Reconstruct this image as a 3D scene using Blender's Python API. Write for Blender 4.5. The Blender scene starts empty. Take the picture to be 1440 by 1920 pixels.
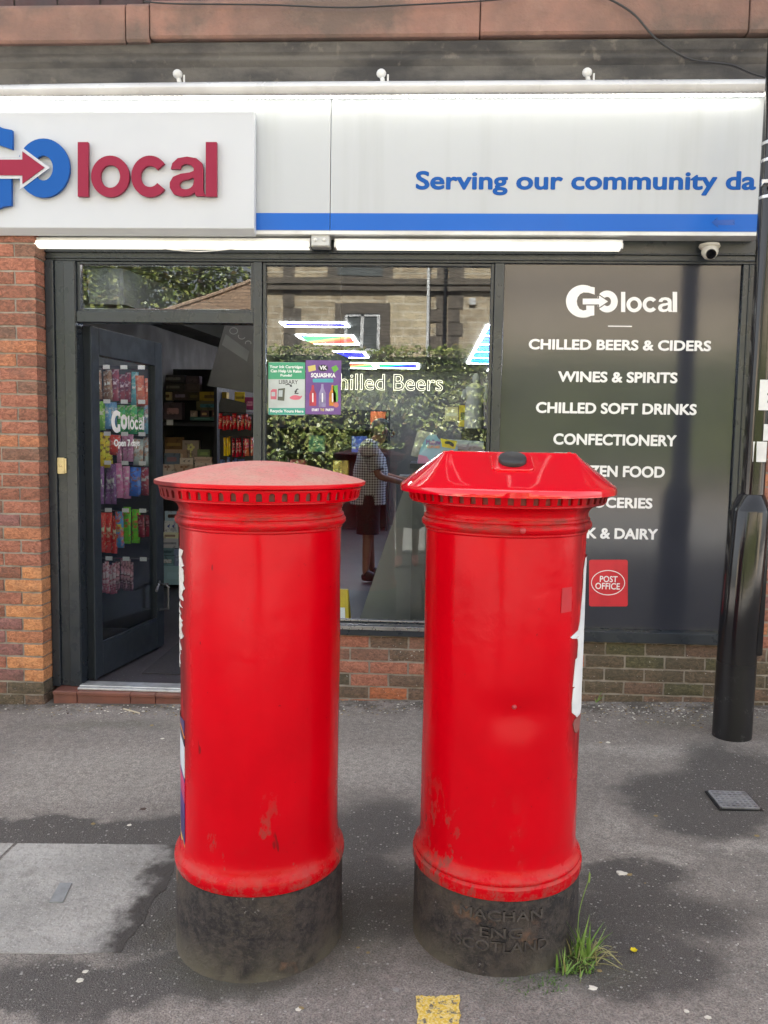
import bpy, bmesh, math, random
from mathutils import Vector, Matrix, noise
SC = bpy.context.scene
COL = SC.collection
R = math.radians
random.seed(7)

# ---------------------------------------------------------------- camera
FPX = 1540.0
PITCH, ROLL, YAW = R(5.05), R(0.92), R(2.83)
CAM = Vector((0, -4.66, 1.52))
_f = Vector((-math.sin(YAW) * math.cos(PITCH), math.cos(YAW) * math.cos(PITCH), -math.sin(PITCH)))
_r = Vector((math.cos(YAW), math.sin(YAW), 0))
_u = _r.cross(_f)
RT = math.cos(ROLL) * _r + math.sin(ROLL) * _u
UP = -math.sin(ROLL) * _r + math.cos(ROLL) * _u
cd = bpy.data.cameras.new('camera')
cd.sensor_fit = 'VERTICAL'
cd.sensor_height = 36
cd.lens = 36 * FPX / 1920
cd.clip_start = 0.01
cd.clip_end = 500
cam = bpy.data.objects.new('camera', cd)
cam.matrix_world = Matrix(((RT.x, UP.x, -_f.x, CAM.x), (RT.y, UP.y, -_f.y, CAM.y), (RT.z, UP.z, -_f.z, CAM.z), (0, 0, 0, 1)))
COL.objects.link(cam)
SC.camera = cam

# ---------------------------------------------------------------- light
SUN_EL, SUN_AZ = R(56), R(-10)           # the sun stands behind the shop, so its front is in open shade
wd = bpy.data.worlds.new('World')
SC.world = wd
wd.use_nodes = True
wt = wd.node_tree
bg = wt.nodes['Background']
sky = wt.nodes.new('ShaderNodeTexSky')
sky.sky_type = 'NISHITA'
sky.sun_disc = False
sky.sun_elevation = SUN_EL
sky.sun_rotation = SUN_AZ
sky.dust_density = 2.5
hs = wt.nodes.new('ShaderNodeHueSaturation')
hs.inputs['Saturation'].default_value = 0.27
wt.links.new(sky.outputs[0], hs.inputs['Color'])
wt.links.new(hs.outputs[0], bg.inputs[0])
bg.inputs[1].default_value = 0.055
sl = bpy.data.lights.new('sun', 'SUN')
sl.energy = 5.0
sl.angle = R(0.5)
sl.color = (1, 0.965, 0.91)
so = bpy.data.objects.new('sun', sl)
sd = Vector((math.sin(SUN_AZ) * math.cos(SUN_EL), math.cos(SUN_AZ) * math.cos(SUN_EL), math.sin(SUN_EL)))
so.rotation_euler = (-sd).to_track_quat('-Z', 'Y').to_euler()
so.location = sd * 30
COL.objects.link(so)
SC.view_settings.view_transform = 'Standard'
SC.view_settings.look = 'None'
SC.view_settings.exposure = 3.5
SC.cycles.max_bounces = 8
SC.cycles.diffuse_bounces = 4
SC.cycles.glossy_bounces = 4
SC.cycles.transparent_max_bounces = 16
SC.cycles.sample_clamp_indirect = 6
SC.cycles.caustics_reflective = False
SC.cycles.caustics_refractive = False

# ---------------------------------------------------------------- helpers
def ray(x, y):
    return _f + RT * ((x - 720) / FPX) + UP * ((960 - y) / FPX)
def P(x, y, Y):                           # where a sight line meets the upright plane Y
    d = ray(x, y); return CAM + d * ((Y - CAM.y) / d.y)
def G(x, y, Z):                           # ... and a level plane Z
    d = ray(x, y); return CAM + d * ((Z - CAM.z) / d.z)
GLASS = 0.07
def PM(x, y, Yv):                         # the thing across the street whose mirror image stands Yv behind the glass
    p = P(x, y, Yv); return Vector((p.x, 2 * GLASS - p.y, p.z))
def ground_z(x):
    return 0.028 * (max(-3.2, min(3.2, x)) + 0.4)

class MB:
    def __init__(s): s.v = []; s.f = []; s.m = []
    def add(s, vs, fs, mi=0):
        o = len(s.v); s.v += [tuple(q) for q in vs]
        for f in fs: s.f.append([i + o for i in f]); s.m.append(mi)
        return s
    def box(s, x0, x1, y0, y1, z0, z1, mi=0, j=0.0):
        vs = [(x, y, z) for z in (z0, z1) for y in (y0, y1) for x in (x0, x1)]
        if j: vs = [(x + random.uniform(-j, j), y + random.uniform(-j, j), z + random.uniform(-j, j)) for x, y, z in vs]
        return s.add(vs, [(0, 2, 3, 1), (4, 5, 7, 6), (0, 1, 5, 4), (2, 6, 7, 3), (0, 4, 6, 2), (1, 3, 7, 5)], mi)
    def quad(s, a, b, c, d, mi=0): return s.add([a, b, c, d], [(0, 1, 2, 3)], mi)
    def slab(s, poly, n, mi=0):            # polygon given as points, thickened by vector n
        k = len(poly); n = Vector(n)
        vs = [Vector(p) for p in poly]; vs += [p + n for p in vs]
        fs = [tuple(range(k))[::-1], tuple(range(k, 2 * k))] + [(i, (i + 1) % k, (i + 1) % k + k, i + k) for i in range(k)]
        return s.add(vs, fs, mi)
    def lathe(s, prof, c=(0, 0, 0), n=64, mi=0, caps=True):
        vs = []; fs = []
        for r, z in prof:
            for i in range(n):
                a = 2 * math.pi * i / n; vs.append((c[0] + r * math.cos(a), c[1] + r * math.sin(a), c[2] + z))
        for k in range(len(prof) - 1):
            for i in range(n):
                j = (i + 1) % n; fs.append((k * n + i, k * n + j, (k + 1) * n + j, (k + 1) * n + i))
        if caps:
            fs.append(tuple(range(n))[::-1]); fs.append(tuple(range((len(prof) - 1) * n, len(prof) * n)))
        return s.add(vs, fs, mi)
    def tube(s, pts, r, n=8, mi=0):
        pts = [Vector(p) for p in pts]; vs = []; fs = []
        for i, p in enumerate(pts):
            t = (pts[min(i + 1, len(pts) - 1)] - pts[max(i - 1, 0)]).normalized()
            a = t.cross(Vector((0, 0, 1)) if abs(t.z) < 0.9 else Vector((0, 1, 0))).normalized(); b = t.cross(a)
            rr = r[i] if isinstance(r, (list, tuple)) else r
            for k in range(n):
                g = 2 * math.pi * k / n; vs.append(p + (a * math.cos(g) + b * math.sin(g)) * rr)
        for i in range(len(pts) - 1):
            for k in range(n):
                j = (k + 1) % n; fs.append((i * n + k, i * n + j, (i + 1) * n + j, (i + 1) * n + k))
        fs.append(tuple(range(n))[::-1]); fs.append(tuple(range((len(pts) - 1) * n, len(pts) * n)))
        return s.add(vs, fs, mi)
    def ball(s, c, r, n=16, sc=(1, 1, 1), mi=0):
        k = n // 2; prof = [(max(1e-4, r * math.sin(math.pi * i / k)), -r * math.cos(math.pi * i / k)) for i in range(k + 1)]
        o = len(s.v); s.lathe(prof, (0, 0, 0), n, mi)
        for i in range(o, len(s.v)):
            x, y, z = s.v[i]; s.v[i] = (c[0] + x * sc[0], c[1] + y * sc[1], c[2] + z * sc[2])
        return s
    def build(s, name, mats, parent=None, smooth=False, bevel=0.0, seg=2):
        me = bpy.data.meshes.new(name); me.from_pydata(s.v, [], s.f)
        for m in (mats if isinstance(mats, (list, tuple)) else [mats]): me.materials.append(m)
        me.polygons.foreach_set('material_index', s.m)
        bm = bmesh.new(); bm.from_mesh(me); bmesh.ops.recalc_face_normals(bm, faces=bm.faces); bm.to_mesh(me); bm.free()
        return finish(me, name, parent, smooth, bevel, seg)

def finish(me, name, parent=None, smooth=False, bevel=0.0, seg=2):
    o = bpy.data.objects.new(name, me); COL.objects.link(o)
    if smooth:
        me.polygons.foreach_set('use_smooth', [True] * len(me.polygons))
        try: me.set_sharp_from_angle(angle=R(38))
        except Exception: pass
    if bevel:
        b = o.modifiers.new('edge', 'BEVEL'); b.width = bevel; b.segments = seg; b.limit_method = 'ANGLE'; b.angle_limit = R(40)
        b.harden_normals = False
    if parent: attach(o, parent)
    return o
def attach(o, parent):
    o.parent = parent
    o.matrix_parent_inverse = Matrix.Translation(-parent.location) if parent.parent is None else Matrix.Identity(4)
    return o
def tag(o, label, cat, group=None):
    o['label'] = label; o['category'] = cat
    if group: o['group'] = group
    return o
def thing(name, loc, label, cat, group=None):
    o = bpy.data.objects.new(name, None); o.empty_display_size = 0.1; o.location = loc; COL.objects.link(o)
    return tag(o, label, cat, group)
def struct(o): o['kind'] = 'structure'; return o
def copy_tree(o, loc, label=None, group=None):
    r = o.copy(); COL.objects.link(r); r.location = loc
    if label: r['label'] = label
    if group: r['group'] = group
    for ch in [c for c in o.children]:
        c = ch.copy(); COL.objects.link(c); c.parent = r
    return r

# ---------------------------------------------------------------- materials
class NT:
    def __init__(s, name):
        s.mat = bpy.data.materials.new(name); s.mat.use_nodes = True; s.t = s.mat.node_tree
        s.b = s.t.nodes['Principled BSDF']; s.out = s.t.nodes['Material Output']; s._c = None
    def n(s, ty, **kw):
        q = s.t.nodes.new(ty)
        for k, v in kw.items(): setattr(q, k, v)
        return q
    def l(s, a, b): s.t.links.new(a, b)
    def put(s, sock, v):
        if isinstance(v, bpy.types.NodeSocket): s.l(v, sock)
        else: sock.default_value = v
    @property
    def co(s):
        if not s._c: s._c = s.n('ShaderNodeTexCoord').outputs['Object']
        return s._c
    def noise(s, scale, detail=4, rough=0.55, stretch=None, dist=0.0):
        q = s.n('ShaderNodeTexNoise'); q.inputs['Scale'].default_value = scale; q.inputs['Detail'].default_value = detail
        q.inputs['Roughness'].default_value = rough; q.inputs['Distortion'].default_value = dist
        v = s.co
        if stretch:
            m = s.n('ShaderNodeMapping'); m.inputs['Scale'].default_value = stretch; s.l(v, m.inputs[0]); v = m.outputs[0]
        s.l(v, q.inputs['Vector']); return q.outputs['Fac']
    def ramp(s, v, a, b, lo=0.0, hi=1.0):
        q = s.n('ShaderNodeMapRange'); q.interpolation_type = 'SMOOTHSTEP'; s.put(q.inputs[0], v)
        for i, k in enumerate((a, b, lo, hi)): q.inputs[i + 1].default_value = k
        return q.outputs[0]
    def math(s, op, a, b=0.0):
        q = s.n('ShaderNodeMath', operation=op); s.put(q.inputs[0], a); s.put(q.inputs[1], b); return q.outputs[0]
    def mix(s, fac, a, b):
        q = s.n('ShaderNodeMix', data_type='RGBA'); s.put(q.inputs[0], fac)
        for i, k in ((6, a), (7, b)):
            if isinstance(k, tuple): k = (k + (1,))[:4]
            s.put(q.inputs[i], k)
        return q.outputs[2]
    def axis(s, i):
        q = s.n('ShaderNodeSeparateXYZ'); s.l(s.co, q.inputs[0]); return q.outputs[i]
    def color(s, c): s.put(s.b.inputs['Base Color'], (c + (1,))[:4] if isinstance(c, tuple) else c); return s
    def bump(s, h, strength=0.3, dist=0.01):
        q = s.n('ShaderNodeBump'); q.inputs['Strength'].default_value = strength; q.inputs['Distance'].default_value = dist
        s.l(h, q.inputs['Height']); s.l(q.outputs[0], s.b.inputs['Normal']); return s
    def set(s, **kw):
        for k, v in kw.items(): s.put(s.b.inputs[k.replace('_', ' ')], v)
        return s

_MC = {}
def M(name, c, rough=0.5, c2=None, ns=8.0, metal=0.0, bump=0.0, bs=60.0, coat=0.0, lo=0.35, hi=0.7, spec=0.5, bd=0.004):
    if name in _MC: return _MC[name]
    t = NT(name)
    if c2 is None: c2 = tuple(x * 0.82 for x in c)
    t.color(t.mix(t.ramp(t.noise(ns, 5), lo, hi), c, c2))
    t.set(Roughness=t.ramp(t.noise(ns * 2.3, 3), 0.3, 0.7, max(0.02, rough * 0.85), min(1, rough * 1.15)), Metallic=metal)
    t.b.inputs['Coat Weight'].default_value = coat; t.b.inputs['Coat Roughness'].default_value = 0.08
    t.b.inputs['Specular IOR Level'].default_value = spec
    if bump: t.bump(t.noise(bs, 6, 0.65), bump, bd)
    _MC[name] = t.mat
    return t.mat
def glow(name, c, strength):
    if name in _MC: return _MC[name]
    t = NT(name); t.color(c); t.b.inputs['Emission Color'].default_value = c + (1,); t.b.inputs['Emission Strength'].default_value = strength
    _MC[name] = t.mat; return t.mat
def glass_mat(name='window glass', tint=(0.93, 0.96, 0.95), rough=0.0, wav=0.02):
    t = NT(name)
    g = t.n('ShaderNodeNewGeometry'); m = t.n('ShaderNodeMapRange'); t.l(g.outputs['Backfacing'], m.inputs[0])
    m.inputs[3].default_value = 1.53; m.inputs[4].default_value = 1 / 1.53
    fr = t.n('ShaderNodeFresnel'); t.l(m.outputs[0], fr.inputs[0])
    tr = t.n('ShaderNodeBsdfTransparent'); tr.inputs[0].default_value = tint + (1,)
    gl = t.n('ShaderNodeBsdfGlossy'); gl.inputs['Roughness'].default_value = rough
    bp = t.n('ShaderNodeBump'); bp.inputs['Strength'].default_value = wav; bp.inputs['Distance'].default_value = 0.02
    t.l(t.noise(1.6, 1), bp.inputs['Height']); t.l(bp.outputs[0], gl.inputs['Normal'])
    mx = t.n('ShaderNodeMixShader'); t.l(fr.outputs[0], mx.inputs[0]); t.l(tr.outputs[0], mx.inputs[1]); t.l(gl.outputs[0], mx.inputs[2])
    t.l(mx.outputs[0], t.out.inputs[0]); return t.mat

def s2l(r, g, b):
    return tuple(((x / 255) / 12.92 if x < 10.3 else ((x / 255 + 0.055) / 1.055) ** 2.4) for x in (r, g, b))

# ---------------------------------------------------------------- flat lettering and shapes
def curve_mesh(splines, depth):
    """closed outlines (holes included) in the XY plane, filled and raised by depth"""
    cu = bpy.data.curves.new('outline', 'CURVE'); cu.dimensions = '2D'; cu.fill_mode = 'BOTH'; cu.extrude = depth / 2
    for sp in splines:
        q = cu.splines.new('POLY'); q.points.add(len(sp) - 1); q.use_cyclic_u = True
        for i, p in enumerate(sp): q.points[i].co = (p[0], p[1], 0, 1)
    return curve_to_mesh(cu)
def curve_to_mesh(cu):
    o = bpy.data.objects.new('tmp', cu); COL.objects.link(o)
    dg = bpy.context.evaluated_depsgraph_get(); me = bpy.data.meshes.new_from_object(o.evaluated_get(dg))
    bpy.data.objects.remove(o); bpy.data.curves.remove(cu); return me
def text_mesh(body, depth=0.002, bold=0.0, outline=0.0, align='LEFT'):
    cu = bpy.data.curves.new('words', 'FONT'); cu.body = body; cu.size = 1; cu.align_x = align; cu.resolution_u = 4
    if outline: cu.fill_mode = 'NONE'; cu.bevel_depth = outline; cu.bevel_resolution = 1; cu.resolution_u = 4
    else: cu.extrude = 0.0001
    return curve_to_mesh(cu)
def text_pts(body, bold=0.0, outline=0.0, space=1.0):
    """vertices and faces of a line of lettering, its box scaled to 0..1 x 0..1 (z is height of relief)"""
    me = text_mesh(body, outline=outline)
    vs = [Vector(v.co) for v in me.vertices]; fs = [list(p.vertices) for p in me.polygons]; bpy.data.meshes.remove(me)
    if not outline:
        for v in vs: v.z = 0.0 if v.z < 0 else 1.0
    V, F = [], []
    if bold:
        k = 10
        for i in range(k):
            a = 2 * math.pi * i / k; o = len(V)
            V += [Vector((v.x + bold * math.cos(a), v.y + bold * math.sin(a), v.z * (1 + 0.06 * i))) for v in vs]; F += [[j + o for j in f] for f in fs]
    else: V, F = vs, fs
    return V, F
def letters(mb, body, p0, p1, Y, depth=0.0015, bold=0.0, mi=0, caps=None, outline=0.0, tube=0.0):
    """lettering on an upright plane Y (facing the street) whose ink fills the box p0 (left bottom) .. p1 (right top), both (x, z)"""
    V, F = text_pts(body, bold, outline)
    x0, x1 = min(v.x for v in V), max(v.x for v in V); y0, y1 = min(v.y for v in V), max(v.y for v in V)
    sx, sy = (p1[0] - p0[0]) / (x1 - x0), (p1[1] - p0[1]) / (y1 - y0)
    if outline: vs = [(p0[0] + (v.x - x0) * sx, Y + v.z * sx, p0[1] + (v.y - y0) * sy) for v in V]
    else: vs = [(p0[0] + (v.x - x0) * sx, Y - v.z * depth, p0[1] + (v.y - y0) * sy) for v in V]
    mb.add(vs, F, mi); return mb
def px_letters(mb, body, x0, y0, x1, y1, Y, **kw):
    """same, its box given where a sight line through the photograph meets the plane"""
    a = P(x0, y1, Y); b = P(x1, y0, Y); c = P((x0 + x1) / 2, y1, Y); d = P((x0 + x1) / 2, y0, Y)
    return letters(mb, body, (a.x, c.z), (b.x, d.z), Y, **kw)
def shape_on(mb, splines, fn, depth, Y, mi=0):
    """outlines in any 2D unit, mapped by fn to (x, z) on the upright plane Y"""
    sp = [[fn(*q) for q in s] for s in splines]
    me = curve_mesh(sp, 1.0)
    mb.add([(v.co.x, Y - (depth if v.co.z > 0 else 0.0), v.co.y) for v in me.vertices], [list(p.vertices) for p in me.polygons], mi)
    bpy.data.meshes.remove(me); return mb
def ell(cx, cy, rx, ry, n=40, a0=0.0, a1=360.0):
    full = abs(a1 - a0) >= 360; k = n if full else n + 1
    return [(cx + rx * math.cos(R(a0 + (a1 - a0) * i / n)), cy + ry * math.sin(R(a0 + (a1 - a0) * i / n))) for i in range(k)]
def arc_band(cx, cy, rx, ry, w, a0, a1, n=36):
    return ell(cx, cy, rx, ry, n, a0, a1) + ell(cx, cy, rx - w, ry - w, n, a1, a0)
def rrect(x0, y0, x1, y1, r, n=5):
    o = []
    for cx, cy, a in ((x1 - r, y1 - r, 0), (x0 + r, y1 - r, 90), (x0 + r, y0 + r, 180), (x1 - r, y0 + r, 270)):
        o += [(cx + r * math.cos(R(a + 90 * i / n)), cy + r * math.sin(R(a + 90 * i / n))) for i in range(n + 1)]
    return o
def smooth(pts, k=4):
    n = len(pts); o = []
    for i in range(n):
        a, b, c, d = (Vector(pts[(i + j - 1) % n]) for j in range(4))
        for q in range(k):
            t = q / k; o.append(tuple(0.5 * ((2 * b) + (c - a) * t + (2 * a - 5 * b + 4 * c - d) * t * t + (3 * b - a - 3 * c + d) * t ** 3)))
    return o
# the shop's logo, drawn once (u right, v down) and used at three sizes
LOGO_G = [(540, 274)] + [(480 + 89 * math.cos(R(a)), 346 + 85 * math.sin(R(a))) for a in range(-63, -298, -6)] + [(538, 419), (538, 366), (496, 366), (496, 391), (480, 394), (461, 385), (450, 366), (447, 346), (452, 325), (464, 309), (482, 300), (508, 301), (540, 311)]
LOGO_O = [ell(605, 347, 55, 57), ell(605, 347, 20, 24)]
LOGO_ARROW = [(478, 332), (563, 332), (563, 316), (609, 347), (563, 378), (563, 362), (478, 362)]
LOGO_EDGE = [(472, 326), (557, 326), (557, 305), (619, 347), (557, 389), (557, 368), (472, 368)]
def local_word():
    a = [(741 + 0.562 * x + 50, 325 + 0.5 * y) for x, y in [(4, 48), (10, 25), (30, 6), (65, 0), (100, 6), (122, 25), (126, 50), (126, 125), (128, 138), (135, 150), (135, 152), (98, 152), (93, 138), (75, 150), (45, 154), (15, 145), (0, 120), (0, 100), (12, 78), (40, 66), (75, 61), (90, 55), (90, 45), (80, 32), (63, 28), (45, 33), (40, 48)]]
    h = [(741 + 0.562 * x + 50, 325 + 0.5 * y) for x, y in [(90, 82), (70, 88), (48, 93), (37, 105), (40, 118), (55, 126), (75, 122), (88, 108)]]
    a = [(869.5 + (x - 791) * 0.99, y) for x, y in a]; h = [(869.5 + (x - 791) * 0.99, y) for x, y in h]
    return [[(677, 297), (699, 297), (699, 402), (677, 402)]], [ell(745, 363, 40, 40), ell(745, 363, 20.5, 22)], [arc_band(828, 363, 39, 40, 19.5, 38, 322)], [a, smooth(h, 3)], [[(945, 297), (968, 297), (968, 402), (945, 402)]]
# ---------------------------------------------------------------- shared materials
FRAME = M('dark grey frame paint', (0.027, 0.033, 0.042), 0.3, (0.022, 0.028, 0.036), 5, bump=0.04, bs=90)
_w = NT('white sign plastic'); _w.color(_w.mix(_w.ramp(_w.noise(6, 4, 0.6, (1, 1, 0.06)), 0.45, 0.75), (0.42, 0.447, 0.485), (0.375, 0.397, 0.425))).set(Roughness=0.32); WHITEPL = _w.mat
WHITEMET = M('white painted metal', (0.68, 0.69, 0.7), 0.35, (0.55, 0.55, 0.54), 6)
WHITE = M('white vinyl', (0.8, 0.8, 0.82), 0.5, (0.76, 0.76, 0.78))
BLUE = M('sign blue', (0.004, 0.08, 0.34), 0.5, (0.004, 0.076, 0.32), 2, spec=0.2)
STRIPE = M('stripe blue', (0.003, 0.105, 0.48), 0.35, (0.003, 0.1, 0.46), 2, spec=0.3)
CRIMSON = M('sign crimson', (0.25, 0.016, 0.048), 0.5, (0.24, 0.015, 0.046), 2, spec=0.2)
BLACK = M('black plastic', (0.012, 0.012, 0.014), 0.35, (0.018, 0.018, 0.02))
STEEL = M('aluminium', (0.5, 0.51, 0.52), 0.3, (0.4, 0.4, 0.41), 12, metal=0.9)
BRASS = M('pale brass', (0.62, 0.5, 0.28), 0.4, (0.5, 0.4, 0.22), 30, metal=0.5)
SHELF = M('dark shelf metal', (0.012, 0.012, 0.016), 0.5, (0.02, 0.02, 0.024))
SKIN = M('skin', (0.42, 0.23, 0.16), 0.55, (0.36, 0.18, 0.12), 25)
CHROME = M('chrome wire', (0.6, 0.6, 0.62), 0.2, metal=1.0)
GLASSM = glass_mat()

def asphalt_mat():
    t = NT('pavement asphalt')
    n1 = t.noise(2.2, 5, 0.6); n2 = t.noise(9, 4, 0.6); n3 = t.noise(170, 2, 0.6); grit = t.noise(420, 2, 0.6)
    base = t.mix(t.ramp(n1, 0.35, 0.65), (0.33, 0.29, 0.258), (0.265, 0.234, 0.21))
    base = t.mix(t.ramp(n2, 0.4, 0.75, 0, 0.5), base, (0.37, 0.328, 0.292))
    warp = t.n('ShaderNodeTexNoise'); warp.inputs['Scale'].default_value = 3.2; warp.inputs['Detail'].default_value = 6; warp.inputs['Roughness'].default_value = 0.62
    t.l(t.co, warp.inputs[0])
    off = t.n('ShaderNodeVectorMath', operation='SUBTRACT'); t.l(warp.outputs['Color'], off.inputs[0]); off.inputs[1].default_value = (0.5, 0.5, 0.5)
    sc = t.n('ShaderNodeVectorMath', operation='SCALE'); t.l(off.outputs[0], sc.inputs[0]); sc.inputs['Scale'].default_value = 0.42
    wp = t.n('ShaderNodeVectorMath', operation='ADD'); t.l(t.co, wp.inputs[0]); t.l(sc.outputs[0], wp.inputs[1])
    def patch(x, y, rx, ry, rot=0, soft=0.35):
        m = t.n('ShaderNodeMapping', vector_type='TEXTURE'); m.inputs['Location'].default_value = (x, y, 0)
        m.inputs['Rotation'].default_value = (0, 0, R(rot)); m.inputs['Scale'].default_value = (rx, ry, 1e4)
        t.l(wp.outputs[0], m.inputs[0]); ln = t.n('ShaderNodeVectorMath', operation='LENGTH'); t.l(m.outputs[0], ln.inputs[0])
        return t.ramp(ln.outputs['Value'], 1 - soft, 1 + soft * 0.3, 1, 0)
    def many(ls):
        o = None
        for a in ls: q = patch(*a); o = q if o is None else t.math('MAXIMUM', o, q)
        return o
    def g(x, y): p = G(x, y, 0.0); return p.x, p.y
    def gp(x, y, rx, ry, rot=0, soft=0.35): p = g(x, y); return (p[0], p[1], rx, ry, rot, soft)
    dark = many([gp(150, 1552, 0.75, 0.16, -2, 0.2), gp(320, 1560, 0.35, 0.2), gp(290, 1680, 0.22, 0.32, 15), gp(215, 1835, 0.55, 0.16, 8), gp(30, 1850, 0.4, 0.14), gp(700, 1560, 0.3, 0.35, 0, 0.5),
                 gp(690, 1680, 0.2, 0.3), gp(1310, 1520, 0.34, 0.36, 10, 0.25), gp(1200, 1720, 0.42, 0.2, 0, 0.5), gp(1390, 1480, 0.3, 0.5), gp(1180, 1660, 0.25, 0.12), gp(1150, 1810, 0.3, 0.2)])
    pale = many([gp(1225, 1618, 0.2, 0.06, -28, 0.6), gp(1410, 1608, 0.22, 0.055, 6, 0.6), gp(1130, 1560, 0.1, 0.2, 0, 0.8), gp(180, 1440, 0.7, 0.42, 0, 0.6), gp(700, 1440, 0.5, 0.3, 0, 0.8), gp(1200, 1420, 0.5, 0.12, 0, 0.8)])
    moss = many([gp(1330, 1375, 0.5, 0.16, 0, 0.8), gp(1090, 1830, 0.22, 0.1, 0, 0.8), gp(650, 1770, 0.16, 0.2, 0, 0.9), gp(400, 1825, 0.26, 0.1, 0, 0.9), gp(200, 1345, 0.6, 0.1, 0, 0.9)])
    base = t.mix(t.math('MULTIPLY', pale, 0.65), base, (0.47, 0.425, 0.38))
    base = t.mix(t.math('MULTIPLY', dark, 0.9), base, (0.055, 0.048, 0.045))
    base = t.mix(t.math('MULTIPLY', moss, 0.4), base, (0.085, 0.083, 0.045))
    # pale stone chips showing in the surface
    vo = t.n('ShaderNodeTexVoronoi'); vo.inputs['Scale'].default_value = 88; vo.inputs['Randomness'].default_value = 1; t.l(t.co, vo.inputs['Vector'])
    hv = t.n('ShaderNodeSeparateColor'); t.l(vo.outputs['Color'], hv.inputs[0])
    pick = t.ramp(hv.outputs[0], 0.76, 0.9); dot = t.ramp(t.math('SUBTRACT', vo.outputs['Distance'], t.math('MULTIPLY', hv.outputs[1], 0.3)), 0.06, 0.16, 1, 0)
    worn = t.ramp(t.noise(1.3, 3), 0.38, 0.62, 0.25, 1)
    chips = t.math('MULTIPLY', t.math('MULTIPLY', pick, dot), t.math('MAXIMUM', t.math('MULTIPLY', worn, 0.75), t.math('MULTIPLY', dark, 0.65)))
    base = t.mix(t.ramp(n3, 0.38, 0.66, 0.0, 0.6), base, (0.06, 0.054, 0.05))
    base = t.mix(t.ramp(grit, 0.54, 0.68, 0.0, 0.6), base, (0.4, 0.38, 0.36))
    base = t.mix(chips, base, (0.52, 0.5, 0.47))
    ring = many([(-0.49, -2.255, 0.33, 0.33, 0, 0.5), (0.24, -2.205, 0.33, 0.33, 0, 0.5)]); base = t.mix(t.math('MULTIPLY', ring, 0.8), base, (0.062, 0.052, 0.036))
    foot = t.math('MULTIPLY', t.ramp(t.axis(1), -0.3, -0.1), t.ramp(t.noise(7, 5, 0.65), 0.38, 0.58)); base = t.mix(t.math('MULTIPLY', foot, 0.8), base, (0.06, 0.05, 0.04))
    big = t.ramp(t.noise(34, 5, 0.7), 0.42, 0.6, 0, 0.3); base = t.mix(big, base, (0.085, 0.078, 0.07))
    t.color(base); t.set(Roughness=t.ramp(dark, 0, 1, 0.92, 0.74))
    h = t.math('ADD', t.math('MULTIPLY', n3, 0.7), t.math('MULTIPLY', t.noise(60, 3), 0.6))
    t.bump(t.math('ADD', h, t.math('MULTIPLY', chips, 0.5)), 1.0, 0.009)
    return t.mat

# ---------------------------------------------------------------- the ground and the street
mb = MB(); xs = [-80, -30, -12, -6, -3.2] + [-2.4 + 0.8 * i for i in range(7)] + [3.2, 6, 12, 30, 80]
ys = [-90, -40, -16, -6.6, -5, -4, -3, -2, -1, 0.02]
vs = [(x, y, ground_z(x)) for y in ys for x in xs]; nx = len(xs)
mb.add(vs, [(j * nx + i, j * nx + i + 1, (j + 1) * nx + i + 1, (j + 1) * nx + i) for j in range(len(ys) - 1) for i in range(nx - 1)])
mb.quad((-80, 0.02, ground_z(-9)), (80, 0.02, ground_z(9)), (80, 90, ground_z(9)), (-80, 90, ground_z(-9)))
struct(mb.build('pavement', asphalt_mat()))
ROADM = M('road asphalt', (0.17, 0.165, 0.155), 0.85, (0.13, 0.127, 0.12), 3, bump=0.4, bs=120)
KERBM = M('kerb stone', (0.3, 0.29, 0.27), 0.8, (0.22, 0.21, 0.2), 6, bump=0.3, bs=80)
def strip(name, y0, y1, dz, m, x0=-60, x1=60):
    mb = MB(); xx = [x0, -3.2, 3.2, x1] if x0 < -4 else [x0, x1]
    for a, b in zip(xx, xx[1:]):
        mb.quad((a, y0, ground_z(a) + dz), (b, y0, ground_z(b) + dz), (b, y1, ground_z(b) + dz), (a, y1, ground_z(a) + dz))
    return struct(mb.build(name, m))
strip('road', -12.4, -6.2, 0.004, ROADM)
mb = MB()
for y in (-12.55, -6.2):
    for a, b in ((-60, -3.2), (-3.2, 3.2), (3.2, 60)):
        za, zb = ground_z(a), ground_z(b)
        mb.add([(a, y, za), (b, y, zb), (b, y + 0.15, zb), (a, y + 0.15, za)] + [(a, y, za + 0.035), (b, y, zb + 0.035), (b, y + 0.15, zb + 0.035), (a, y + 0.15, za + 0.035)], [(4, 5, 6, 7), (0, 1, 5, 4), (2, 3, 7, 6), (1, 2, 6, 5), (3, 0, 4, 7)])
struct(mb.build('kerb', KERBM, bevel=0.012))
LINEM = M('white road paint', (0.7, 0.7, 0.68), 0.7, (0.45, 0.45, 0.43), 9)
o = strip('road_marking', -12.05, -11.95, 0.008, LINEM)
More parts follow.
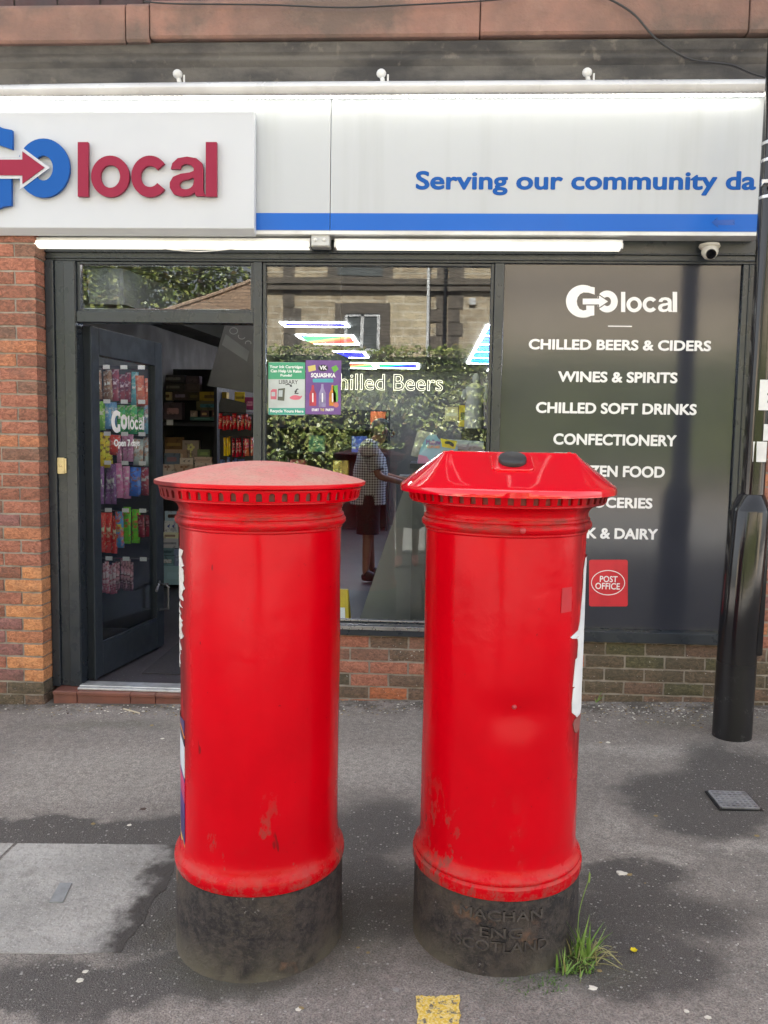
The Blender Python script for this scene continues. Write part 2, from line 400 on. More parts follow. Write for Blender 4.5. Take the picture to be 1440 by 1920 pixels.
# slabs let into the pavement at the left, their corner buried by tarmac round the box
t = NT('concrete slab'); n2 = t.noise(60, 4, 0.65); n1 = t.noise(3, 5)
c = t.mix(t.ramp(n1, 0.3, 0.7), (0.42, 0.4, 0.375), (0.3, 0.287, 0.268)); c = t.mix(t.ramp(n2, 0.5, 0.75, 0, 0.5), c, (0.18, 0.17, 0.16)); c = t.mix(t.ramp(t.noise(130, 2), 0.62, 0.7, 0, 0.8), c, (0.55, 0.53, 0.5)); c = t.mix(t.ramp(t.noise(4.5, 6, 0.65), 0.52, 0.7, 0, 0.45), c, (0.14, 0.13, 0.11)); c = t.mix(t.ramp(t.noise(26, 5, 0.7), 0.5, 0.68, 0, 0.45), c, (0.17, 0.16, 0.145))
c = t.mix(t.math('MULTIPLY', t.ramp(t.math('ADD', t.axis(0), t.math('MULTIPLY', t.noise(9, 6, 0.65), 0.3)), -0.85, -0.74), 1.0), c, (0.062, 0.054, 0.05)); t.color(c).set(Roughness=0.9).bump(t.math('ADD', n2, t.noise(25, 3)), 0.9, 0.008); SLAB = t.mat
def gpt(x, y, dz=0.0):
    p = G(x, y, 0.0)
    for _ in range(4): p = G(x, y, ground_z(p.x) + dz)
    return p
def wob(pts, a=0.008, k=8):
    o = []
    for p, q in zip(pts, pts[1:]):
        for i in range(k): w = p.lerp(q, i / k); o.append(w + Vector((random.uniform(-a, a), random.uniform(-a, a), 0)))
    return o
edge = [gpt(336, 1583, .0015), gpt(330, 1625, .0015), gpt(310, 1665, .0015), gpt(285, 1690, .0015), gpt(272, 1725, .0015), gpt(250, 1750, .0015), gpt(225, 1785, .0015), gpt(120, 1790, .0015)]
def sheet(poly, d=0.02):
    k = len(poly); mbx = MB(); vs = [Vector(p) for p in poly] + [Vector(p) - Vector((0, 0, d)) for p in poly]
    return mbx.add(vs, [tuple(range(k))] + [(i, (i + 1) % k, (i + 1) % k + k, i + k) for i in range(k)])
pl = [gpt(33, 1581, .0015)] + wob(edge, 0.005, 5) + [gpt(-40, 1786, .0015), gpt(-90, 1700, .0015)]
struct(sheet(pl).build('paving_slab', SLAB))
struct(sheet([gpt(-200, 1579, .004), gpt(26, 1581, .004), gpt(-98, 1700, .004), gpt(-50, 1786, .004), gpt(-400, 1783, .004)]).build('paving_slab', SLAB))
t = NT('worn yellow paint'); w = t.ramp(t.noise(55, 5, 0.7), 0.36, 0.5)
t.color(t.mix(w, (0.13, 0.12, 0.1), t.mix(t.ramp(t.noise(140, 2), 0.4, 0.6), (0.62, 0.42, 0.05), (0.7, 0.56, 0.22)))).set(Roughness=0.85).bump(t.noise(150, 3), 0.6, 0.004)
yl = wob([gpt(782, 1868, .004), gpt(861, 1866, .004), gpt(863, 1960, .004), gpt(784, 1962, .004), gpt(782, 1868, .004)], 0.004, 10)
struct(sheet(yl, 0.003).build('road_marking', t.mat))

# ---------------------------------------------------------------- the shop building
shop = thing('shop_building', (0, 0.05, 0), 'red brick shop with a dark grey shopfront, open door and sandstone band above the sign', 'building')
BR = []
for i, (a, b) in enumerate([((170, 112, 92), (136, 88, 72)), ((152, 100, 82), (116, 80, 66)), ((150, 104, 98), (122, 86, 82)), ((206, 146, 100), (180, 118, 80)), ((140, 102, 86), (108, 82, 70)), ((186, 124, 92), (148, 98, 74))]):
    t = NT('rustic brick %s' % 'abcdef'[i]); h = t.noise(38, 6, 0.7, (1, 1, 1.6), 1.2)
    cc = t.mix(t.ramp(h, 0.35, 0.65), tuple(x * 0.95 for x in s2l(*b)), tuple(x * 1.2 for x in s2l(*a)))
    cc = t.mix(t.ramp(t.noise(5, 4), 0.52, 0.7, 0, 0.35), cc, (0.1, 0.085, 0.075))
    cc = t.mix(t.ramp(t.axis(2), 0.32, 0.05, 0, 0.55) if False else t.ramp(t.noise(120, 2), 0.7, 0.75, 0, 0.35), cc, (0.5, 0.45, 0.4))
    t.color(cc).set(Roughness=0.9).bump(h, 0.9, 0.012); BR.append(t.mat)
for i, (a, b) in enumerate([((128, 102, 86), (98, 82, 70)), ((112, 96, 80), (88, 80, 64)), ((104, 98, 72), (76, 74, 54)), ((186, 112, 76), (150, 92, 66))]):
    t = NT('dirty brick %s' % 'abcd'[i]); h = t.noise(40, 6, 0.7, (1, 1, 1.8), 1.0)
    cc = t.mix(t.ramp(h, 0.35, 0.68), tuple(x * 0.8 for x in s2l(*b)), tuple(x * 1.1 for x in s2l(*a)))
    cc = t.mix(t.ramp(t.noise(6, 4), 0.45, 0.7, 0, 0.5), cc, (0.07, 0.066, 0.045)); cc = t.mix(t.ramp(t.noise(95, 1), 0.72, 0.75, 0, 0.8), cc, (0.5, 0.48, 0.44))
    t.color(cc).set(Roughness=0.92).bump(h, 0.8, 0.01); BR.append(t.mat)
MORTAR = M('mortar', (0.33, 0.29, 0.25), 0.95, (0.24, 0.21, 0.18), 20, bump=0.6, bs=120)
MATS = BR + [MORTAR]
def brickwork(x0, x1, z0, z1, yf, depth, pick, corner=None, course=0.0755, L=0.225, j=0.0016, shift=0.0):
    mb = MB(); mb.box(x0 + (0.006 if corner != 'L' else 0), x1 - 0.008, yf + 0.009, yf + depth, z0, z1 - 0.004, len(MATS) - 1)
    k = 0; z = z0
    while z < z1 - 0.01:
        zt = min(z + course - 0.011, z1)
        x = x1; first = True
        while x > x0 + 0.01:
            ln = L - 0.011
            if first and k % 2: ln = 0.112 if corner else 0.5 * L - 0.011
            if first and not corner: ln *= 0.8 + 0.2 * shift
            xa = max(x0, x - ln)
            yy = yf + random.uniform(-0.0015, 0.003)
            n = 7; a, b = xa, x
            # rough front face: a little grid pushed in and out
            vs = []; 
            for iz in range(4):
                for ix in range(n):
                    px, pz = a + (b - a) * ix / (n - 1), z + (zt - z) * iz / 3
                    ed = ix in (0, n - 1) or iz in (0, 3)
                    d = noise.noise(Vector((px * 23, pz * 40, k * 3.1))) * 0.0045 + (0.0035 if ed else 0)
                    if ed: px += random.uniform(-j, j); pz += random.uniform(-j, j)
                    vs.append((px, yy + d, pz))
            o = len(vs); bx = [0, n - 1, 4 * n - 1, 3 * n]
            fs = [(iz * n + ix, iz * n + ix + 1, (iz + 1) * n + ix + 1, (iz + 1) * n + ix) for iz in range(3) for ix in range(n - 1)]
            ring = list(range(n)) + [iz * n + n - 1 for iz in range(1, 4)] + [3 * n + ix for ix in range(n - 2, -1, -1)] + [iz * n for iz in range(2, 0, -1)]
            back = [(vs[i][0], yf + depth - 0.002, vs[i][2]) for i in ring]; m = len(ring)
            fs += [(ring[i], ring[(i + 1) % m], o + (i + 1) % m, o + i) for i in range(m)]
            mb.add(vs + back, fs, pick((a + b) / 2, z, k))
            x = xa - 0.011; first = False
        z += course; k += 1
    return mb
def pick_pil(x, z, k):
    if z < 0.05: return random.choice([6, 7, 4])
    if z < 0.75: return random.choice([3, 3, 3, 5, 0]) if x > -2.36 else random.choice([2, 2, 4, 1, 0])
    if z < 1.25: return random.choice([5, 0, 1, 0]) if x > -2.36 else random.choice([2, 0, 1, 4])
    return random.choice([0, 1, 5, 4, 0, 1])
def pick_sill(x, z, k):
    zz = z - ground_z(x)
    if x > 0.9 or k in (2, 3): return random.choice([6, 7, 7, 8] if x > 0.9 else [6, 7, 6, 0])
    if k in (0, 1): return random.choice([9, 9, 5, 6])
    return random.choice([4, 0, 9, 6, 1])
brickwork(-4.2, -2.19, -0.14, 2.62, -0.1, 0.2, pick_pil, 'R').build('brick_pier', MATS, shop, True)
brickwork(1.84, 3.6, -0.06, 2.62, -0.06, 0.2, lambda x, z, k: (random.choice([0, 1, 5, 2]) if z > 0.35 else random.choice([6, 7, 8])), None, shift=0.6).build('brick_pier', MATS, shop, True)
brickwork(-0.95, 1.83, -0.06, 0.392, 0.0, 0.15, pick_sill, None, shift=1.0).build('sill_wall', MATS, shop, True)

# upper front: brick, sandstone band, dark moulded cornice
t = NT('red sandstone'); n1 = t.noise(1.7, 6, 0.6); n2 = t.noise(7, 5)
c = t.mix(t.ramp(n1, 0.35, 0.66), (0.265, 0.142, 0.113), (0.17, 0.107, 0.09)); c = t.mix(t.ramp(t.noise(2.0, 5, 0.65), 0.46, 0.64, 0, 0.8), c, (0.11, 0.087, 0.076)); c = t.mix(t.ramp(n2, 0.5, 0.8, 0, 0.4), c, (0.33, 0.21, 0.17))
t.color(c).set(Roughness=0.9).bump(t.math('ADD', n2, t.noise(45, 4)), 0.5, 0.012); SAND = t.mat
t = NT('sooty stone'); n1 = t.noise(2.2, 6, 0.6, (1, 1, 3))
c = t.mix(t.ramp(n1, 0.35, 0.65), (0.12, 0.112, 0.106), (0.048, 0.047, 0.05)); c = t.mix(t.ramp(t.noise(14, 4), 0.6, 0.72, 0, 0.5), c, (0.2, 0.18, 0.16))
t.color(c).set(Roughness=0.88).bump(t.noise(30, 5), 0.5, 0.01); SOOT = t.mat
pz = lambda y, Y=-0.1, x=720: P(x, y, Y).z
def course(x0, x1, prof, m, name, joints=()):
    """a moulded course: profile (y, z) run along x, with its own blocks"""
    cuts = [x0] + list(joints) + [x1]; mb = MB()
    for a, b in zip(cuts, cuts[1:]):
        g = 0.0025 if joints else 0; k = len(prof); dz = (random.uniform(-0.004, 0.004) - (0.022 if joints and b <= joints[1] + 0.001 else 0)); dy = random.uniform(-0.005, 0.005)
        mb.add([(a + g, y + dy, z + dz) for y, z in prof] + [(b - g, y + dy, z + dz) for y, z in prof], [(i, (i + 1) % k, (i + 1) % k + k, i + k) for i in range(k)] + [tuple(range(k)), tuple(range(k, 2 * k))])
    return mb.build(name, m, shop, bevel=0.006)
zb = pz(143)
jo = [P(x, 50, -0.16).x for x in (235, 280, 900, 1405)]
course(-8, 8, [(-0.04, zb - 0.015), (-0.06, pz(118)), (-0.085, pz(108)), (-0.085, pz(101)), (-0.1, pz(96)), (-0.12, pz(84)), (-0.12, pz(79)), (0.25, pz(79)), (0.25, zb - 0.015)], SOOT, 'cornice')
zt_ = pz(10); course(-8, 8, [(-0.15, pz(77)), (-0.16, pz(72)), (-0.16, zt_), (-0.14, zt_ + 0.02), (0.25, zt_ + 0.03), (0.25, pz(77))], SAND, 'sandstone_band', jo)
DARKB = M('sooty brick', (0.06, 0.03, 0.032), 0.7, (0.035, 0.022, 0.026), 6, bump=0.5, bs=40)
mb = MB(); mb.box(-8, 8, -0.02, 0.25, zt_ + 0.03, 9.2, 1)
for k in range(12):
    for i in range(-18, 1):
        x = -0.62 + i * 0.24 + (0.12 if k % 2 else 0)
        if x + 0.228 < -0.55: mb.box(x, x + 0.228, -0.03, 0.0, zt_ + 0.032 + k * 0.078, zt_ + 0.099 + k * 0.078, 0, 0.002)
mb.build('upper_wall', [DARKB, M('sooty mortar', (0.05, 0.042, 0.04), 0.9)], shop)
for x0, x1 in ((-0.86, -0.38), (0.48, 1.05)):
    mb = MB(); mb.box(x0, x1, -0.075, -0.03, zt_ + 0.032, zt_ + 0.075); mb.box(x0 + 0.03, x1 - 0.03, -0.045, -0.02, zt_ + 0.075, zt_ + 1.1)
    w = mb.build('window_frame', WHITEMET, shop, bevel=0.004)
    mb = MB(); mb.box(x0 + 0.08, x1 - 0.08, -0.052, -0.047, zt_ + 0.13, zt_ + 1.02); mb.build('pane', M('dark pane', (0.01, 0.012, 0.014), 0.05), w)
# the rest of the body, which shades the pavement and closes the shop room
PLAIN = M('rendered wall', (0.2, 0.17, 0.15), 0.9, (0.15, 0.13, 0.115), 3)
mb = MB(); mb.box(-8, -4.19, -0.02, 0.25, -0.2, zt_ + 0.02); mb.box(3.6, 8, -0.02, 0.25, -0.2, zt_ + 0.02)
mb.box(-8, -7.8, 0.25, 10, -0.3, 9.2); mb.box(7.8, 8, 0.25, 10, -0.3, 9.2); mb.box(-8, 8, 10, 10.2, -0.3, 9.2)
mb.box(-4.2, 3.6, 0.12, 0.25, 2.62, zt_ + 0.02); mb.box(-4.2, -2.6, 0.12, 0.25, -0.2, 2.61); mb.box(1.95, 3.6, 0.16, 0.25, -0.2, 2.61); mb.build('side_wall', PLAIN, shop)
mb = MB(); mb.add([(-8.2, -0.3, 9.2), (8.2, -0.3, 9.2), (8.2, 5, 10.6), (-8.2, 5, 10.6), (8.2, 10.4, 9.2), (-8.2, 10.4, 9.2), (-8.2, -0.3, 9.05), (8.2, -0.3, 9.05), (8.2, 10.4, 9.05), (-8.2, 10.4, 9.05)], [(0, 1, 2, 3), (3, 2, 4, 5), (0, 1, 7, 6), (4, 5, 9, 8), (6, 7, 8, 9), (1, 2, 4, 8, 7), (0, 3, 5, 9, 6)])
mb.build('roof', M('roof slate', (0.06, 0.06, 0.068), 0.7, (0.09, 0.088, 0.09), 9, bump=0.4), shop)

# shopfront frame
FY, FB = 0.03, 0.11
X_PL = -2.19
Zh0, Zh1 = P(720, 492, FY).z, 2.64
JL0, JL1 = P(110, 900, FY).x, P(148, 900, FY).x
M1a, M1b = P(475, 700, FY).x, P(490.5, 700, FY).x
M2a, M2b = P(923, 700, FY).x, P(940.5, 700, FY).x
PR = P(1376, 840, FY).x
TR0, TR1 = P(310, 605, FY).z, P(310, 584, FY).z
SZ0, SZ1 = 0.392, P(715, 1172, -0.02).z
STEPZ = P(250, 1298, -0.06).z
mb = MB()
mb.box(X_PL + 0.003, 1.84, FY, FB, Zh0, Zh1)                                   # header
mb.box(X_PL + 0.003, 1.84, FY - 0.018, FY - 0.001, Zh0 + 0.045, Zh0 + 0.055); mb.box(X_PL + 0.003, 1.84, FY - 0.012, FY - 0.001, Zh0 + 0.012, Zh0 + 0.02)
mb.box(X_PL + 0.003, JL0 - 0.002, FY - 0.02, FB - 0.02, STEPZ, Zh0 - 0.001)           # packing strip by the bricks
mb.box(JL0, JL1, FY - 0.004, FB + 0.02, STEPZ, Zh0 - 0.001)                     # jamb
mb.box(JL0 + 0.055, JL1 - 0.002, FY - 0.016, FY - 0.005, STEPZ, Zh0 - 0.01)
mb.box(M1a, M1b, FY - 0.002, FB, STEPZ, Zh0 - 0.001)                             # mullions
mb.box(M2a, M2b, FY - 0.002, FB, SZ1, Zh0 - 0.001)
mb.box(PR, 1.84, FY - 0.002, FB, SZ1, Zh0 - 0.001)
mb.box(PR + 0.03, PR + 0.04, FY - 0.01, FY - 0.003, SZ1, Zh0 - 0.001); mb.box(PR + 0.07, PR + 0.085, FY - 0.012, FY - 0.003, SZ1, Zh0 - 0.001)
mb.box(JL1 + 0.001, M1a - 0.001, FY - 0.001, FB, TR0, TR1)                        # transom
mb.box(M1b + 0.001, 1.84, -0.028, FB, SZ0 + 0.002, SZ1 - 0.001)                   # sill
for a, b, z0, z1 in ((JL1, M1a, TR1, Zh0), (M1b, M2a, SZ1, Zh0)):                # glazing beads
    mb.box(a + 0.001, a + 0.02, FY + 0.015, FY + 0.035, z0, z1); mb.box(b - 0.02, b - 0.001, FY + 0.015, FY + 0.035, z0, z1)
    mb.box(a + 0.021, b - 0.021, FY + 0.015, FY + 0.035, z0, z0 + 0.016); mb.box(a + 0.021, b - 0.021, FY + 0.015, FY + 0.035, z1 - 0.016, z1)
mb.build('shopfront_frame', FRAME, shop, bevel=0.003)
mb = MB(); mb.box(M1b + 0.01, M2a - 0.004, -0.034, -0.0285, SZ1 - 0.028, SZ1 - 0.006); mb.box(M1b + 0.02, M2a - 0.02, FY + 0.012, FY + 0.014, SZ1 + 0.004, SZ1 + 0.014)
mb.build('sill_trim', STEEL, shop, bevel=0.002)
mb = MB(); mb.box(JL1 + 0.021, M1a - 0.021, GLASS - 0.003, GLASS + 0.003, TR1 + 0.017, Zh0 - 0.017); mb.build('transom_pane', GLASSM, shop)
mb = MB(); mb.box(M1b + 0.021, M2a - 0.021, GLASS - 0.003, GLASS + 0.003, SZ1 + 0.017, Zh0 - 0.017); mb.build('window_pane', GLASSM, shop)
t = NT('charcoal window vinyl'); t.color(t.mix(t.ramp(t.noise(2, 3), 0.3, 0.7), (0.03, 0.033, 0.045), (0.036, 0.039, 0.052))); t.b.inputs['Specular IOR Level'].default_value = 0.6
t.set(Roughness=0.13); t.bump(t.noise(7, 3), 0.05, 0.01); VINYL = t.mat
mb = MB(); mb.box(M2b + 0.003, PR - 0.003, FY + 0.02, FY + 0.04, SZ1, Zh0 - 0.001); panel = mb.build('graphics_panel', VINYL, shop)
# lettering on the panel
PY = FY + 0.0195
mb = MB()
U = lambda u, v: (920 + u * 0.3611, 440 + v * 0.3611)
def on_panel(u, v):
    p = P(*U(u, v), PY); return p.x, p.z
for s in ([LOGO_G], LOGO_O): shape_on(mb, s, on_panel, 0.0003, PY)
for s in local_word(): shape_on(mb, s, on_panel, 0.0003, PY)
for body, x0, y0, x1, y1 in (('CHILLED BEERS & CIDERS', 991, 637, 1334, 657), ('WINES & SPIRITS', 1046, 697, 1271, 717.5), ('CHILLED SOFT DRINKS', 1004.5, 755.5, 1307, 776.5), ('CONFECTIONERY', 1037, 814, 1269, 835.5),
                             ('FROZEN FOOD', 1054, 873, 1247, 894.5), ('GROCERIES', 1072, 932.5, 1224, 952.5), ('MILK & DAIRY', 1057, 990, 1234, 1010.5)):
    px_letters(mb, body, x0, y0, x1, y1, PY, depth=0.0003, bold=0.036)
a, b = P(1140, 612.5, PY), P(1185, 611, PY); mb.box(a.x, b.x, PY - 0.0003, PY, a.z, b.z)
mb.build('lettering', WHITE, panel)
mb = MB(); shape_on(mb, [LOGO_EDGE], on_panel, 0.0005, PY); mb.build('arrow_edge', VINYL, panel)
mb = MB(); shape_on(mb, [LOGO_ARROW], on_panel, 0.0007, PY); mb.build('arrow', WHITE, panel)
# step and threshold
TILE = M('red quarry tile', (0.2, 0.075, 0.055), 0.45, (0.15, 0.062, 0.048), 9, bump=0.15, bs=40)
mb = MB(); xa = P(100, 1300, -0.07).x; xs_ = [xa, P(145, 1300, -0.07).x, P(245, 1300, -0.07).x, P(292, 1300, -0.07).x, -1.18, -0.953]
for a, b in zip(xs_, xs_[1:]):
    mb.box(a + 0.002, b - 0.002, -0.075, 0.1, -0.15, STEPZ - 0.001); mb.box(a + 0.001, b - 0.001, -0.082, -0.0755, STEPZ - 0.022, STEPZ - 0.002)
mb.build('door_step', TILE, shop, bevel=0.004)
mb = MB(); mb.box(JL1 + 0.002, M1a - 0.002, -0.045, 0.1, STEPZ, STEPZ + 0.012); mb.box(JL1 + 0.004, M1a - 0.004, -0.02, 0.02, STEPZ + 0.0125, STEPZ + 0.02); mb.build('threshold', M('threshold aluminium', (0.62, 0.63, 0.64), 0.35, (0.45, 0.45, 0.46), 15, metal=0.6), shop, bevel=0.003)
# the room behind
FZ = STEPZ + 0.004
t = NT('shop floor vinyl'); c = t.mix(t.ramp(t.noise(3, 4), 0.3, 0.7), (0.05, 0.044, 0.05), (0.035, 0.03, 0.036)); c = t.mix(t.ramp(t.noise(70, 2), 0.66, 0.7, 0, 0.6), c, (0.3, 0.3, 0.3)); t.color(c).set(Roughness=0.5); FLOORM = t.mat
RX0, RX1, RY1 = -2.6, 2.2, 9.6
mb = MB(); mb.box(RX0, RX1, 0.1, RY1, -0.1, FZ); mb.build('shop_floor', FLOORM, shop)
mb = MB(); mb.box(-1.75, -1.0, 0.3, 2.1, FZ + 0.0005, FZ + 0.006); mb.build('door_mat', M('door mat', (0.02, 0.018, 0.022), 0.95, (0.03, 0.026, 0.03), 50, bump=0.5, bs=200), shop)
INW = M('shop wall', (0.11, 0.1, 0.095), 0.8, (0.09, 0.083, 0.078), 2)
mb = MB(); mb.box(RX0 - 0.1, RX0, 0.26, RY1, -0.1, 2.9); mb.box(RX1, RX1 + 0.1, 0.26, RY1, -0.1, 2.9); mb.box(RX0, RX1, RY1, RY1 + 0.1, -0.1, 2.9); mb.build('shop_wall', INW, shop)
CEIL = M('shop ceiling', (0.1, 0.1, 0.1), 0.8, (0.08, 0.08, 0.08), 3); CEZ = 2.7
mb = MB(); mb.box(RX0, RX1, 0.13, RY1, CEZ, CEZ + 0.1)
mb.build('shop_ceiling', CEIL, shop)
mb = MB()
for i in range(9): mb.box(RX0 + 0.02, RX1 - 0.02, 0.35 + i * 0.16, 0.43 + i * 0.16, CEZ - 0.03, CEZ - 0.001)
mb.build('ceiling_slat', M('grey slat', (0.1, 0.105, 0.11), 0.5), shop, bevel=0.004)
BULK = M('grey boxing', (0.075, 0.08, 0.085), 0.6, (0.06, 0.064, 0.07), 3)
mb = MB(); mb.slab([(-2.35, 1.0, 2.66), (-2.1, 1.0, 2.66), (-0.75, 3.4, 2.3), (-1.0, 3.4, 2.3)], (0, 0.02, -0.24)); mb.build('ceiling_boxing', BULK, shop)

# door: hung on the left jamb, swung into the shop
HX, HY = P(163, 1100, 0.1).x + 0.015, 0.115
fr = G(301, 1208, FZ + 0.015); DA = math.atan2(fr.y - HY, fr.x - HX); DW = math.hypot(fr.x - HX, fr.y - HY)
DZ0, DZ1 = FZ + 0.015, TR0 - 0.012
def dl(u, d, z): return (HX + u * math.cos(DA) + d * math.sin(DA), HY + u * math.sin(DA) - d * math.cos(DA), z)   # d > 0 : the face seen from the street
def dbox(mb, u0, u1, d0, d1, z0, z1): return mb.add([dl(u, d, z) for z in (z0, z1) for d in (d0, d1) for u in (u0, u1)], [(0, 2, 3, 1), (4, 5, 7, 6), (0, 1, 5, 4), (2, 6, 7, 3), (0, 4, 6, 2), (1, 3, 7, 5)])
mb = MB(); T = 0.028
dbox(mb, 0, 0.085, -T, T, DZ0, DZ1); dbox(mb, DW - 0.1, DW, -T, T, DZ0, DZ1); dbox(mb, 0.0855, DW - 0.1005, -T, T, DZ0, DZ0 + 0.2); dbox(mb, 0.0855, DW - 0.1005, -T, T, DZ1 - 0.16, DZ1)
dbox(mb, 0.0855, DW - 0.1005, T - 0.012, T - 0.001, DZ0 + 0.2005, DZ0 + 0.215); dbox(mb, -0.02, 0.006, T + 0.001, T + 0.012, DZ0, DZ1)
door = mb.build('door', M('matt dark door paint', (0.024, 0.03, 0.038), 0.55, (0.02, 0.025, 0.032), 6, spec=0.25), shop, bevel=0.003)
mb = MB(); dbox(mb, 0.086, DW - 0.101, -0.003, 0.003, DZ0 + 0.2005, DZ1 - 0.1605); mb.build('door_glass', GLASSM, door)
mb = MB(); h0 = 0.49
mb.tube([dl(DW - 0.06, T, h0), dl(DW - 0.06, T + 0.06, h0), dl(DW - 0.06, T + 0.065, h0 - 0.02), dl(DW - 0.06, T + 0.065, h0 - 0.17), dl(DW - 0.06, T, h0 - 0.18)], 0.011, 8); mb.tube([dl(DW - 0.06, T, h0 + 0.02), dl(DW - 0.2, T + 0.05, h0 - 0.02)], 0.009, 8)
mb.build('handle', M('dull chrome', (0.22, 0.22, 0.23), 0.3, metal=0.9), door, True)
# lettering stuck to the door glass
def on_door(x, y):
    d = ray(x, y); n = Vector((math.sin(DA), -math.cos(DA), 0)); o = Vector(dl(0, 0.004, 0)); k = (o - CAM).dot(n) / d.dot(n); p = CAM + d * k
    return (p - Vector((HX, HY, 0))).dot(Vector((math.cos(DA), math.sin(DA), 0))), p.z
mb = MB(); u0, z0 = on_door(209, 811); u1, z1 = on_door(270, 773)
def stick(splines, w, h, ox, oz):
    me = curve_mesh([[(ox + (u - 391) / 577 * w, oz + (430 - v) / 169 * h) for u, v in s] for s in splines], 1.0)
    mb.add([dl(v.co.x, 0.0035 + (0.001 if v.co.z > 0 else 0), v.co.y) for v in me.vertices], [list(p.vertices) for p in me.polygons]); bpy.data.meshes.remove(me)
LW, LH = u1 - u0, z1 - z0
for s in [[LOGO_G], LOGO_O] + [x for x in local_word()]: stick(s, LW, LH, u0, z0)
mb.build('logo', WHITE, door); mb = MB()
V, F = text_pts('Open 7 days', 0.03); u0, z0 = on_door(214, 841); u1, z1 = on_door(262, 824)
xa, xb, ya, yb = min(v.x for v in V), max(v.x for v in V), min(v.y for v in V), max(v.y for v in V)
mb.add([dl(u0 + (v.x - xa) / (xb - xa) * (u1 - u0), 0.0035 + v.z * 0.001, z0 + (v.y - ya) / (yb - ya) * (z1 - z0)) for v in V], F)
mb.build('lettering', WHITE, door)
# brass latch plate on the jamb
mb = MB(); a, b = P(111, 888, FY - 0.006), P(123, 858, FY - 0.006); mb.box(a.x, b.x, FY - 0.03, FY - 0.0165, a.z, b.z); mb.ball(((a.x + b.x) / 2, FY - 0.031, (a.z + b.z) / 2), 0.008, 10, (1, 0.6, 1))
mb.box(b.x + 0.001, b.x + 0.012, FY - 0.028, FY - 0.017, a.z + 0.004, b.z - 0.004)
mb.build('latch_plate', BRASS, shop, bevel=0.002)
# ---------------------------------------------------------------- fascia sign, its lamps and fittings
SY = -0.10
sx1 = P(1425, 400, SY).x; sz0, sz1 = P(720, 433, SY).z, P(720, 170, SY).z
seam = P(620, 300, SY).x
sign = thing('fascia_sign', (-0.5, SY, sz0), 'long white fascia sign with blue lettering and a blue stripe', 'sign')
mb = MB(); mb.box(-4.0, seam - 0.0015, SY, 0.02, sz0, sz1); mb.box(seam + 0.0015, sx1, SY, 0.02, sz0, sz1); mb.build('sign_panel', WHITEPL, sign, bevel=0.002)
mb = MB(); mb.box(-4.0, sx1, SY - 0.004, 0.02, sz0 - 0.02, sz0 - 0.001); mb.box(sx1 + 0.0005, sx1 + 0.014, SY - 0.012, 0.02, sz0 - 0.02, sz1); mb.build('sign_trim', WHITEMET, sign, bevel=0.002)
sb0, sb1 = P(720, 432, SY).z, P(720, 400, SY).z; lx1 = P(477, 300, -0.155).x
mb = MB(); mb.box(lx1 - 0.05, seam - 0.0016, SY - 0.0015, SY - 0.0002, sb0, sb1); mb.box(seam + 0.0016, sx1 - 0.001, SY - 0.0015, SY - 0.0002, sb0, sb1); st = mb.build('blue_stripe', STRIPE, sign)
on_sign = lambda u, v: (lambda p: (p.x, p.z))(P(u, v, SY))
mb = MB(); shape_on(mb, [[(1334, 417), (1345, 407), (1345, 413), (1377, 412), (1377, 422), (1346, 422), (1346, 427)]], on_sign, 0.001, SY - 0.0016); mb.build('arrow', M('deep stripe blue', (0.01, 0.075, 0.36), 0.3), st)
mb = MB(); px_letters(mb, 'Serving our community da', 779, 320.5, 1419, 366.5, SY - 0.0002, depth=0.0015, bold=0.03); mb.build('lettering', BLUE, sign)
# hood with a strip of small white lamps below it
hz1, hz0 = P(720, 151, -0.22).z, P(720, 173, -0.22).z
prof = [(-0.01, hz1 + 0.01), (-0.16, hz1 + 0.012), (-0.2, hz1 + 0.006), (-0.222, hz1 - 0.012), (-0.23, (hz0 + hz1) / 2), (-0.222, hz0 + 0.008), (-0.21, hz0), (-0.2, hz0 + 0.012), (-0.11, hz0 + 0.03), (-0.01, hz0 + 0.03)]
mb = MB(); k = len(prof); nseg = 12
vs = []
for i in range(nseg + 1):
    x = -4.0 + (sx1 + 0.03 + 4.0) * i / nseg; sag = -0.012 * max(0, (-1.2 - x) / 1.4) ** 1.5
    vs += [(x, y, z + sag) for y, z in prof]
mb.add(vs, [(i * k + j, i * k + (j + 1) % k, (i + 1) * k + (j + 1) % k, (i + 1) * k + j) for i in range(nseg) for j in range(k)] + [tuple(range(k)), tuple(range(nseg * k, nseg * k + k))])
hood = mb.build('sign_hood', M('white hood metal', (0.62, 0.63, 0.65), 0.3, (0.5, 0.5, 0.52), 3), sign, True)
mb = MB(); mb.box(-2.62, sx1 - 0.01, -0.155, -0.125, hz0 + 0.012, hz0 + 0.024); led = mb.build('lamp_strip', WHITEMET, sign)
mb = MB()
x = -2.6
while x < sx1 - 0.03: mb.box(x, x + 0.014, -0.15, -0.13, hz0 + 0.007, hz0 + 0.0115); x += 0.0225
mb.build('lamp_bead', glow('lit white bead', (1, 0.98, 0.88), 1.7), led)
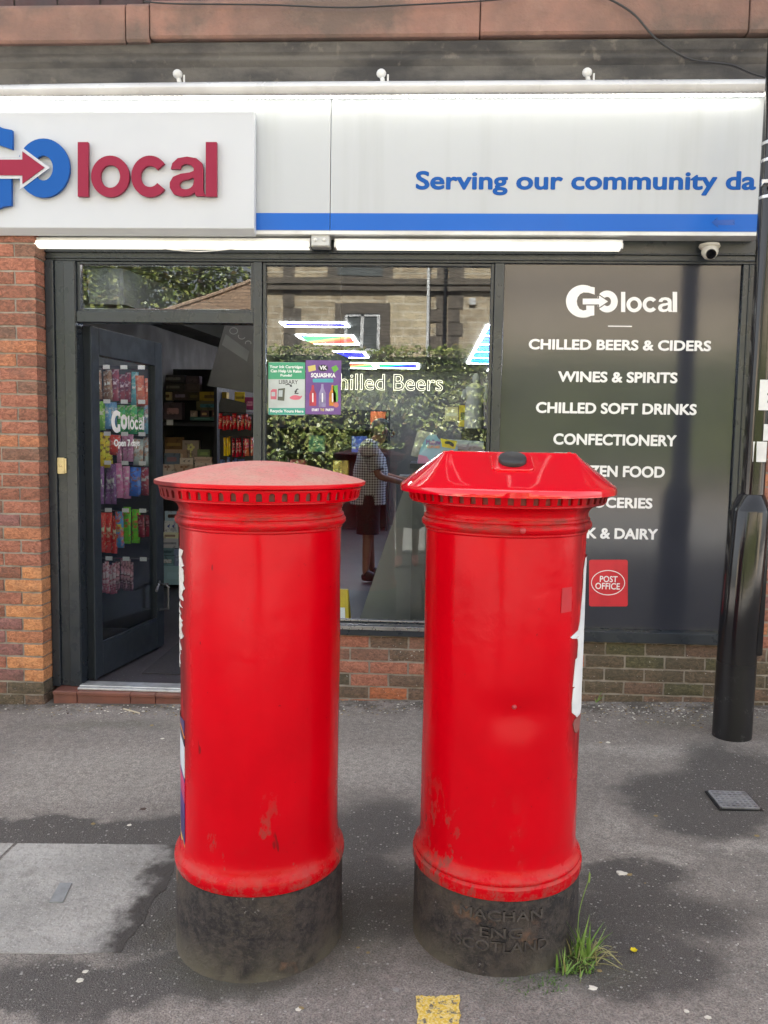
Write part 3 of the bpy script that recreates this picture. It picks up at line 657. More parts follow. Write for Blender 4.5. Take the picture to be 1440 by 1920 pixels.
# raised logo box
ly = -0.155; la, lb = P(400, 428, ly).z, P(400, 209, ly).z; lc = P(400, 443, -0.115).z
logo = thing('logo_sign', (lx1 - 0.6, ly, la), 'raised white box sign with big blue and crimson raised letters', 'sign')
mb = MB(); x0 = -4.0
mb.add([(x0, -0.104, lb), (x0, ly, lb), (x0, ly, la), (x0, -0.115, lc), (x0, -0.104, lc), (lx1, -0.104, lb), (lx1, ly, lb), (lx1, ly, la), (lx1, -0.115, lc), (lx1, -0.104, lc)], [(0, 1, 2, 3, 4), (5, 6, 7, 8, 9), (0, 1, 6, 5), (1, 2, 7, 6), (2, 3, 8, 7), (3, 4, 9, 8), (4, 0, 5, 9)])
mb.build('sign_box', M('white logo box', (0.5, 0.525, 0.575), 0.4, (0.48, 0.505, 0.555), 2), logo, bevel=0.004)
def on_logo(u, v):
    p = P((300 + (u - 677) * 1.78) / 2, (540 + (v - 297) * 1.934) / 2, ly); return p.x, p.z
def raised(name, sps, m, d0, d1, par):
    mb = MB()
    for s in sps: shape_on(mb, s, on_logo, d1 - d0, ly - d0)
    return mb.build(name, m, par, bevel=0.0015)
raised('letter', [[LOGO_G]], BLUE, 0.012, 0.03, logo); raised('letter', [LOGO_O], BLUE, 0.012, 0.03, logo)
for s in local_word(): raised('letter', [s], CRIMSON, 0.012, 0.03, logo)
raised('arrow_edge', [[LOGO_EDGE]], M('pale arrow edge', (0.5, 0.52, 0.58), 0.4), 0.0305, 0.034, logo); raised('arrow', [[LOGO_ARROW]], CRIMSON, 0.0345, 0.04, logo)

TUBE = glow('lit diffuser', (1, 0.97, 0.83), 0.115)
def batten(xa, xb, label):
    Y = -0.075; a, b = P(xa, 456, Y), P(xb, 456, Y); z1, z0 = P(600, 451, Y).z, P(600, 466, Y).z
    t = thing('fluorescent_light', ((a.x + b.x) / 2, Y, z1), label, 'lamp', 'fluorescent lights under the sign')
    mb = MB(); mb.box(a.x, b.x, Y + 0.0, Y + 0.06, z1 - 0.008, z1 + 0.012); mb.build('housing', WHITEMET, t, bevel=0.003)
    mb = MB(); n = 8; vs = []
    pr = [(Y + 0.03 - 0.042 * math.cos(math.pi * i / n), (z1 - 0.009) - (z1 - 0.009 - z0) * (math.sin(math.pi * i / n) ** 0.6)) for i in range(n + 1)]
    for x in (a.x + 0.012, b.x - 0.012): vs += [(x, y, z) for y, z in pr]
    k = n + 1; mb.add(vs, [(i, i + 1, i + 1 + k, i + k) for i in range(n)] + [tuple(range(k)), tuple(range(k, 2 * k)), (0, n, n + k, k)]); mb.build('diffuser', TUBE, t, True)
    for x in (a.x, b.x - 0.0115):
        mb = MB(); mb.box(x, x + 0.0115, Y - 0.013, Y + 0.073, z0 + 0.004, z1 - 0.009); mb.build('end_cap', WHITEMET, t, bevel=0.003)
batten(62, 582, 'lit white fluorescent light under the logo sign above the open door')
batten(627, 1168, 'lit white fluorescent light above the shop window and dark panel')
def jbox(x0, y0, x1, y1, label):
    Y = -0.08; a, b = P(x0, y1, Y), P(x1, y0, Y)
    t = thing('junction_box', ((a.x + b.x) / 2, Y, b.z), label, 'junction box', 'grey junction boxes under the sign')
    mb = MB(); mb.box(a.x, b.x, Y, Y + 0.07, a.z, b.z + 0.006); mb.build('box', M('grey box plastic', (0.42, 0.43, 0.44), 0.5), t, bevel=0.004)
    mb = MB(); mb.box(a.x + 0.004, b.x - 0.004, Y - 0.012, Y - 0.0005, a.z + 0.004, b.z); l = mb.build('lid', M('pale box lid', (0.5, 0.51, 0.52), 0.45), t, bevel=0.004)
    for q in (0.25, 0.72): MB().ball((a.x + (b.x - a.x) * q, Y - 0.013, (a.z + b.z) / 2), 0.011, 10, (1, 0.5, 1)).build('gland', WHITEMET, l, True)
jbox(583, 438, 619, 463, 'grey junction box with two round glands between the two fluorescent lights')
jbox(4, 443, 34, 454, 'small grey junction box under the sign by the brick pier')
def wire(name, pts, r, m, label, cat='cable'):
    mb = MB(); mb.tube(pts, r, 6); return tag(mb.build(name, m, None, True), label, cat)
def sagline(ps, n=5):
    o = []
    for i in range(len(ps) - 1):
        a, b, c, d = ps[max(i - 1, 0)], ps[i], ps[i + 1], ps[min(i + 2, len(ps) - 1)]
        for k in range(n):
            t = k / n; o.append(0.5 * ((2 * b) + (c - a) * t + (2 * a - 5 * b + 4 * c - d) * t * t + (3 * b - a - 3 * c + d) * t ** 3))
    return o + [ps[-1]]
wire('cable', sagline([P(x, y, -0.05) for x, y in ((298, 464), (320, 468), (372, 471.5), (420, 468.5), (455, 464))]), 0.0035, WHITEMET, 'thin white cable sagging below the fluorescent light over the door')
wire('cable', sagline([P(x, y, -0.07) for x, y in ((36, 447), (44, 452), (54, 452), (62, 448))]), 0.004, WHITEMET, 'short white cable looping from the small junction box to the light')
wire('cable', sagline([P(1110, -14, -0.19)] + [P(x, y, -0.19) for x, y in ((1150, 2), (1190, 28), (1225, 68), (1262, 95), (1300, 113), (1370, 122), (1410, 138), (1460, 152))]), 0.0055, BLACK, 'black cable drooping across the sandstone band towards the lamp post')
wire('cable', sagline([P(x, y, -0.19) for x, y in ((270, 3), (330, 7), (500, 9), (640, 14), (750, 10), (900, 2), (980, -6))]), 0.004, BLACK, 'thin black cable lying along the top of the sandstone band')
for x, y, l in ((333, 139, 'small white knob lamp on the sign hood above the logo'), (715, 138, 'small white knob lamp on the sign hood, middle of three'), (1101, 136, 'small white knob lamp on the sign hood below the drooping cable')):
    p = P(x, y, -0.15); t = thing('knob_lamp', (p.x, -0.15, hz1), l, 'lamp', 'white knob lamps on top of the sign')
    mb = MB(); mb.ball((p.x, -0.15, p.z), 0.026, 14, (1, 0.9, 0.9)); mb.build('head', WHITEMET, t, True)
    mb = MB(); mb.tube([(p.x, -0.15, p.z), (p.x + 0.012, -0.14, hz1 + 0.008)], 0.012, 8); mb.tube([(p.x + 0.035, -0.15, p.z - 0.005), (p.x + 0.035, -0.15, hz1 + 0.008)], 0.005, 6); mb.build('stem', WHITEMET, t, True)
# dome camera under the sign
p = P(1330, 470, -0.02); t = thing('security_camera', (p.x, FY, p.z), 'white dome security camera under the sign beside the lamp post', 'camera')
mb = MB(); mb.lathe([(0.052, 0), (0.056, -0.012), (0.05, -0.022), (0.034, -0.03)], (p.x, -0.02, P(1330, 458, -0.02).z), 24); mb.build('mount', M('cream plastic', (0.55, 0.53, 0.47), 0.45), t, True)
mb = MB(); mb.ball((p.x - 0.002, -0.035, P(1329, 472, -0.03).z), 0.044, 20); mb.build('shell', M('cream plastic', (0.55, 0.53, 0.47), 0.45), t, True)
mb = MB(); c = Vector((p.x - 0.002, -0.035, P(1329, 472, -0.03).z)); d = Vector((-0.1, -0.86, -0.5)).normalized(); mb.tube([c + d * 0.025, c + d * 0.0465], 0.026, 20); mb.build('lens', M('camera lens', (0.006, 0.006, 0.008), 0.08), t, True)

# ---------------------------------------------------------------- pillar boxes
def red_mat(name, ax, ay, left):
    t = NT(name); co = t.co
    n1 = t.noise(3, 4); n2 = t.noise(26, 5, 0.6); z = t.axis(2); x = t.axis(0)
    c = t.mix(t.ramp(n1, 0.35, 0.65), (0.6, 0.0003, 0.008), (0.53, 0.0003, 0.007))
    # scuffs showing primer, mostly low down
    sc = t.math('MULTIPLY', t.ramp(t.noise(11, 5, 0.7, (1, 1, 0.55)), 0.6 if left else 0.53, 0.67 if left else 0.62), t.math('MULTIPLY', t.ramp(z, 0.62, 0.3), 1.0 if left else t.ramp(x, ax + 0.1, ax - 0.12)))
    spk = t.math('MAXIMUM', t.ramp(t.noise(48, 3, 0.7), 0.71, 0.75), t.ramp(t.noise(30, 2, 0.5, (1, 1, 0.3)), 0.74, 0.77))
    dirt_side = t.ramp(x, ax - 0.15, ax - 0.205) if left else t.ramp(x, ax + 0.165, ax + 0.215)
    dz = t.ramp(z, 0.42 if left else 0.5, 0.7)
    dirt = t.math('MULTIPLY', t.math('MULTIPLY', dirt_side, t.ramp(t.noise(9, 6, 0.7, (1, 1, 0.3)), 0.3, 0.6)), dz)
    nm = t.n('ShaderNodeNewGeometry'); sx = t.n('ShaderNodeSeparateXYZ'); t.l(nm.outputs['Normal'], sx.inputs[0])
    dust = t.math('MULTIPLY', t.ramp(sx.outputs[2], 0.12, 0.7), t.ramp(t.noise(14, 5, 0.65), 0.36, 0.62))
    ringd = t.math('MULTIPLY', t.math('MULTIPLY', t.ramp(z, 0.315, 0.262), t.ramp(t.noise(24, 6, 0.75), 0.44, 0.62)), 0.55)
    rub = t.math('MULTIPLY', t.ramp(z, 1.335, 1.3, 0, 1), t.ramp(z, 1.255, 1.285)); rub = t.math('MULTIPLY', rub, t.ramp(t.noise(8, 5, 0.7, (1, 1, 2.5)), 0.46, 0.66, 0, 0.75))
    c = t.mix(t.math('MULTIPLY', dust, 0.4), c, (0.44, 0.13, 0.1)); c = t.mix(rub, c, (0.16, 0.05, 0.04))
    c = t.mix(t.math('MULTIPLY', t.math('MULTIPLY', t.ramp(z, 0.5, 0.3), t.ramp(n2, 0.5, 0.8)), 0.15), c, (0.34, 0.03, 0.03))
    c = t.mix(t.math('MULTIPLY', sc, 0.8), c, (0.2, 0.075, 0.06)); c = t.mix(t.math('MULTIPLY', spk, 0.75), c, (0.14, 0.01, 0.012))
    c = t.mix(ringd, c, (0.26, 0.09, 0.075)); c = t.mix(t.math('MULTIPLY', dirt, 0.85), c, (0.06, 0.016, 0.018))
    t.color(c)
    rg = t.math('ADD', t.ramp(n2, 0.3, 0.8, 0.19, 0.27), t.math('MULTIPLY', t.math('MAXIMUM', t.math('MAXIMUM', sc, dirt), dust), 0.4)); t.set(Roughness=rg)
    t.b.inputs['Specular IOR Level'].default_value = 0.17
    # old brushed paint: runs, brush sags and pits
    wr = t.math('MULTIPLY', t.noise(52, 5, 0.65, (1, 1, 0.6)), t.ramp(t.noise(4.2, 3), 0.44, 0.6, 0, 1.0)); h = t.math('ADD', t.math('ADD', t.math('MULTIPLY', t.noise(7, 4, 0.6, (1, 1, 0.4)), 1.0), wr), t.math('MULTIPLY', t.noise(34, 4, 0.6, (1, 1, 1.6)), 0.22)); h = t.math('SUBTRACT', h, t.math('MULTIPLY', spk, 0.25))
    t.bump(h, 0.13, 0.01); return t.mat
t = NT('weathered cap paint'); n1 = t.noise(7, 6, 0.65); n2 = t.noise(40, 4, 0.6, (1, 2.5, 1))
c = t.mix(t.ramp(n1, 0.35, 0.68), (0.6, 0.2, 0.18), (0.52, 0.28, 0.22)); c = t.mix(t.ramp(t.noise(3.2, 5, 0.6), 0.5, 0.72, 0, 0.75), c, (0.55, 0.055, 0.05)); c = t.mix(t.ramp(n2, 0.55, 0.7, 0, 0.3), c, (0.3, 0.12, 0.09))
c = t.mix(t.ramp(t.noise(130, 4, 0.7), 0.52, 0.66, 0, 0.4), c, (0.2, 0.1, 0.075)); c = t.mix(t.ramp(t.noise(18, 6, 0.75), 0.56, 0.68, 0, 0.45), c, (0.3, 0.17, 0.13)); t.color(c).set(Roughness=0.72).bump(n2, 0.25, 0.003); CAPM = t.mat
t = NT('rusty black iron'); n1 = t.noise(5, 6, 0.65, (1, 1, 0.7)); n2 = t.noise(30, 6, 0.7)
z = t.axis(2); low = t.ramp(z, 0.12, -0.02)
n3 = t.noise(70, 5, 0.75); c = t.mix(t.ramp(n2, 0.4, 0.6), (0.055, 0.044, 0.042), (0.017, 0.014, 0.017)); c = t.mix(t.ramp(n3, 0.52, 0.62, 0, 0.4), c, (0.1, 0.08, 0.07))
c = t.mix(t.ramp(n1, 0.47, 0.68, 0, 0.75), c, (0.085, 0.066, 0.052)); c = t.mix(t.math('MULTIPLY', low, t.ramp(t.noise(8, 5), 0.3, 0.55)), c, (0.13, 0.112, 0.086))
c = t.mix(t.ramp(t.noise(7.5, 5, 0.6), 0.6, 0.7, 0, 0.7), c, (0.2, 0.11, 0.07)); c = t.mix(t.math('MULTIPLY', t.ramp(t.noise(85, 5, 0.75), 0.6, 0.66), t.ramp(t.noise(3.3, 2), 0.56, 0.66)), c, (0.36, 0.34, 0.33))
t.color(c).set(Roughness=0.7).bump(t.math('ADD', t.math('ADD', n2, n3), t.math('MULTIPLY', n1, 0.5)), 0.9, 0.006); IRON = t.mat
RECESS2 = M('painted over recess', (0.24, 0.03, 0.026), 0.7, (0.13, 0.03, 0.024), 30)
RECESS = M('grimy recess', (0.17, 0.05, 0.04), 0.85, (0.1, 0.045, 0.033), 40)

def on_cyl(ax, ay, r, ang, z): a = R(ang); return (ax + r * math.sin(a), ay - r * math.cos(a), z)
def pillar(name_label, ax, ay, left, hood_):
    gz = ground_z(ax)
    t = thing('pillar_box', (ax, ay, gz), name_label, 'post box', 'sealed red pillar boxes on the pavement')
    red = red_mat('red gloss paint ' + ('worn' if left else 'scuffed'), ax, ay, left)
    zr = P(ax * 0 + (488 if left else 929), 1605 if left else 1612, ay).z     # height of the foot ring's lower edge
    zr = 0.25 if left else 0.243
    mb = MB(); mb.lathe([(0.2535, gz - 0.05), (0.2535, gz + 0.01), (0.2525, 0.1), (0.2515, zr - 0.004), (0.24, zr)], (ax, ay, 0), 96); mb.build('base', IRON, t, True)
    if left: ring = [(0.238, zr - 0.003), (0.2525, zr - 0.001), (0.2565, zr + 0.01), (0.2575, zr + 0.024), (0.2545, zr + 0.037), (0.2475, zr + 0.046), (0.2435, zr + 0.055), (0.239, zr + 0.075), (0.2365, zr + 0.1)]
    else: ring = [(0.238, zr - 0.003), (0.255, zr - 0.001), (0.2575, zr + 0.006), (0.2575, zr + 0.03), (0.253, zr + 0.035), (0.2505, zr + 0.037), (0.253, zr + 0.041), (0.253, zr + 0.047), (0.2485, zr + 0.053), (0.2435, zr + 0.058), (0.2385, zr + 0.08), (0.2365, zr + 0.1)]
    body = ring + [(0.236, 0.5), (0.236, 0.8), (0.236, 1.0), (0.236, 1.259)]
    mb = MB(); n = 144; vs = []; fs = []
    pr = []
    for (r0, z0), (r1, z1) in zip(body, body[1:]):
        k = max(1, int((z1 - z0) / 0.02)); pr += [(r0 + (r1 - r0) * i / k, z0 + (z1 - z0) * i / k) for i in range(k)]
    pr.append(body[-1])
    for r, z in pr:
        for i in range(n):
            a = 2 * math.pi * i / n; rr = r
            if z > 0.33 and z < 1.25:
                rr += 0.0016 * noise.noise(Vector((math.cos(a) * 2.2 + (0 if left else 9), math.sin(a) * 2.2, z * 3))) + 0.0009 * noise.noise(Vector((math.cos(a) * 7, math.sin(a) * 7 + (0 if left else 5), z * 6)))
                if not left:          # the shallow dent in the front of the scuffed one
                    da = (math.degrees(a) + 90 - 9 + 180) % 360 - 180; rr -= 0.0125 * math.exp(-(da / 23) ** 2 - ((z - 0.775) / (0.032 if z > 0.775 else 0.07)) ** 2)
            vs.append((ax + rr * math.cos(a), ay + rr * math.sin(a), z))
    for j in range(len(pr) - 1):
        for i in range(n): q = (i + 1) % n; fs.append((j * n + i, j * n + q, (j + 1) * n + q, (j + 1) * n + i))
    mb.add(vs, fs); mb.build('barrel', red, t, True)
    neck = [(0.23, 1.259), (0.2385, 1.26), (0.2405, 1.2635), (0.239, 1.267), (0.2405, 1.269), (0.2465, 1.272), (0.2505, 1.279), (0.2505, 1.286), (0.247, 1.292), (0.242, 1.2945), (0.2445, 1.298), (0.2435, 1.3025), (0.2395, 1.306), (0.2385, 1.312), (0.24, 1.3205), (0.2455, 1.3295), (0.255, 1.336), (0.262, 1.3385), (0.267, 1.34), (0.2835, 1.344), (0.2835, 1.348), (0.23, 1.3485)]
    mb = MB(); mb.lathe(neck, (ax, ay, 0), 96, caps=False); mb.build('neck_moulding', red, t, True)
    # the frieze of small arched recesses
    z0, z1, zt = 1.3485, 1.3775, 1.389; rb, rf = 0.2825, 0.2885
    mb = MB(); mb.lathe([(0.2, z0), (rb, z0), (rb + 0.002, z1), (0.2, z1)], (ax, ay, 0), 108, caps=False); fz = mb.build('frieze', RECESS if left else RECESS2, t, True)
    mb = MB(); N = 54
    for i in range(N):
        a0 = 360.0 * i / N; w = 360.0 / N; h = w * 0.235; cm = a0 + w / 2; zs = z0 + 0.0035; za = z0 + 0.0182; ar = 0.0078
        front = lambda a, z, r=None: on_cyl(ax, ay, (rf + 0.006 * (z - z0) / (z1 - z0)) if r is None else r, a, z)
        arch = [(cm - h, zs), (cm - h, za)] + [(cm - h * math.cos(R(180 * k / 6)), za + ar * math.sin(R(180 * k / 6))) for k in range(1, 6)] + [(cm + h, za), (cm + h, zs)]
        top = [(a0, zs), (a0, za)] + [(a0 + w * k / 6, z1) for k in range(1, 6)] + [(a0 + w, za), (a0 + w, zs)]
        m = len(arch); vs = [front(*q) for q in arch] + [front(*q) for q in top] + [front(q[0], q[1], rb + 0.0005) for q in arch]
        fs = [(k, k + 1, m + k + 1, m + k) for k in range(m - 1)] + [(k, k + 1, 2 * m + k + 1, 2 * m + k) for k in range(m - 1)]
        mb.add(vs, fs)
        b = [front(a0, z0), front(a0 + w, z0), front(a0 + w, zs), front(cm + h, zs), front(cm - h, zs), front(a0, zs)]; mb.add(b + [front(cm - h, zs, rb), front(cm + h, zs, rb)], [(0, 1, 2, 3, 4, 5), (3, 4, 6, 7)])
        tp = [front(a0, za), front(a0 + w / 6, z1), front(a0, z1)]; tq = [front(a0 + w, za), front(a0 + w * 5 / 6, z1), front(a0 + w, z1)]; mb.add(tp + tq, [(0, 1, 2), (3, 4, 5)])
    mb.lathe([(0.25, z1), (rf + 0.0065, z1), (rf + 0.0065, z1 + 0.003), (0.29, z1 + 0.004), (0.25, z1 + 0.004)], (ax, ay, 0), 108, caps=False); mb.build('arcade', red, fz)
    if not hood_:
        cap = [(0.25, 1.3815), (0.2925, 1.3818), (0.303, 1.383), (0.307, 1.386), (0.3075, 1.3935)]
        mb = MB(); mb.lathe(cap + [(0.306, 1.396)], (ax, ay, 0), 108, caps=False); mb.build('cap_rim', red, t, True)
        dome = [(0.3058, 1.396), (0.3, 1.3985), (0.28, 1.4045), (0.24, 1.415), (0.19, 1.428), (0.14, 1.4385), (0.09, 1.4465), (0.04, 1.4505), (0.001, 1.4515)]
        mb = MB(); mb.lathe(dome, (ax, ay, 0), 96, caps=False); mb.build('cap', CAPM, t, True)
    return t, red
AXL = P(490, 1300, -2.25).x; AYL = -2.255
AXR = P(938.5, 1300, -2.2).x; AYR = -2.205
pbl, redl = pillar('red pillar box with faded domed cap, the one nearer the open door', AXL, AYL, True, False)
pbr, redr = pillar('scuffed red pillar box under a glossy sloped hood with black knob', AXR, AYR, False, True)

# the hood over the second one: round at the rim, a straight ridge on top
t = NT('fresh red gloss'); t.color((0.64, 0.0003, 0.012)); t.set(Roughness=0.07); t.b.inputs['Coat Weight'].default_value = 0.35; t.b.inputs['Coat Roughness'].default_value = 0.03
t.bump(t.noise(5, 2), 0.06, 0.02); HOODM = t.mat
n = 96; hz = 1.372; loops = []
def loop(k, z):           # k 0 rim circle .. 1 ridge rectangle
    o = []
    for i in range(n):
        a = 2 * math.pi * i / n; c, s = math.cos(a), math.sin(a)
        r = 0.3165; sq = (abs(c) ** 7 + abs(s) ** 7) ** (-1 / 7)
        cx, cy = r * c * (1 + 0.0 * sq), r * s
        bx, by = 0.193 * c * sq, 0.085 * s * sq
        o.append((AXR + cx * (1 - k) + bx * k, AYR + cy * (1 - k) + by * k, z))
    return o
lv = [(0.0, hz, 0.985), (0.0, hz + 0.001, 1), (0, hz + 0.016, 1), (0.012, hz + 0.0195, 1)] + [(k, hz + 0.0195 + 0.096 * k ** 0.97, 1) for k in (0.06, 0.2, 0.4, 0.6, 0.8, 0.94, 0.985)] + [(1.0, hz + 0.1165, 1), (1.03, hz + 0.1175, 1)]
mb = MB(); vs = []
for k, z, sc in lv: vs += [(AXR + (x - AXR) * sc, AYR + (y - AYR) * sc, zz) for x, y, zz in loop(k, z)]
fs = [(j * n + i, j * n + (i + 1) % n, (j + 1) * n + (i + 1) % n, (j + 1) * n + i) for j in range(len(lv) - 1) for i in range(n)] + [tuple(range((len(lv) - 1) * n, len(lv) * n)), tuple(range(n))[::-1]]
mb.add(vs, fs); hoodp = mb.build('hood', HOODM, pbr, True)
kc = P(960, 862, AYR - 0.15); nrm = Vector((0, -0.41, 0.91)).normalized(); tg = Vector((1, 0, 0)); bt = nrm.cross(tg)
mb = MB(); kx = kc.x; ky = AYR - 0.158; kk = (0.3165 - 0.158) / (0.3165 - 0.085); kz = hz + 0.0195 + 0.096 * kk ** 0.97
ctr = Vector((kx, ky, kz + 0.0035))
def disc(mb, r, h0, h1, n=40, br=0.004):
    vs = []; pr = [(r, h0), (r, h1 - br), (r - br * 0.4, h1 - br * 0.3), (r - br, h1)]
    for rr, h in pr: vs += [ctr + nrm * h + (tg * math.cos(2 * math.pi * i / n) + bt * math.sin(2 * math.pi * i / n)) * rr for i in range(n)]
    mb.add(vs, [(j * n + i, j * n + (i + 1) % n, (j + 1) * n + (i + 1) % n, (j + 1) * n + i) for j in range(3) for i in range(n)] + [tuple(range(3 * n, 4 * n)), tuple(range(n))[::-1]])
pts = rrect(-0.057, -0.052, 0.057, 0.052, 0.022); mb.slab([ctr - nrm * 0.004 + tg * u + bt * v for u, v in pts], nrm * 0.008); mb.build('raised_plate', HOODM, hoodp, bevel=0.002)
mb = MB(); disc(mb, 0.0385, 0.0045, 0.0185); mb.build('knob', M('satin black knob', (0.016, 0.016, 0.018), 0.42, (0.022, 0.022, 0.024)), hoodp, True)
for sx in (-1, 1):
    mb = MB(); mb.ball((AXR + sx * 0.168, AYR - 0.07, hz + 0.116), 0.009, 10, (1, 1, 0.5)); mb.build('rivet', HOODM, hoodp, True)
mb = MB(); mb.ball(on_cyl(AXR, AYR, 0.251, 5, 1.2825), 0.0085, 12, (1, 0.7, 1)); mb.build('screw', M('faded red screw', (0.5, 0.05, 0.06), 0.5), pbr, True)
# founder's letters cast on the base
def cast(body, ang, zc, h, wdeg, depth=0.0045):
    V, F = text_pts(body, 0.003); x0, x1 = min(v.x for v in V), max(v.x for v in V); y0, y1 = min(v.y for v in V), max(v.y for v in V); mb = MB()
    mb.add([on_cyl(AXR, AYR, 0.2515 + (depth if v.z > 0 else -0.003) + v.z * 0.0002, ang + ((v.x - x0) / (x1 - x0) - 0.5) * wdeg, zc + ((v.y - y0) / (y1 - y0) - 0.5) * h) for v in V], F); return mb
mb = MB(); mb.ball(on_cyl(AXR, AYR, 0.2275, 4, 0.79), 0.007, 10); mb.build('screw', M('faded red screw', (0.5, 0.05, 0.06), 0.5), pbr, True)
mb = cast('MACHAN', -1, P(925, 1716, AYR - 0.25).z, 0.03, 54); mb2 = cast('ENG', -1, P(925, 1748, AYR - 0.25).z, 0.03, 27); mb.add(mb2.v, mb2.f); mb3 = cast('SCOTLAND', 0, P(925, 1774, AYR - 0.25).z, 0.032, 62); mb.add(mb3.v, mb3.f)
mb.build('cast_lettering', M('rubbed iron', (0.085, 0.072, 0.067), 0.7, (0.045, 0.038, 0.037), 30), pbr)
# remains of stickers and torn paper
PAPER = M('torn white paper', (0.66, 0.66, 0.66), 0.8, (0.5, 0.49, 0.47), 30, bump=0.3, bs=120)
def patch_on(ax, ay, cols, m, name, par, r=0.2375, th=0.0012, label=None, nz=2):
    """ragged paper: cols = list of (z, left angle, right angle)"""
    mb = MB(); vs = []; k = 5
    for z, a, b in cols:
        for i in range(k): vs.append(on_cyl(ax, ay, r + th + 0.0006 * random.random(), a + (b - a) * i / (k - 1), z))
    o = len(vs); vs += [on_cyl(ax, ay, r - 0.0005, a + (b - a) * i / (k - 1), z) for z, a, b in cols for i in range(k)]
    m_ = len(cols); fs = [(j * k + i, j * k + i + 1, (j + 1) * k + i + 1, (j + 1) * k + i) for j in range(m_ - 1) for i in range(k - 1)]
    fs += [(j * k, (j + 1) * k, o + (j + 1) * k, o + j * k) for j in range(m_ - 1)] + [(j * k + k - 1, (j + 1) * k + k - 1, o + (j + 1) * k + k - 1, o + j * k + k - 1) for j in range(m_ - 1)]
    mb.add(vs, fs); q = mb.build(name, m, par, True)
    if label: q['label'] = label
    return q
zL = lambda y: P(348, y, AYL).z
cols = []; yy = 1020
while yy <= 1238:
    f = (yy - 1020) / 218; w = -54 if 0.08 < f < 0.42 else (-58 if f < 0.75 else -64); cols.append((zL(yy), -100, w + random.choice([-26, -18, -9, -6, -3, 0, 0, 2]) * (1 if f > 0.42 else 0.4) + random.uniform(-3, 3))); yy += 4.5
patch_on(AXL, AYL, cols, PAPER, 'torn_paper', pbl, label='ragged white paper remains')
t = NT('torn event sticker'); z = t.axis(2); cr = t.n('ShaderNodeValToRGB'); cr.color_ramp.interpolation = 'CONSTANT'
za, zb_ = zL(1588), zL(1322)
t.l(t.ramp(z, za, zb_), cr.inputs[0])
q = t.n('ShaderNodeMapRange'); t.l(t.math('ADD', z, t.math('MULTIPLY', t.axis(0), 1.1)), q.inputs[0]); q.inputs[1].default_value = za + (AXL - 0.225) * 1.1; q.inputs[2].default_value = zb_ + (AXL - 0.225) * 1.1; t.l(q.outputs[0], cr.inputs[0])
el = cr.color_ramp.elements; el[0].position = 0; el[0].color = (0.06, 0.09, 0.2, 1); el[1].position = 0.1; el[1].color = (0.7, 0.6, 0.6, 1)
for pos, col in ((0.14, (0.04, 0.06, 0.16)), (0.2, (0.75, 0.4, 0.05)), (0.24, (0.05, 0.03, 0.14)), (0.42, (0.09, 0.04, 0.2)), (0.52, (0.42, 0.05, 0.14)), (0.6, (0.55, 0.04, 0.16)), (0.66, (0.12, 0.05, 0.2)), (0.69, (0.62, 0.68, 0.75)), (0.9, (0.03, 0.025, 0.06)), (0.95, (0.7, 0.25, 0.04)), (0.97, (0.06, 0.04, 0.15))):
    e = el.new(pos); e.color = col + (1,)
t.color(cr.outputs[0]).set(Roughness=0.45)
patch_on(AXL, AYL, [(zL(1322 + 266 * i / 16), -100, -55 - (3 if i > 14 else 0) - (4 if i == 16 else 0)) for i in range(17)], t.mat, 'sticker', pbl, label='colourful event sticker torn across its top')
zR = lambda y: P(1085, y, AYR).z
cols = []
for y, a in ((1038, 79), (1060, 75), (1090, 74), (1120, 72), (1150, 70), (1164, 67), (1167, 62), (1170, 53), (1172, 50), (1175, 52), (1178, 60), (1181, 67), (1190, 68), (1213, 68), (1215, 64), (1240, 63), (1262, 62), (1264, 66), (1266, 62), (1290, 61), (1308, 62), (1316, 67), (1324, 72)):
    cols.append((zR(y), (a - 9 if a > 60 else a - 3) + random.uniform(-0.6, 0.6), 100))
patch_on(AXR, AYR, cols, M('white poster paper', (0.74, 0.76, 0.8), 0.7, (0.66, 0.68, 0.72), 12), 'torn_paper', pbr, label='white paper strip with one torn pointed tail')
patch_on(AXR, AYR, [(zR(1322), 58, 78), (zR(1330), 55, 76), (zR(1345), 58, 70), (zR(1350), 61, 66)], M('brown paste', (0.26, 0.09, 0.08), 0.8), 'paste_mark', pbr)
p0, p1 = P(1027, 1150, AYR - 0.2).z, P(1027, 1103, AYR - 0.2).z
patch_on(AXR, AYR, [(p0, 36, 47), (p1, 36.5, 46.5)], M('faded square', (0.5, 0.014, 0.024), 0.5), 'sticker_mark', pbr, th=0.0006)

# ---------------------------------------------------------------- lamp post
POSTM = NT('black gloss post paint'); n2 = POSTM.noise(22, 5, 0.65)
POSTM.color(POSTM.mix(POSTM.math('MULTIPLY', POSTM.ramp(POSTM.noise(14, 5, 0.7), 0.57, 0.68), POSTM.ramp(POSTM.axis(2), 0.45, 0.2, 0, 0.8)), (0.008, 0.008, 0.01), (0.1, 0.1, 0.1))).set(Roughness=POSTM.ramp(POSTM.axis(2), 0.2, 0.7, 0.4, 0.13)); POSTM.bump(n2, 0.06, 0.008); POSTM = POSTM.mat
PXc = gpt(1383, 1392).x + 0.005; PYc = gpt(1383, 1392).y + 0.095; gz = ground_z(PXc)
post = thing('lamp_post', (PXc, PYc, gz), 'black lamp post with pasted notices at the right end of the shopfront', 'lamp post')
zc_ = P(1405, 955, PYc).z; zc1 = P(1408, 928, PYc).z
cx2 = P(1417, 850, PYc).x; PXt = P(1406, 955, PYc).x
mb = MB(); mb.tube([(PXc, PYc, gz - 0.05), (PXc + 0.006, PYc, 0.6), (PXt, PYc, zc_ - 0.01), (PXt, PYc, zc_)], [0.094, 0.094, 0.094, 0.091], 48); mb.build('base', POSTM, post, True)
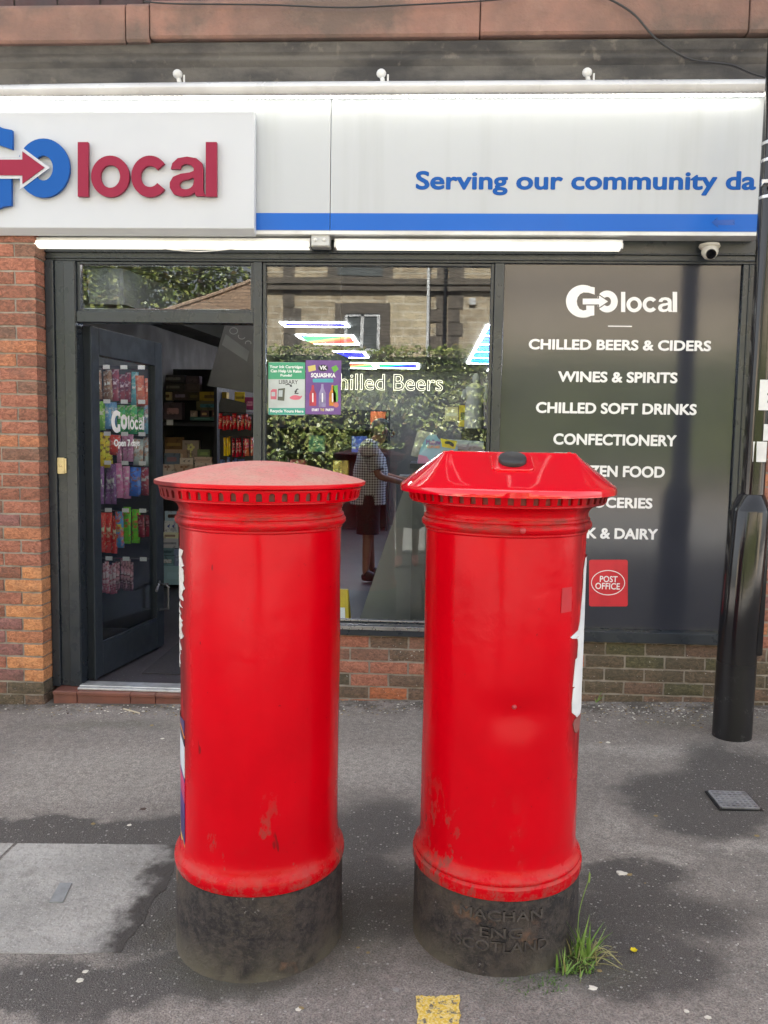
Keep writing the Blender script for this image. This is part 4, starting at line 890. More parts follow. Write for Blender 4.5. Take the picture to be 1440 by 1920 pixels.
mb = MB(); vs = []; n = 40
for k, (r, z, x) in enumerate(((0.092, zc_ + 0.001, PXt), (0.088, zc_ + 0.012, PXt), (0.062, zc1, cx2 - 0.008), (0.056, zc1 + 0.004, cx2 - 0.008))): vs += [(x + r * math.cos(2 * math.pi * i / n), PYc + r * math.sin(2 * math.pi * i / n), z) for i in range(n)]
mb.add(vs, [(j * n + i, j * n + (i + 1) % n, (j + 1) * n + (i + 1) % n, (j + 1) * n + i) for j in range(3) for i in range(n)]); mb.build('shoulder', POSTM, post, True)
mb = MB(); mb.tube([(cx2 - 0.004, PYc, zc1), (cx2, PYc, 2.0), (cx2 + 0.004, PYc, 4.0), (cx2 + 0.01, PYc, 6.0)], [0.054, 0.053, 0.05, 0.045], 40); mb.build('shaft', POSTM, post, True)
mb = MB(); mb.box(PXc + 0.06, PXc + 0.112, PYc - 0.055, PYc + 0.03, P(1425, 1226, PYc).z, zc_ - 0.03); mb.build('access_door', POSTM, post, bevel=0.012)
mb = MB(); mb.tube([(cx2, PYc, 6.0), (cx2 + 0.02, PYc - 0.2, 6.4), (cx2 + 0.05, PYc - 1.0, 6.6)], 0.03, 12); a = mb.build('arm', POSTM, post, True)
mb = MB(); mb.ball((cx2 + 0.06, PYc - 1.25, 6.58), 0.3, 20, (0.5, 1, 0.22)); mb.build('lantern', M('grey lantern', (0.3, 0.31, 0.32), 0.4), a, True)
for y in (270, 303, 372):
    z = P(1428, y, PYc).z; mb = MB(); mb.lathe([(0.053, z - 0.008), (0.0545, z - 0.007), (0.0545, z + 0.007), (0.053, z + 0.008)], (cx2 + 0.003, PYc, 0), 32, caps=False); mb.build('strap', STEEL, post, True)
z = P(1428, 352, PYc).z; mb = MB(); mb.box(cx2 - 0.07, cx2 + 0.2, PYc - 0.075, PYc - 0.058, z - 0.012, z + 0.018); mb.box(cx2 - 0.07, cx2 + 0.1, PYc - 0.11, PYc - 0.0755, z - 0.012, z - 0.006); mb.build('bracket', STEEL, post, bevel=0.003)
def notice(ang0, ang1, y0, y1, label, words=()):
    z1, z0 = P(1421, y0, PYc - 0.05).z, P(1421, y1, PYc - 0.05).z; mb = MB(); vs = []; k = 6
    for z in (z0, z1):
        for r in (0.0555, 0.0545): vs += [on_cyl(cx2, PYc, r, ang0 + (ang1 - ang0) * i / (k - 1), z) for i in range(k)]
    mb.add(vs, [(i, i + 1, 2 * k + i + 1, 2 * k + i) for i in range(k - 1)] + [(2 * k + i, 2 * k + i + 1, 3 * k + i + 1, 3 * k + i) for i in range(k - 1)])
    q = mb.build('notice', M('white notice', (0.7, 0.71, 0.72), 0.6, (0.6, 0.61, 0.62), 14), post, True); q['label'] = label
    for body, fx0, fx1, fz0, fz1, bo in words:
        V, F = text_pts(body, bo); x0, x1 = min(v.x for v in V), max(v.x for v in V); yy0, yy1 = min(v.y for v in V), max(v.y for v in V); mb = MB()
        mb.add([on_cyl(cx2, PYc, 0.0558 + 0.0006 * v.z, ang0 + (ang1 - ang0) * (fx0 + (v.x - x0) / (x1 - x0) * (fx1 - fx0)), z0 + (z1 - z0) * (fz0 + (v.y - yy0) / (yy1 - yy0) * (fz1 - fz0))) for v in V], F)
        mb.build('numeral', M('grey print', (0.12, 0.12, 0.13), 0.7), q)
notice(-20, 88, 712, 769, 'white notice with a large grey 7', (('7', 0.36, 0.62, 0.24, 0.56, 0.03),))
notice(-80, 38, 828, 866, 'blank white square notice')
notice(10, 80, 795, 826, 'small white notice')

# ---------------------------------------------------------------- small things on the pavement
g0 = [gpt(1338, 1487, .004), gpt(1388, 1485, .004), gpt(1413, 1516, .004), gpt(1363, 1519, .004)]
t = thing('drain_cover', sum(g0, Vector()) / 4, 'small square black drain grating set in the pavement', 'drain cover')
cx, cy, w = sum(p.x for p in g0) / 4, sum(p.y for p in g0) / 4, 0.075; gz = ground_z(cx)
def gbox(mb, a, b, c, d, h0, h1): mb.box(cx + a, cx + b, cy + c, cy + d, gz + h0, gz + h1)
mb = MB(); gbox(mb, -w - 0.012, w + 0.012, -w - 0.012, w + 0.012, -0.01, 0.006); mb.build('tray', BLACK, t)
mb = MB()
for i in range(8): y = -w + i * 2 * w / 7; gbox(mb, -w, w, y - 0.0055, y + 0.0055, 0.0065, 0.012)
for i in range(8): x = -w + i * 2 * w / 7; gbox(mb, x - 0.004, x + 0.004, -w, w, 0.0063, 0.0105)
mb.build('grating', M('worn iron bars', (0.36, 0.36, 0.38), 0.45, (0.22, 0.22, 0.23), 30, metal=0.4), t)
q = [gpt(92, 1691, .0055), gpt(112, 1655, .0055), gpt(135, 1655, .0055), gpt(118, 1691, .0055)]
tag(sheet(q, 0.004).build('cover_plate', M('grey metal plate', (0.27, 0.28, 0.285), 0.6, (0.2, 0.205, 0.21), 22, bump=0.3, bs=80)), 'small grey metal plate let into the pale paving slab', 'cover plate')
def blades(c, n, rr, h0, h1, mats, lean=0.5, w=0.0035, name='grass_tuft', dirx=0.0):
    mb = MB()
    for i in range(n):
        a = random.uniform(0, 6.28); r = rr * math.sqrt(random.random()); p = Vector((c.x + r * math.cos(a), c.y + r * math.sin(a), c.z - 0.004)); L = random.uniform(h0, h1); az = random.uniform(0, 6.28); ln = random.uniform(0.05, lean)
        d = Vector((math.cos(az) * ln + dirx, math.sin(az) * ln, 1)).normalized(); s = Vector((-math.sin(az + 0.7), math.cos(az + 0.7), 0)); pts = []
        for k in range(6): f = k / 5; pts.append(p + d * L * f + Vector((math.cos(az) * 0.45 + dirx * 0.4, math.sin(az) * 0.45, -0.35)) * L * f * f * ln)
        vs = []
        for k, q in enumerate(pts): ww = w * random.uniform(0.8, 1.3) * (1 - (k / 5) ** 2 * 0.95); vs += [q - s * ww, q + s * ww]
        mb.add(vs, [(2 * k, 2 * k + 1, 2 * k + 3, 2 * k + 2) for k in range(5)], random.randrange(len(mats)))
    return mb
def leafm(name, a, b, rough=0.5, tr=0.0):
    t = NT(name); t.color(t.mix(t.ramp(t.noise(9, 3), 0.3, 0.7), a, b)).set(Roughness=rough); return t.mat
GR = [leafm('grass green', (0.12, 0.24, 0.03), (0.16, 0.28, 0.05)), leafm('grass pale', (0.24, 0.36, 0.09), (0.2, 0.32, 0.07)), leafm('grass straw', (0.36, 0.32, 0.15), (0.28, 0.26, 0.1)), leafm('grass deep', (0.06, 0.13, 0.02), (0.08, 0.15, 0.03))]
c0 = gpt(1092, 1800)
tuft = thing('grass_tuft', c0, 'green grass tuft growing at the foot of the hooded pillar box', 'grass')
mb = blades(c0 + Vector((0, 0.0, 0)), 24, 0.026, 0.07, 0.16, [GR[0], GR[0], GR[1], GR[1]], 0.42, 0.0036, dirx=0.06); mb.build('blade', [GR[0], GR[0], GR[1], GR[1]], tuft)['kind'] = 'stuff'
mb = blades(c0, 40, 0.045, 0.03, 0.11, [GR[2], GR[1], GR[2]], 1.4, 0.002, dirx=0.1); mb.build('dry_blade', [GR[2], GR[1], GR[2]], tuft)['kind'] = 'stuff'
mb = blades(c0 + Vector((-0.02, -0.03, 0)), 120, 0.05, 0.012, 0.035, [GR[3], GR[0], GR[3]], 0.9, 0.003); mb.build('moss', [GR[3], GR[0], GR[3]], tuft)['kind'] = 'stuff'
mb = MB()
for i in range(14): a = random.uniform(0, 6.28); r_ = random.uniform(0, 0.035); mb.ball((c0.x - 0.012 + r_ * math.cos(a), c0.y - 0.015 + r_ * math.sin(a), c0.z + 0.002), random.uniform(0.008, 0.018), 8, (1, 1, 0.7))
mb.build('soil', M('mossy soil', (0.05, 0.045, 0.02), 0.95, (0.07, 0.09, 0.02), 60, bump=0.6, bs=150), tuft, True)
mb = MB()
for i in range(11):
    a = random.uniform(-1.0, 1.3); L = random.uniform(0.04, 0.11); p0 = c0 + Vector((0.02, 0, 0.012)); p1 = p0 + Vector((math.cos(a) * L * 0.5, math.sin(a) * L * 0.5, random.uniform(0.01, 0.05))); p2 = p0 + Vector((math.cos(a + 0.3) * L, math.sin(a + 0.3) * L, 0.004)); mb.tube(sagline([p0, p1, p2], 4), 0.0011, 4)
mb.build('dead_stem', GR[2], tuft)['kind'] = 'stuff'
mb = MB()
s0 = gpt(1076, 1695); mb.tube(sagline([Vector((c0.x - 0.01, c0.y + 0.01, c0.z)), Vector((c0.x - 0.012, c0.y + 0.015, c0.z + 0.13)), Vector((c0.x + 0.018, c0.y + 0.02, c0.z + 0.25))]), [0.0012] * 11, 5); mb.ball((c0.x + 0.015, c0.y + 0.02, c0.z + 0.24), 0.018, 8, (0.16, 0.16, 1)); mb.build('seed_stalk', GR[1], tuft)
for px, py, n, h, lab in ((1118, 1316, 9, 0.09, 'thin grass sprig growing at the foot of the brick sill wall'), (1052, 1822, 16, 0.07, 'low grass sprig in front of the hooded pillar box base'), (1436, 1310, 30, 0.12, 'green weed growing behind the lamp post base')):
    c = gpt(px, py); m = blades(c, n, 0.02 if n < 20 else 0.06, h * 0.4, h, [GR[1], GR[0], GR[2]], 0.8, 0.0028)
    tag(m.build('grass_sprig', [GR[1], GR[0], GR[2]]), lab, 'grass')
mb = MB()
for px, py in [(random.uniform(930, 1050), random.uniform(1832, 1868)) for _ in range(26)] + [(random.uniform(1010, 1065), random.uniform(1815, 1850)) for _ in range(14)]:
    m2 = blades(gpt(px, py), 5, 0.012, 0.006, 0.02, [0, 0], 1.2, 0.002); mb.add(m2.v, m2.f)
o = mb.build('moss', GR[3]); o['kind'] = 'stuff'; tag(o, 'low green moss along the foot of the hooded pillar box', 'moss')
c = gpt(1188, 1786); mb = MB()
for i in range(6):
    a = i * 1.05; u = Vector((math.cos(a), math.sin(a), 0.5)) * 0.011; s = Vector((-math.sin(a), math.cos(a), 0)) * 0.006; b = c + Vector((0, 0, 0.004)); mb.slab([b, b + u * 0.6 + s, b + u, b + u * 0.6 - s], (0, 0, 0.001))
tag(mb.build('fallen_flower', M('yellow petal', (0.75, 0.6, 0.01), 0.5)), 'small yellow flower head lying on the tarmac', 'flower')
# crumbs of litter and loose stones: nobody would count them
LIT = [M('pale chip', (0.7, 0.66, 0.58), 0.9), M('grey stone', (0.26, 0.25, 0.24), 0.9), M('dry leaf', (0.3, 0.22, 0.1), 0.8), M('brown scrap', (0.08, 0.05, 0.04), 0.9)]
mb = MB()
def crumb(p, s, mi, flat=0.35):
    vs = []; k = 6; ph = random.random() * 6
    for z in (0.0, 1.0):
        for i in range(k): a = ph + 6.283 * i / k; r = s * random.uniform(0.6, 1.15) * (0.75 if z else 1); vs.append((p.x + r * math.cos(a), p.y + r * 0.8 * math.sin(a), p.z - 0.001 + z * s * flat * random.uniform(0.7, 1.2)))
    mb.add(vs, [tuple(range(k))[::-1], tuple(range(k, 2 * k))] + [(i, (i + 1) % k, (i + 1) % k + k, i + k) for i in range(k)], mi)
def sow(n, x0, x1, y0, y1, s0, s1, w=(3, 4, 2, 2)):
    for _ in range(n):
        x, y = random.uniform(x0, x1), random.uniform(y0, y1); p = Vector((x, y, ground_z(x)))
        if (x - AXL) ** 2 + (y - AYL) ** 2 < 0.075 or (x - AXR) ** 2 + (y - AYR) ** 2 < 0.075: continue
        crumb(p, random.uniform(s0, s1), random.choices(range(4), w)[0])
sow(800, -3.0, 2.2, -0.26, -0.085, 0.003, 0.008, (1.2, 4, 2, 3)); sow(800, -0.95, 1.9, -0.22, -0.005, 0.003, 0.009, (1.2, 4, 2, 3)); sow(400, 0.6, 1.7, -0.38, -0.05, 0.003, 0.009, (4, 3, 3, 3)); sow(240, -2.2, -1.2, -0.3, -0.1, 0.003, 0.009)
sow(420, -2.6, 2.2, -2.5, -0.3, 0.002, 0.0055, (4, 4, 1, 2)); sow(2200, -1.6, 1.7, -2.9, -1.9, 0.0016, 0.004, (1, 7, 0, 2)); sow(700, 0.4, 1.8, -2.4, -0.9, 0.0018, 0.0045, (1, 7, 0, 2))
for x, y, s in ((150, 1838, .014), (160, 1822, .012), (560, 1892, .011), (672, 1777, .008), (690, 1786, .008), (565, 1890, .012), (640, 1656, .009), (905, 1910, .011), (742, 1856, .013), (1163, 1637, .02), (1172, 1638, .016), (1180, 1640, .014), (1300, 1360, .012), (1315, 1364, .012), (1140, 1392, .014), (1126, 1392, .012), (1230, 1530, .011), (1420, 1567, .013), (175, 1545, .013), (243, 1547, .012), (285, 1360, .014), (305, 1385, .013), (26, 1412, .012), (1112, 1853, .016), (1288, 1896, .01), (1328, 1908, .012), (1125, 1820, .01)):
    crumb(gpt(x, y), s, random.choice([0, 0, 1, 2]), 0.25)
crumb(gpt(270, 1517), 0.022, 3, 0.06)
o = mb.build('litter', LIT); o['kind'] = 'stuff'; tag(o, 'small stones, dry leaf scraps and chips scattered on the pavement', 'litter')
mb = MB(); a, b = gpt(232, 1331), gpt(262, 1339); a.z += 0.006; b.z += 0.006; mb.tube([a, b], 0.004, 6); tag(mb.build('lolly_stick', M('pale stick', (0.55, 0.48, 0.36), 0.7)), 'thin pale stick lying below the door step', 'stick')

# ---------------------------------------------------------------- notices on the window
def poster(x0, y0, x1, y1, Y, m, label, name='poster'):
    a, b = P(x0, y1, Y), P(x1, y0, Y); t = thing(name, ((a.x + b.x) / 2, Y, a.z), label, name)
    mb = MB(); mb.box(a.x, b.x, Y, Y + 0.0012, a.z, b.z); mb.build('sheet', m, t); return t
def pr(Y):
    return lambda u, v: (lambda p: (p.x, p.z))(P(u, v, Y))
PYS = GLASS - 0.0055
t = poster(503, 679.5, 572, 777.5, PYS, M('poster pale paper', (0.52, 0.57, 0.57), 0.5), 'green and white ink cartridge recycling poster taped to the window')
g = M('poster green', (0.05, 0.32, 0.17), 0.5, (0.06, 0.34, 0.2)); g2 = M('poster teal', (0.05, 0.33, 0.26), 0.5)
mb = MB(); shape_on(mb, [[(503, 679.5), (572, 679.5), (571.6, 711), (503, 711)]], pr(PYS), 0.0004, PYS); mb.build('heading', g, t)
mb = MB(); shape_on(mb, [[(503.5, 765), (572, 765), (572, 777.5), (503.5, 777.5)]], pr(PYS), 0.0004, PYS); mb.build('footer', g2, t)
mb = MB(); Yt = PYS - 0.0005
for b_, x0, y0, x1, y1 in (('Your Ink Cartridges', 505.5, 685, 568, 692), ('Can Help Us Raise', 507.5, 693, 565.5, 700), ('Funds!', 526, 701.3, 547.5, 706), ('Recycle Yours Here', 506.5, 768, 569, 775)): px_letters(mb, b_, x0, y0, x1, y1, Yt, depth=0.0003, bold=0.03)
mb.build('lettering', WHITE, t)
INK = M('dark print', (0.03, 0.03, 0.035), 0.6)
mb = MB(); px_letters(mb, 'LIBRARY', 523, 712.5, 558.5, 720, PYS, depth=0.0003, bold=0.008); px_letters(mb, '£', 552, 728.5, 560, 738.5, PYS, depth=0.0003, bold=0.03)
shape_on(mb, [[(535, 721), (541, 719.4), (545, 721.5), (546.2, 720.2), (548, 725.3), (543, 725), (544.2, 723.4), (541, 721.2), (535.4, 722.4)]], pr(PYS), 0.0003, PYS); mb.build('ink_drawing', INK, t)
mb = MB(); shape_on(mb, [smooth([(543, 746), (549, 741.5), (556, 741), (563, 743), (566, 741.5), (566, 744), (561, 749), (550, 749.5)], 3)], pr(PYS), 0.0003, PYS); shape_on(mb, [[(507.5, 733), (511, 729.5), (519, 730), (518.5, 749), (507.5, 748.5)]], pr(PYS), 0.0003, PYS); mb.build('pink_print', M('pink print', (0.6, 0.14, 0.2), 0.5), t)
mb = MB(); shape_on(mb, [[(521.5, 729), (534.5, 727.5), (533, 751.5), (520.5, 750.5)]], pr(PYS), 0.0003, PYS); mb.build('cartridge_print', M('cartridge print', (0.1, 0.11, 0.085), 0.5), t)
mb = MB(); shape_on(mb, [[(509, 735), (516, 735), (516, 743), (509, 743)]], pr(PYS), 0.0006, PYS); shape_on(mb, [[(522.5, 732), (530, 731.5), (529.5, 744), (522, 743.5)]], pr(PYS), 0.0006, PYS); mb.build('label_print', M('pale print', (0.5, 0.56, 0.6), 0.5), t)
t = poster(572.5, 676, 640, 776.5, PYS - 0.0015, M('poster purple', (0.17, 0.08, 0.28), 0.5, (0.13, 0.06, 0.24), 9), 'purple drinks poster with coloured bottles taped beside the green poster')
Yp = PYS - 0.0015
mb = MB(); px_letters(mb, 'VK', 599, 685.5, 613, 693.5, Yp - 0.0004, depth=0.0003, bold=0.03); px_letters(mb, 'SQUASHKA', 583, 699.5, 629, 709, Yp, depth=0.0003, bold=0.045); px_letters(mb, 'START', 584.5, 766, 598, 771, Yp, depth=0.0003, bold=0.05); px_letters(mb, 'PARTY', 610.5, 766, 626, 771, Yp, depth=0.0003, bold=0.05); mb.build('lettering', WHITE, t)
mb = MB(); px_letters(mb, 'THE', 600.5, 766, 608, 771, Yp, depth=0.0003, bold=0.05); shape_on(mb, [[(577, 687), (591, 684), (592.5, 694), (579, 697.5)]], pr(Yp), 0.0003, Yp); mb.build('yellow_print', M('straw print', (0.6, 0.5, 0.16), 0.5), t)
mb = MB(); shape_on(mb, [[(621, 689), (630, 684.5), (635, 692), (626.5, 699)]], pr(Yp), 0.0003, Yp); shape_on(mb, [[(624, 724), (633, 722), (634, 752), (626, 756)]], pr(Yp), 0.0003, Yp); mb.build('green_print', M('leaf print', (0.14, 0.42, 0.06), 0.5), t)
mb = MB(); shape_on(mb, [ell(606, 690, 9.5, 6.5, 16)], pr(Yp), 0.0003, Yp); mb.build('badge_print', INK, t)
mb = MB(); shape_on(mb, [rrect(586.5, 710, 625, 717, 1.5)], pr(Yp), 0.0003, Yp); mb.build('teal_print', M('teal print', (0.08, 0.35, 0.42), 0.5), t)
for cx_, col, nm in ((586.5, (0.5, 0.05, 0.08), 'bottle_print'), (604.5, (0.3, 0.26, 0.46), 'bottle_print'), (623.5, (0.7, 0.26, 0.03), 'bottle_print')):
    mb = MB(); d = -2 if cx_ == 604.5 else 0
    shape_on(mb, [[(cx_ - 2, 722 + d), (cx_ + 2, 722 + d), (cx_ + 2.5, 730 + d), (cx_ + 6.5, 738), (cx_ + 6.5, 761 - d), (cx_ - 6.5, 761 - d), (cx_ - 6.5, 738), (cx_ - 2.5, 730 + d)]], pr(Yp), 0.0003, Yp)
    mb.build(nm, M('bottle print %.2f' % col[0], col, 0.5, tuple(x * 0.6 for x in col), 25), t)
    mb = MB(); shape_on(mb, [rrect(cx_ - 1.2, 737, cx_ + 1.2, 754, 0.6)], pr(Yp), 0.0006, Yp); mb.build('label_print', WHITE, t)
mb = MB(); shape_on(mb, [ell(630, 759, 5, 5, 14)], pr(Yp), 0.0006, Yp); mb.build('salmon_print', M('salmon print', (0.6, 0.18, 0.16), 0.5), t)
st = thing('sticker', (P(1140, 1138, PY).x, PY, P(1140, 1138, PY).z), 'red sticker with a white oval low on the charcoal window panel', 'sticker')
mb = MB(); shape_on(mb, [rrect(1104.5, 1049.5, 1177, 1137, 4)], pr(PY), 0.0012, PY); mb.build('sheet', M('sticker red', (0.58, 0.02, 0.035), 0.45), st)
mb = MB(); shape_on(mb, [ell(1140, 1092.5, 31.8, 23.6), ell(1140, 1092.5, 30.5, 22.2)], pr(PY), 0.0006, PY - 0.0012); px_letters(mb, 'POST', 1124.5, 1080, 1158, 1091.5, PY - 0.0012, depth=0.0006, bold=0.012); px_letters(mb, 'OFFICE', 1116, 1093, 1162.5, 1105, PY - 0.0012, depth=0.0006, bold=0.012); mb.build('lettering', WHITE, st)
# ---------------------------------------------------------------- inside the shop
NEON = glow('warm neon tube', (1.0, 0.92, 0.74), 0.2)
mb = MB(); Yn = 0.2; a, b, c_, d_ = P(606, 729, Yn), P(831, 702, Yn), P(640, 731, Yn), P(640, 700, Yn)
letters(mb, 'Chilled Beers', (a.x, c_.z), (b.x, d_.z), Yn, outline=0.0095)
neon = thing('neon_sign', ((a.x + b.x) / 2, Yn, c_.z), 'glowing double lined neon sign hanging inside the shop window', 'neon sign')
mb.build('tube', NEON, neon, True)
mb = MB()
for x in (a.x + 0.1, b.x - 0.1): mb.tube([(x, Yn, d_.z), (x, Yn, CEZ - 0.03)], 0.0015, 5)
mb.build('hanger', BLACK, neon)

# ceiling light panels: white frames round a flickering multicoloured field
def panel_mat(name, bands, s):
    t = NT(name); w = t.n('ShaderNodeTexWave', wave_type='BANDS', bands_direction='Y' if bands else 'DIAGONAL'); w.inputs['Scale'].default_value = 1.1 if bands else 0.22; w.inputs['Distortion'].default_value = 0.6; w.inputs['Detail'].default_value = 1
    t.l(t.co, w.inputs[0]); cr = t.n('ShaderNodeValToRGB'); t.l(w.outputs['Fac'], cr.inputs[0]); el = cr.color_ramp.elements
    seq = [(0, (0.01, 0.01, 1)), (0.34, (0.015, 0.015, 0.9)), (0.42, (0.01, 0.6, 0.1)), (0.6, (0.01, 0.7, 0.12)), (0.8, (0.01, 0.55, 0.15) if not bands else (0.05, 0.4, 0.8)), (1, (1, 0.03, 0.03) if not bands else (0.02, 0.05, 1))]
    el[0].position, el[0].color = seq[0][0], seq[0][1] + (1,); el[1].position, el[1].color = seq[1][0], seq[1][1] + (1,)
    for p_, c in seq[2:]: e = el.new(p_); e.color = c + (1,)
    t.color((0.5, 0.5, 0.5)); t.l(cr.outputs[0], t.b.inputs['Emission Color']); t.b.inputs['Emission Strength'].default_value = s; return t.mat
LEDA, LEDB = panel_mat('lit diffuser of shifting colour', False, 0.34), panel_mat('lit striped diffuser', True, 0.4)
LEDF = glow('lit panel edge', (0.95, 0.98, 1.0), 4.2)
LBL = iter(['lit ceiling panel inside the window, nearest above the posters', 'lit ceiling panel with red and blue field, second from the posters', 'third lit ceiling panel back from the posters', 'narrow lit ceiling panel deep in the shop, above the neon sign start', 'narrow lit ceiling panel deep in the shop, above the neon lettering end', 'long striped lit ceiling panel near the dark window panel', 'lit ceiling panel above the sweet rack seen through the door glass', 'lit ceiling panel behind the open door top edge', 'small far lit ceiling panel by the shelves', 'far lit ceiling panel low over the white figure', 'added unseen ceiling panel inside the door lighting the sweet rack'])
def ceiling_panel(x0, x1, y0, y1, m=None, rungs=0, CEZ=CEZ):
    t = thing('ceiling_light', ((x0 + x1) / 2, (y0 + y1) / 2, CEZ), next(LBL), 'ceiling light', 'lit ceiling panels')
    z = CEZ - 0.01; mb = MB(); w = 0.03
    mb.box(x0, x1, y0, y0 + w, z, CEZ - 0.002); mb.box(x0, x1, y1 - w, y1, z, CEZ - 0.002); mb.box(x0, x0 + w, y0 + w, y1 - w, z, CEZ - 0.002); mb.box(x1 - w, x1, y0 + w, y1 - w, z, CEZ - 0.002)
    for i in range(rungs): y = y0 + (y1 - y0) * (i + 1) / (rungs + 1); mb.box(x0 + w, x1 - w, y - 0.014, y + 0.014, z, CEZ - 0.002)
    mb.build('frame', LEDF, t)
    mb = MB(); mb.box(x0 + w, x1 - w, y0 + w, y1 - w, z + 0.003, CEZ - 0.003); mb.build('diffuser', m or LEDA, t)
cz = CEZ - 0.01
def cpx(xa, xb, ya, yb, m=None, r=0):
    n0, n1 = G((xa + xb) / 2, ya, cz), G((xa + xb) / 2, yb, cz); a, b = P(xa, (ya + yb) / 2, (n0.y + n1.y) / 2), P(xb, (ya + yb) / 2, (n0.y + n1.y) / 2)
    ceiling_panel(a.x, b.x, n0.y, n1.y, m, r)
cpx(529, 653, 605.5, 613.5); cpx(565, 668, 629, 646); cpx(597, 688, 660, 671); cpx(640, 703, 681, 691); cpx(706, 786, 682, 691)
n0, n1 = G(910, 610, cz), G(890, 682, cz); xl_ = (P(876, 682, n1.y).x + P(910, 609, n0.y).x) / 2; ceiling_panel(xl_, xl_ + 1.3, n0.y, n1.y, LEDB, 4)
cpx(150, 262, 652, 676, LEDB, 1); cpx(280, 318, 690, 698); cpx(298, 316, 716, 722); ceiling_panel(1.0, 1.6, 8.6, 9.3); ceiling_panel(-2.2, -1.3, 0.35, 0.8, None, 0, CEZ - 0.032)  # the last panel is added out of view to brighten the sweet rack

# shelves of cards and gift boxes, back of the room beyond the door
def shelf_unit(name, x0, x1, y0, y1, z1, levels, label, back=True):
    t = thing(name, ((x0 + x1) / 2, (y0 + y1) / 2, FZ), label, 'shelf')
    mb = MB(); mb.box(x0, x1, y1 - 0.02, y1, FZ, z1); mb.build('back_panel', SHELF, t)
    for x in (x0, x1 - 0.03): mb = MB(); mb.box(x, x + 0.03, y0, y1 - 0.021, FZ, z1); mb.build('side_panel', SHELF, t)
    for z in levels: mb = MB(); mb.box(x0 + 0.031, x1 - 0.031, y0, y1 - 0.021, z - 0.03, z); mb.build('shelf', SHELF, t)
    return t
YS = 3.3
sa, sb = P(250, 900, YS).x, P(412, 900, YS).x; lv = [P(340, y, YS).z for y in (1098, 1025, 980, 944, 905, 792)]
su = shelf_unit('gift_shelf', sa, sb, YS - 0.1, YS + 0.45, P(340, 690, YS + 0.3).z, [], 'dark shelf unit stacked with greeting cards and gift boxes beyond the door')
mb = MB(); mb.box(sa + 0.03, sb - 0.03, YS - 0.05, YS + 0.42, lv[5] - 0.035, lv[5]); mb.build('shelf', SHELF, su)
mb = MB(); mb.box(sa + 0.03, sb - 0.03, YS - 0.1, YS + 0.42, lv[0] - 0.05, lv[0]); mb.build('shelf', SHELF, su)
mb = MB(); mb.box(sa + 0.031, sb - 0.031, YS + 0.05, YS + 0.425, lv[0] + 0.001, lv[4] - 0.03); mb.build('stepped_riser', SHELF, su)
a, b = P(312, 797, YS - 0.06), P(324, 787, YS - 0.06); mb = MB(); mb.box(a.x, b.x, YS - 0.057, YS - 0.051, a.z, b.z); mb.build('price_ticket', WHITE, su)
DECO = {}
def boxart(col, col2):
    k = (col, col2)
    if k not in DECO:
        t = NT('printed card %d' % len(DECO)); t.color(t.mix(t.ramp(t.noise(19, 4, 0.6), 0.56, 0.63), tuple(min(0.8, 1.7 * q) for q in s2l(*col)), tuple(min(0.8, 1.7 * q) for q in s2l(*col2)))).set(Roughness=0.6); DECO[k] = t.mat
    return DECO[k]
def gift(x0, y0, x1, y1, col, col2, label, Y=YS, d=0.06, motif=None, cat='gift box', name='gift_box'):
    a, b = P(x0, y1, Y), P(x1, y0, Y); mb = MB(); mb.box(a.x, b.x, Y, Y + d, a.z, b.z)
    o = tag(mb.build(name, boxart(col, tuple(int(c * 0.8) for c in col)), None, bevel=0.002), label, cat)
    mb = MB(); u, v = (x0 + x1) / 2, (y0 + y1) / 2; w, h = (x1 - x0) / 2, (y1 - y0) / 2
    if motif == 'flower':
        for i in range(5): shape_on(mb, [ell(u + math.cos(i * 1.26) * w * 0.3, v - h * 0.3 + math.sin(i * 1.26) * h * 0.25, w * 0.2, h * 0.16, 10)], pr(Y), 0.0005, Y)
        shape_on(mb, [[(u - w * 0.06, v), (u + w * 0.06, v), (u + w * 0.1, v + h * 0.7), (u - w * 0.1, v + h * 0.7)]], pr(Y), 0.0005, Y)
    elif motif == 'band': shape_on(mb, [[(x0 + w * 0.2, v - h * 0.2), (x1 - w * 0.2, v - h * 0.2), (x1 - w * 0.2, v + h * 0.25), (x0 + w * 0.2, v + h * 0.25)]], pr(Y), 0.0005, Y)
    elif motif == 'birds':
        for q in (-0.35, 0.35): shape_on(mb, [[(u + q * w - w * 0.25, v - h * 0.1), (u + q * w, v - h * 0.3), (u + q * w + w * 0.25, v - h * 0.5), (u + q * w + w * 0.1, v + h * 0.1), (u + q * w + w * 0.2, v + h * 0.4), (u + q * w, v + h * 0.15)]], pr(Y), 0.0005, Y)
    else: shape_on(mb, [rrect(x0 + w * 0.35, v - h * 0.35, x1 - w * 0.35, v + h * 0.4, min(w, h) * 0.2)], pr(Y), 0.0005, Y)
    mb.build('printed_motif', boxart(col2, tuple(int(c * 0.75) for c in col2)), o)
    return o
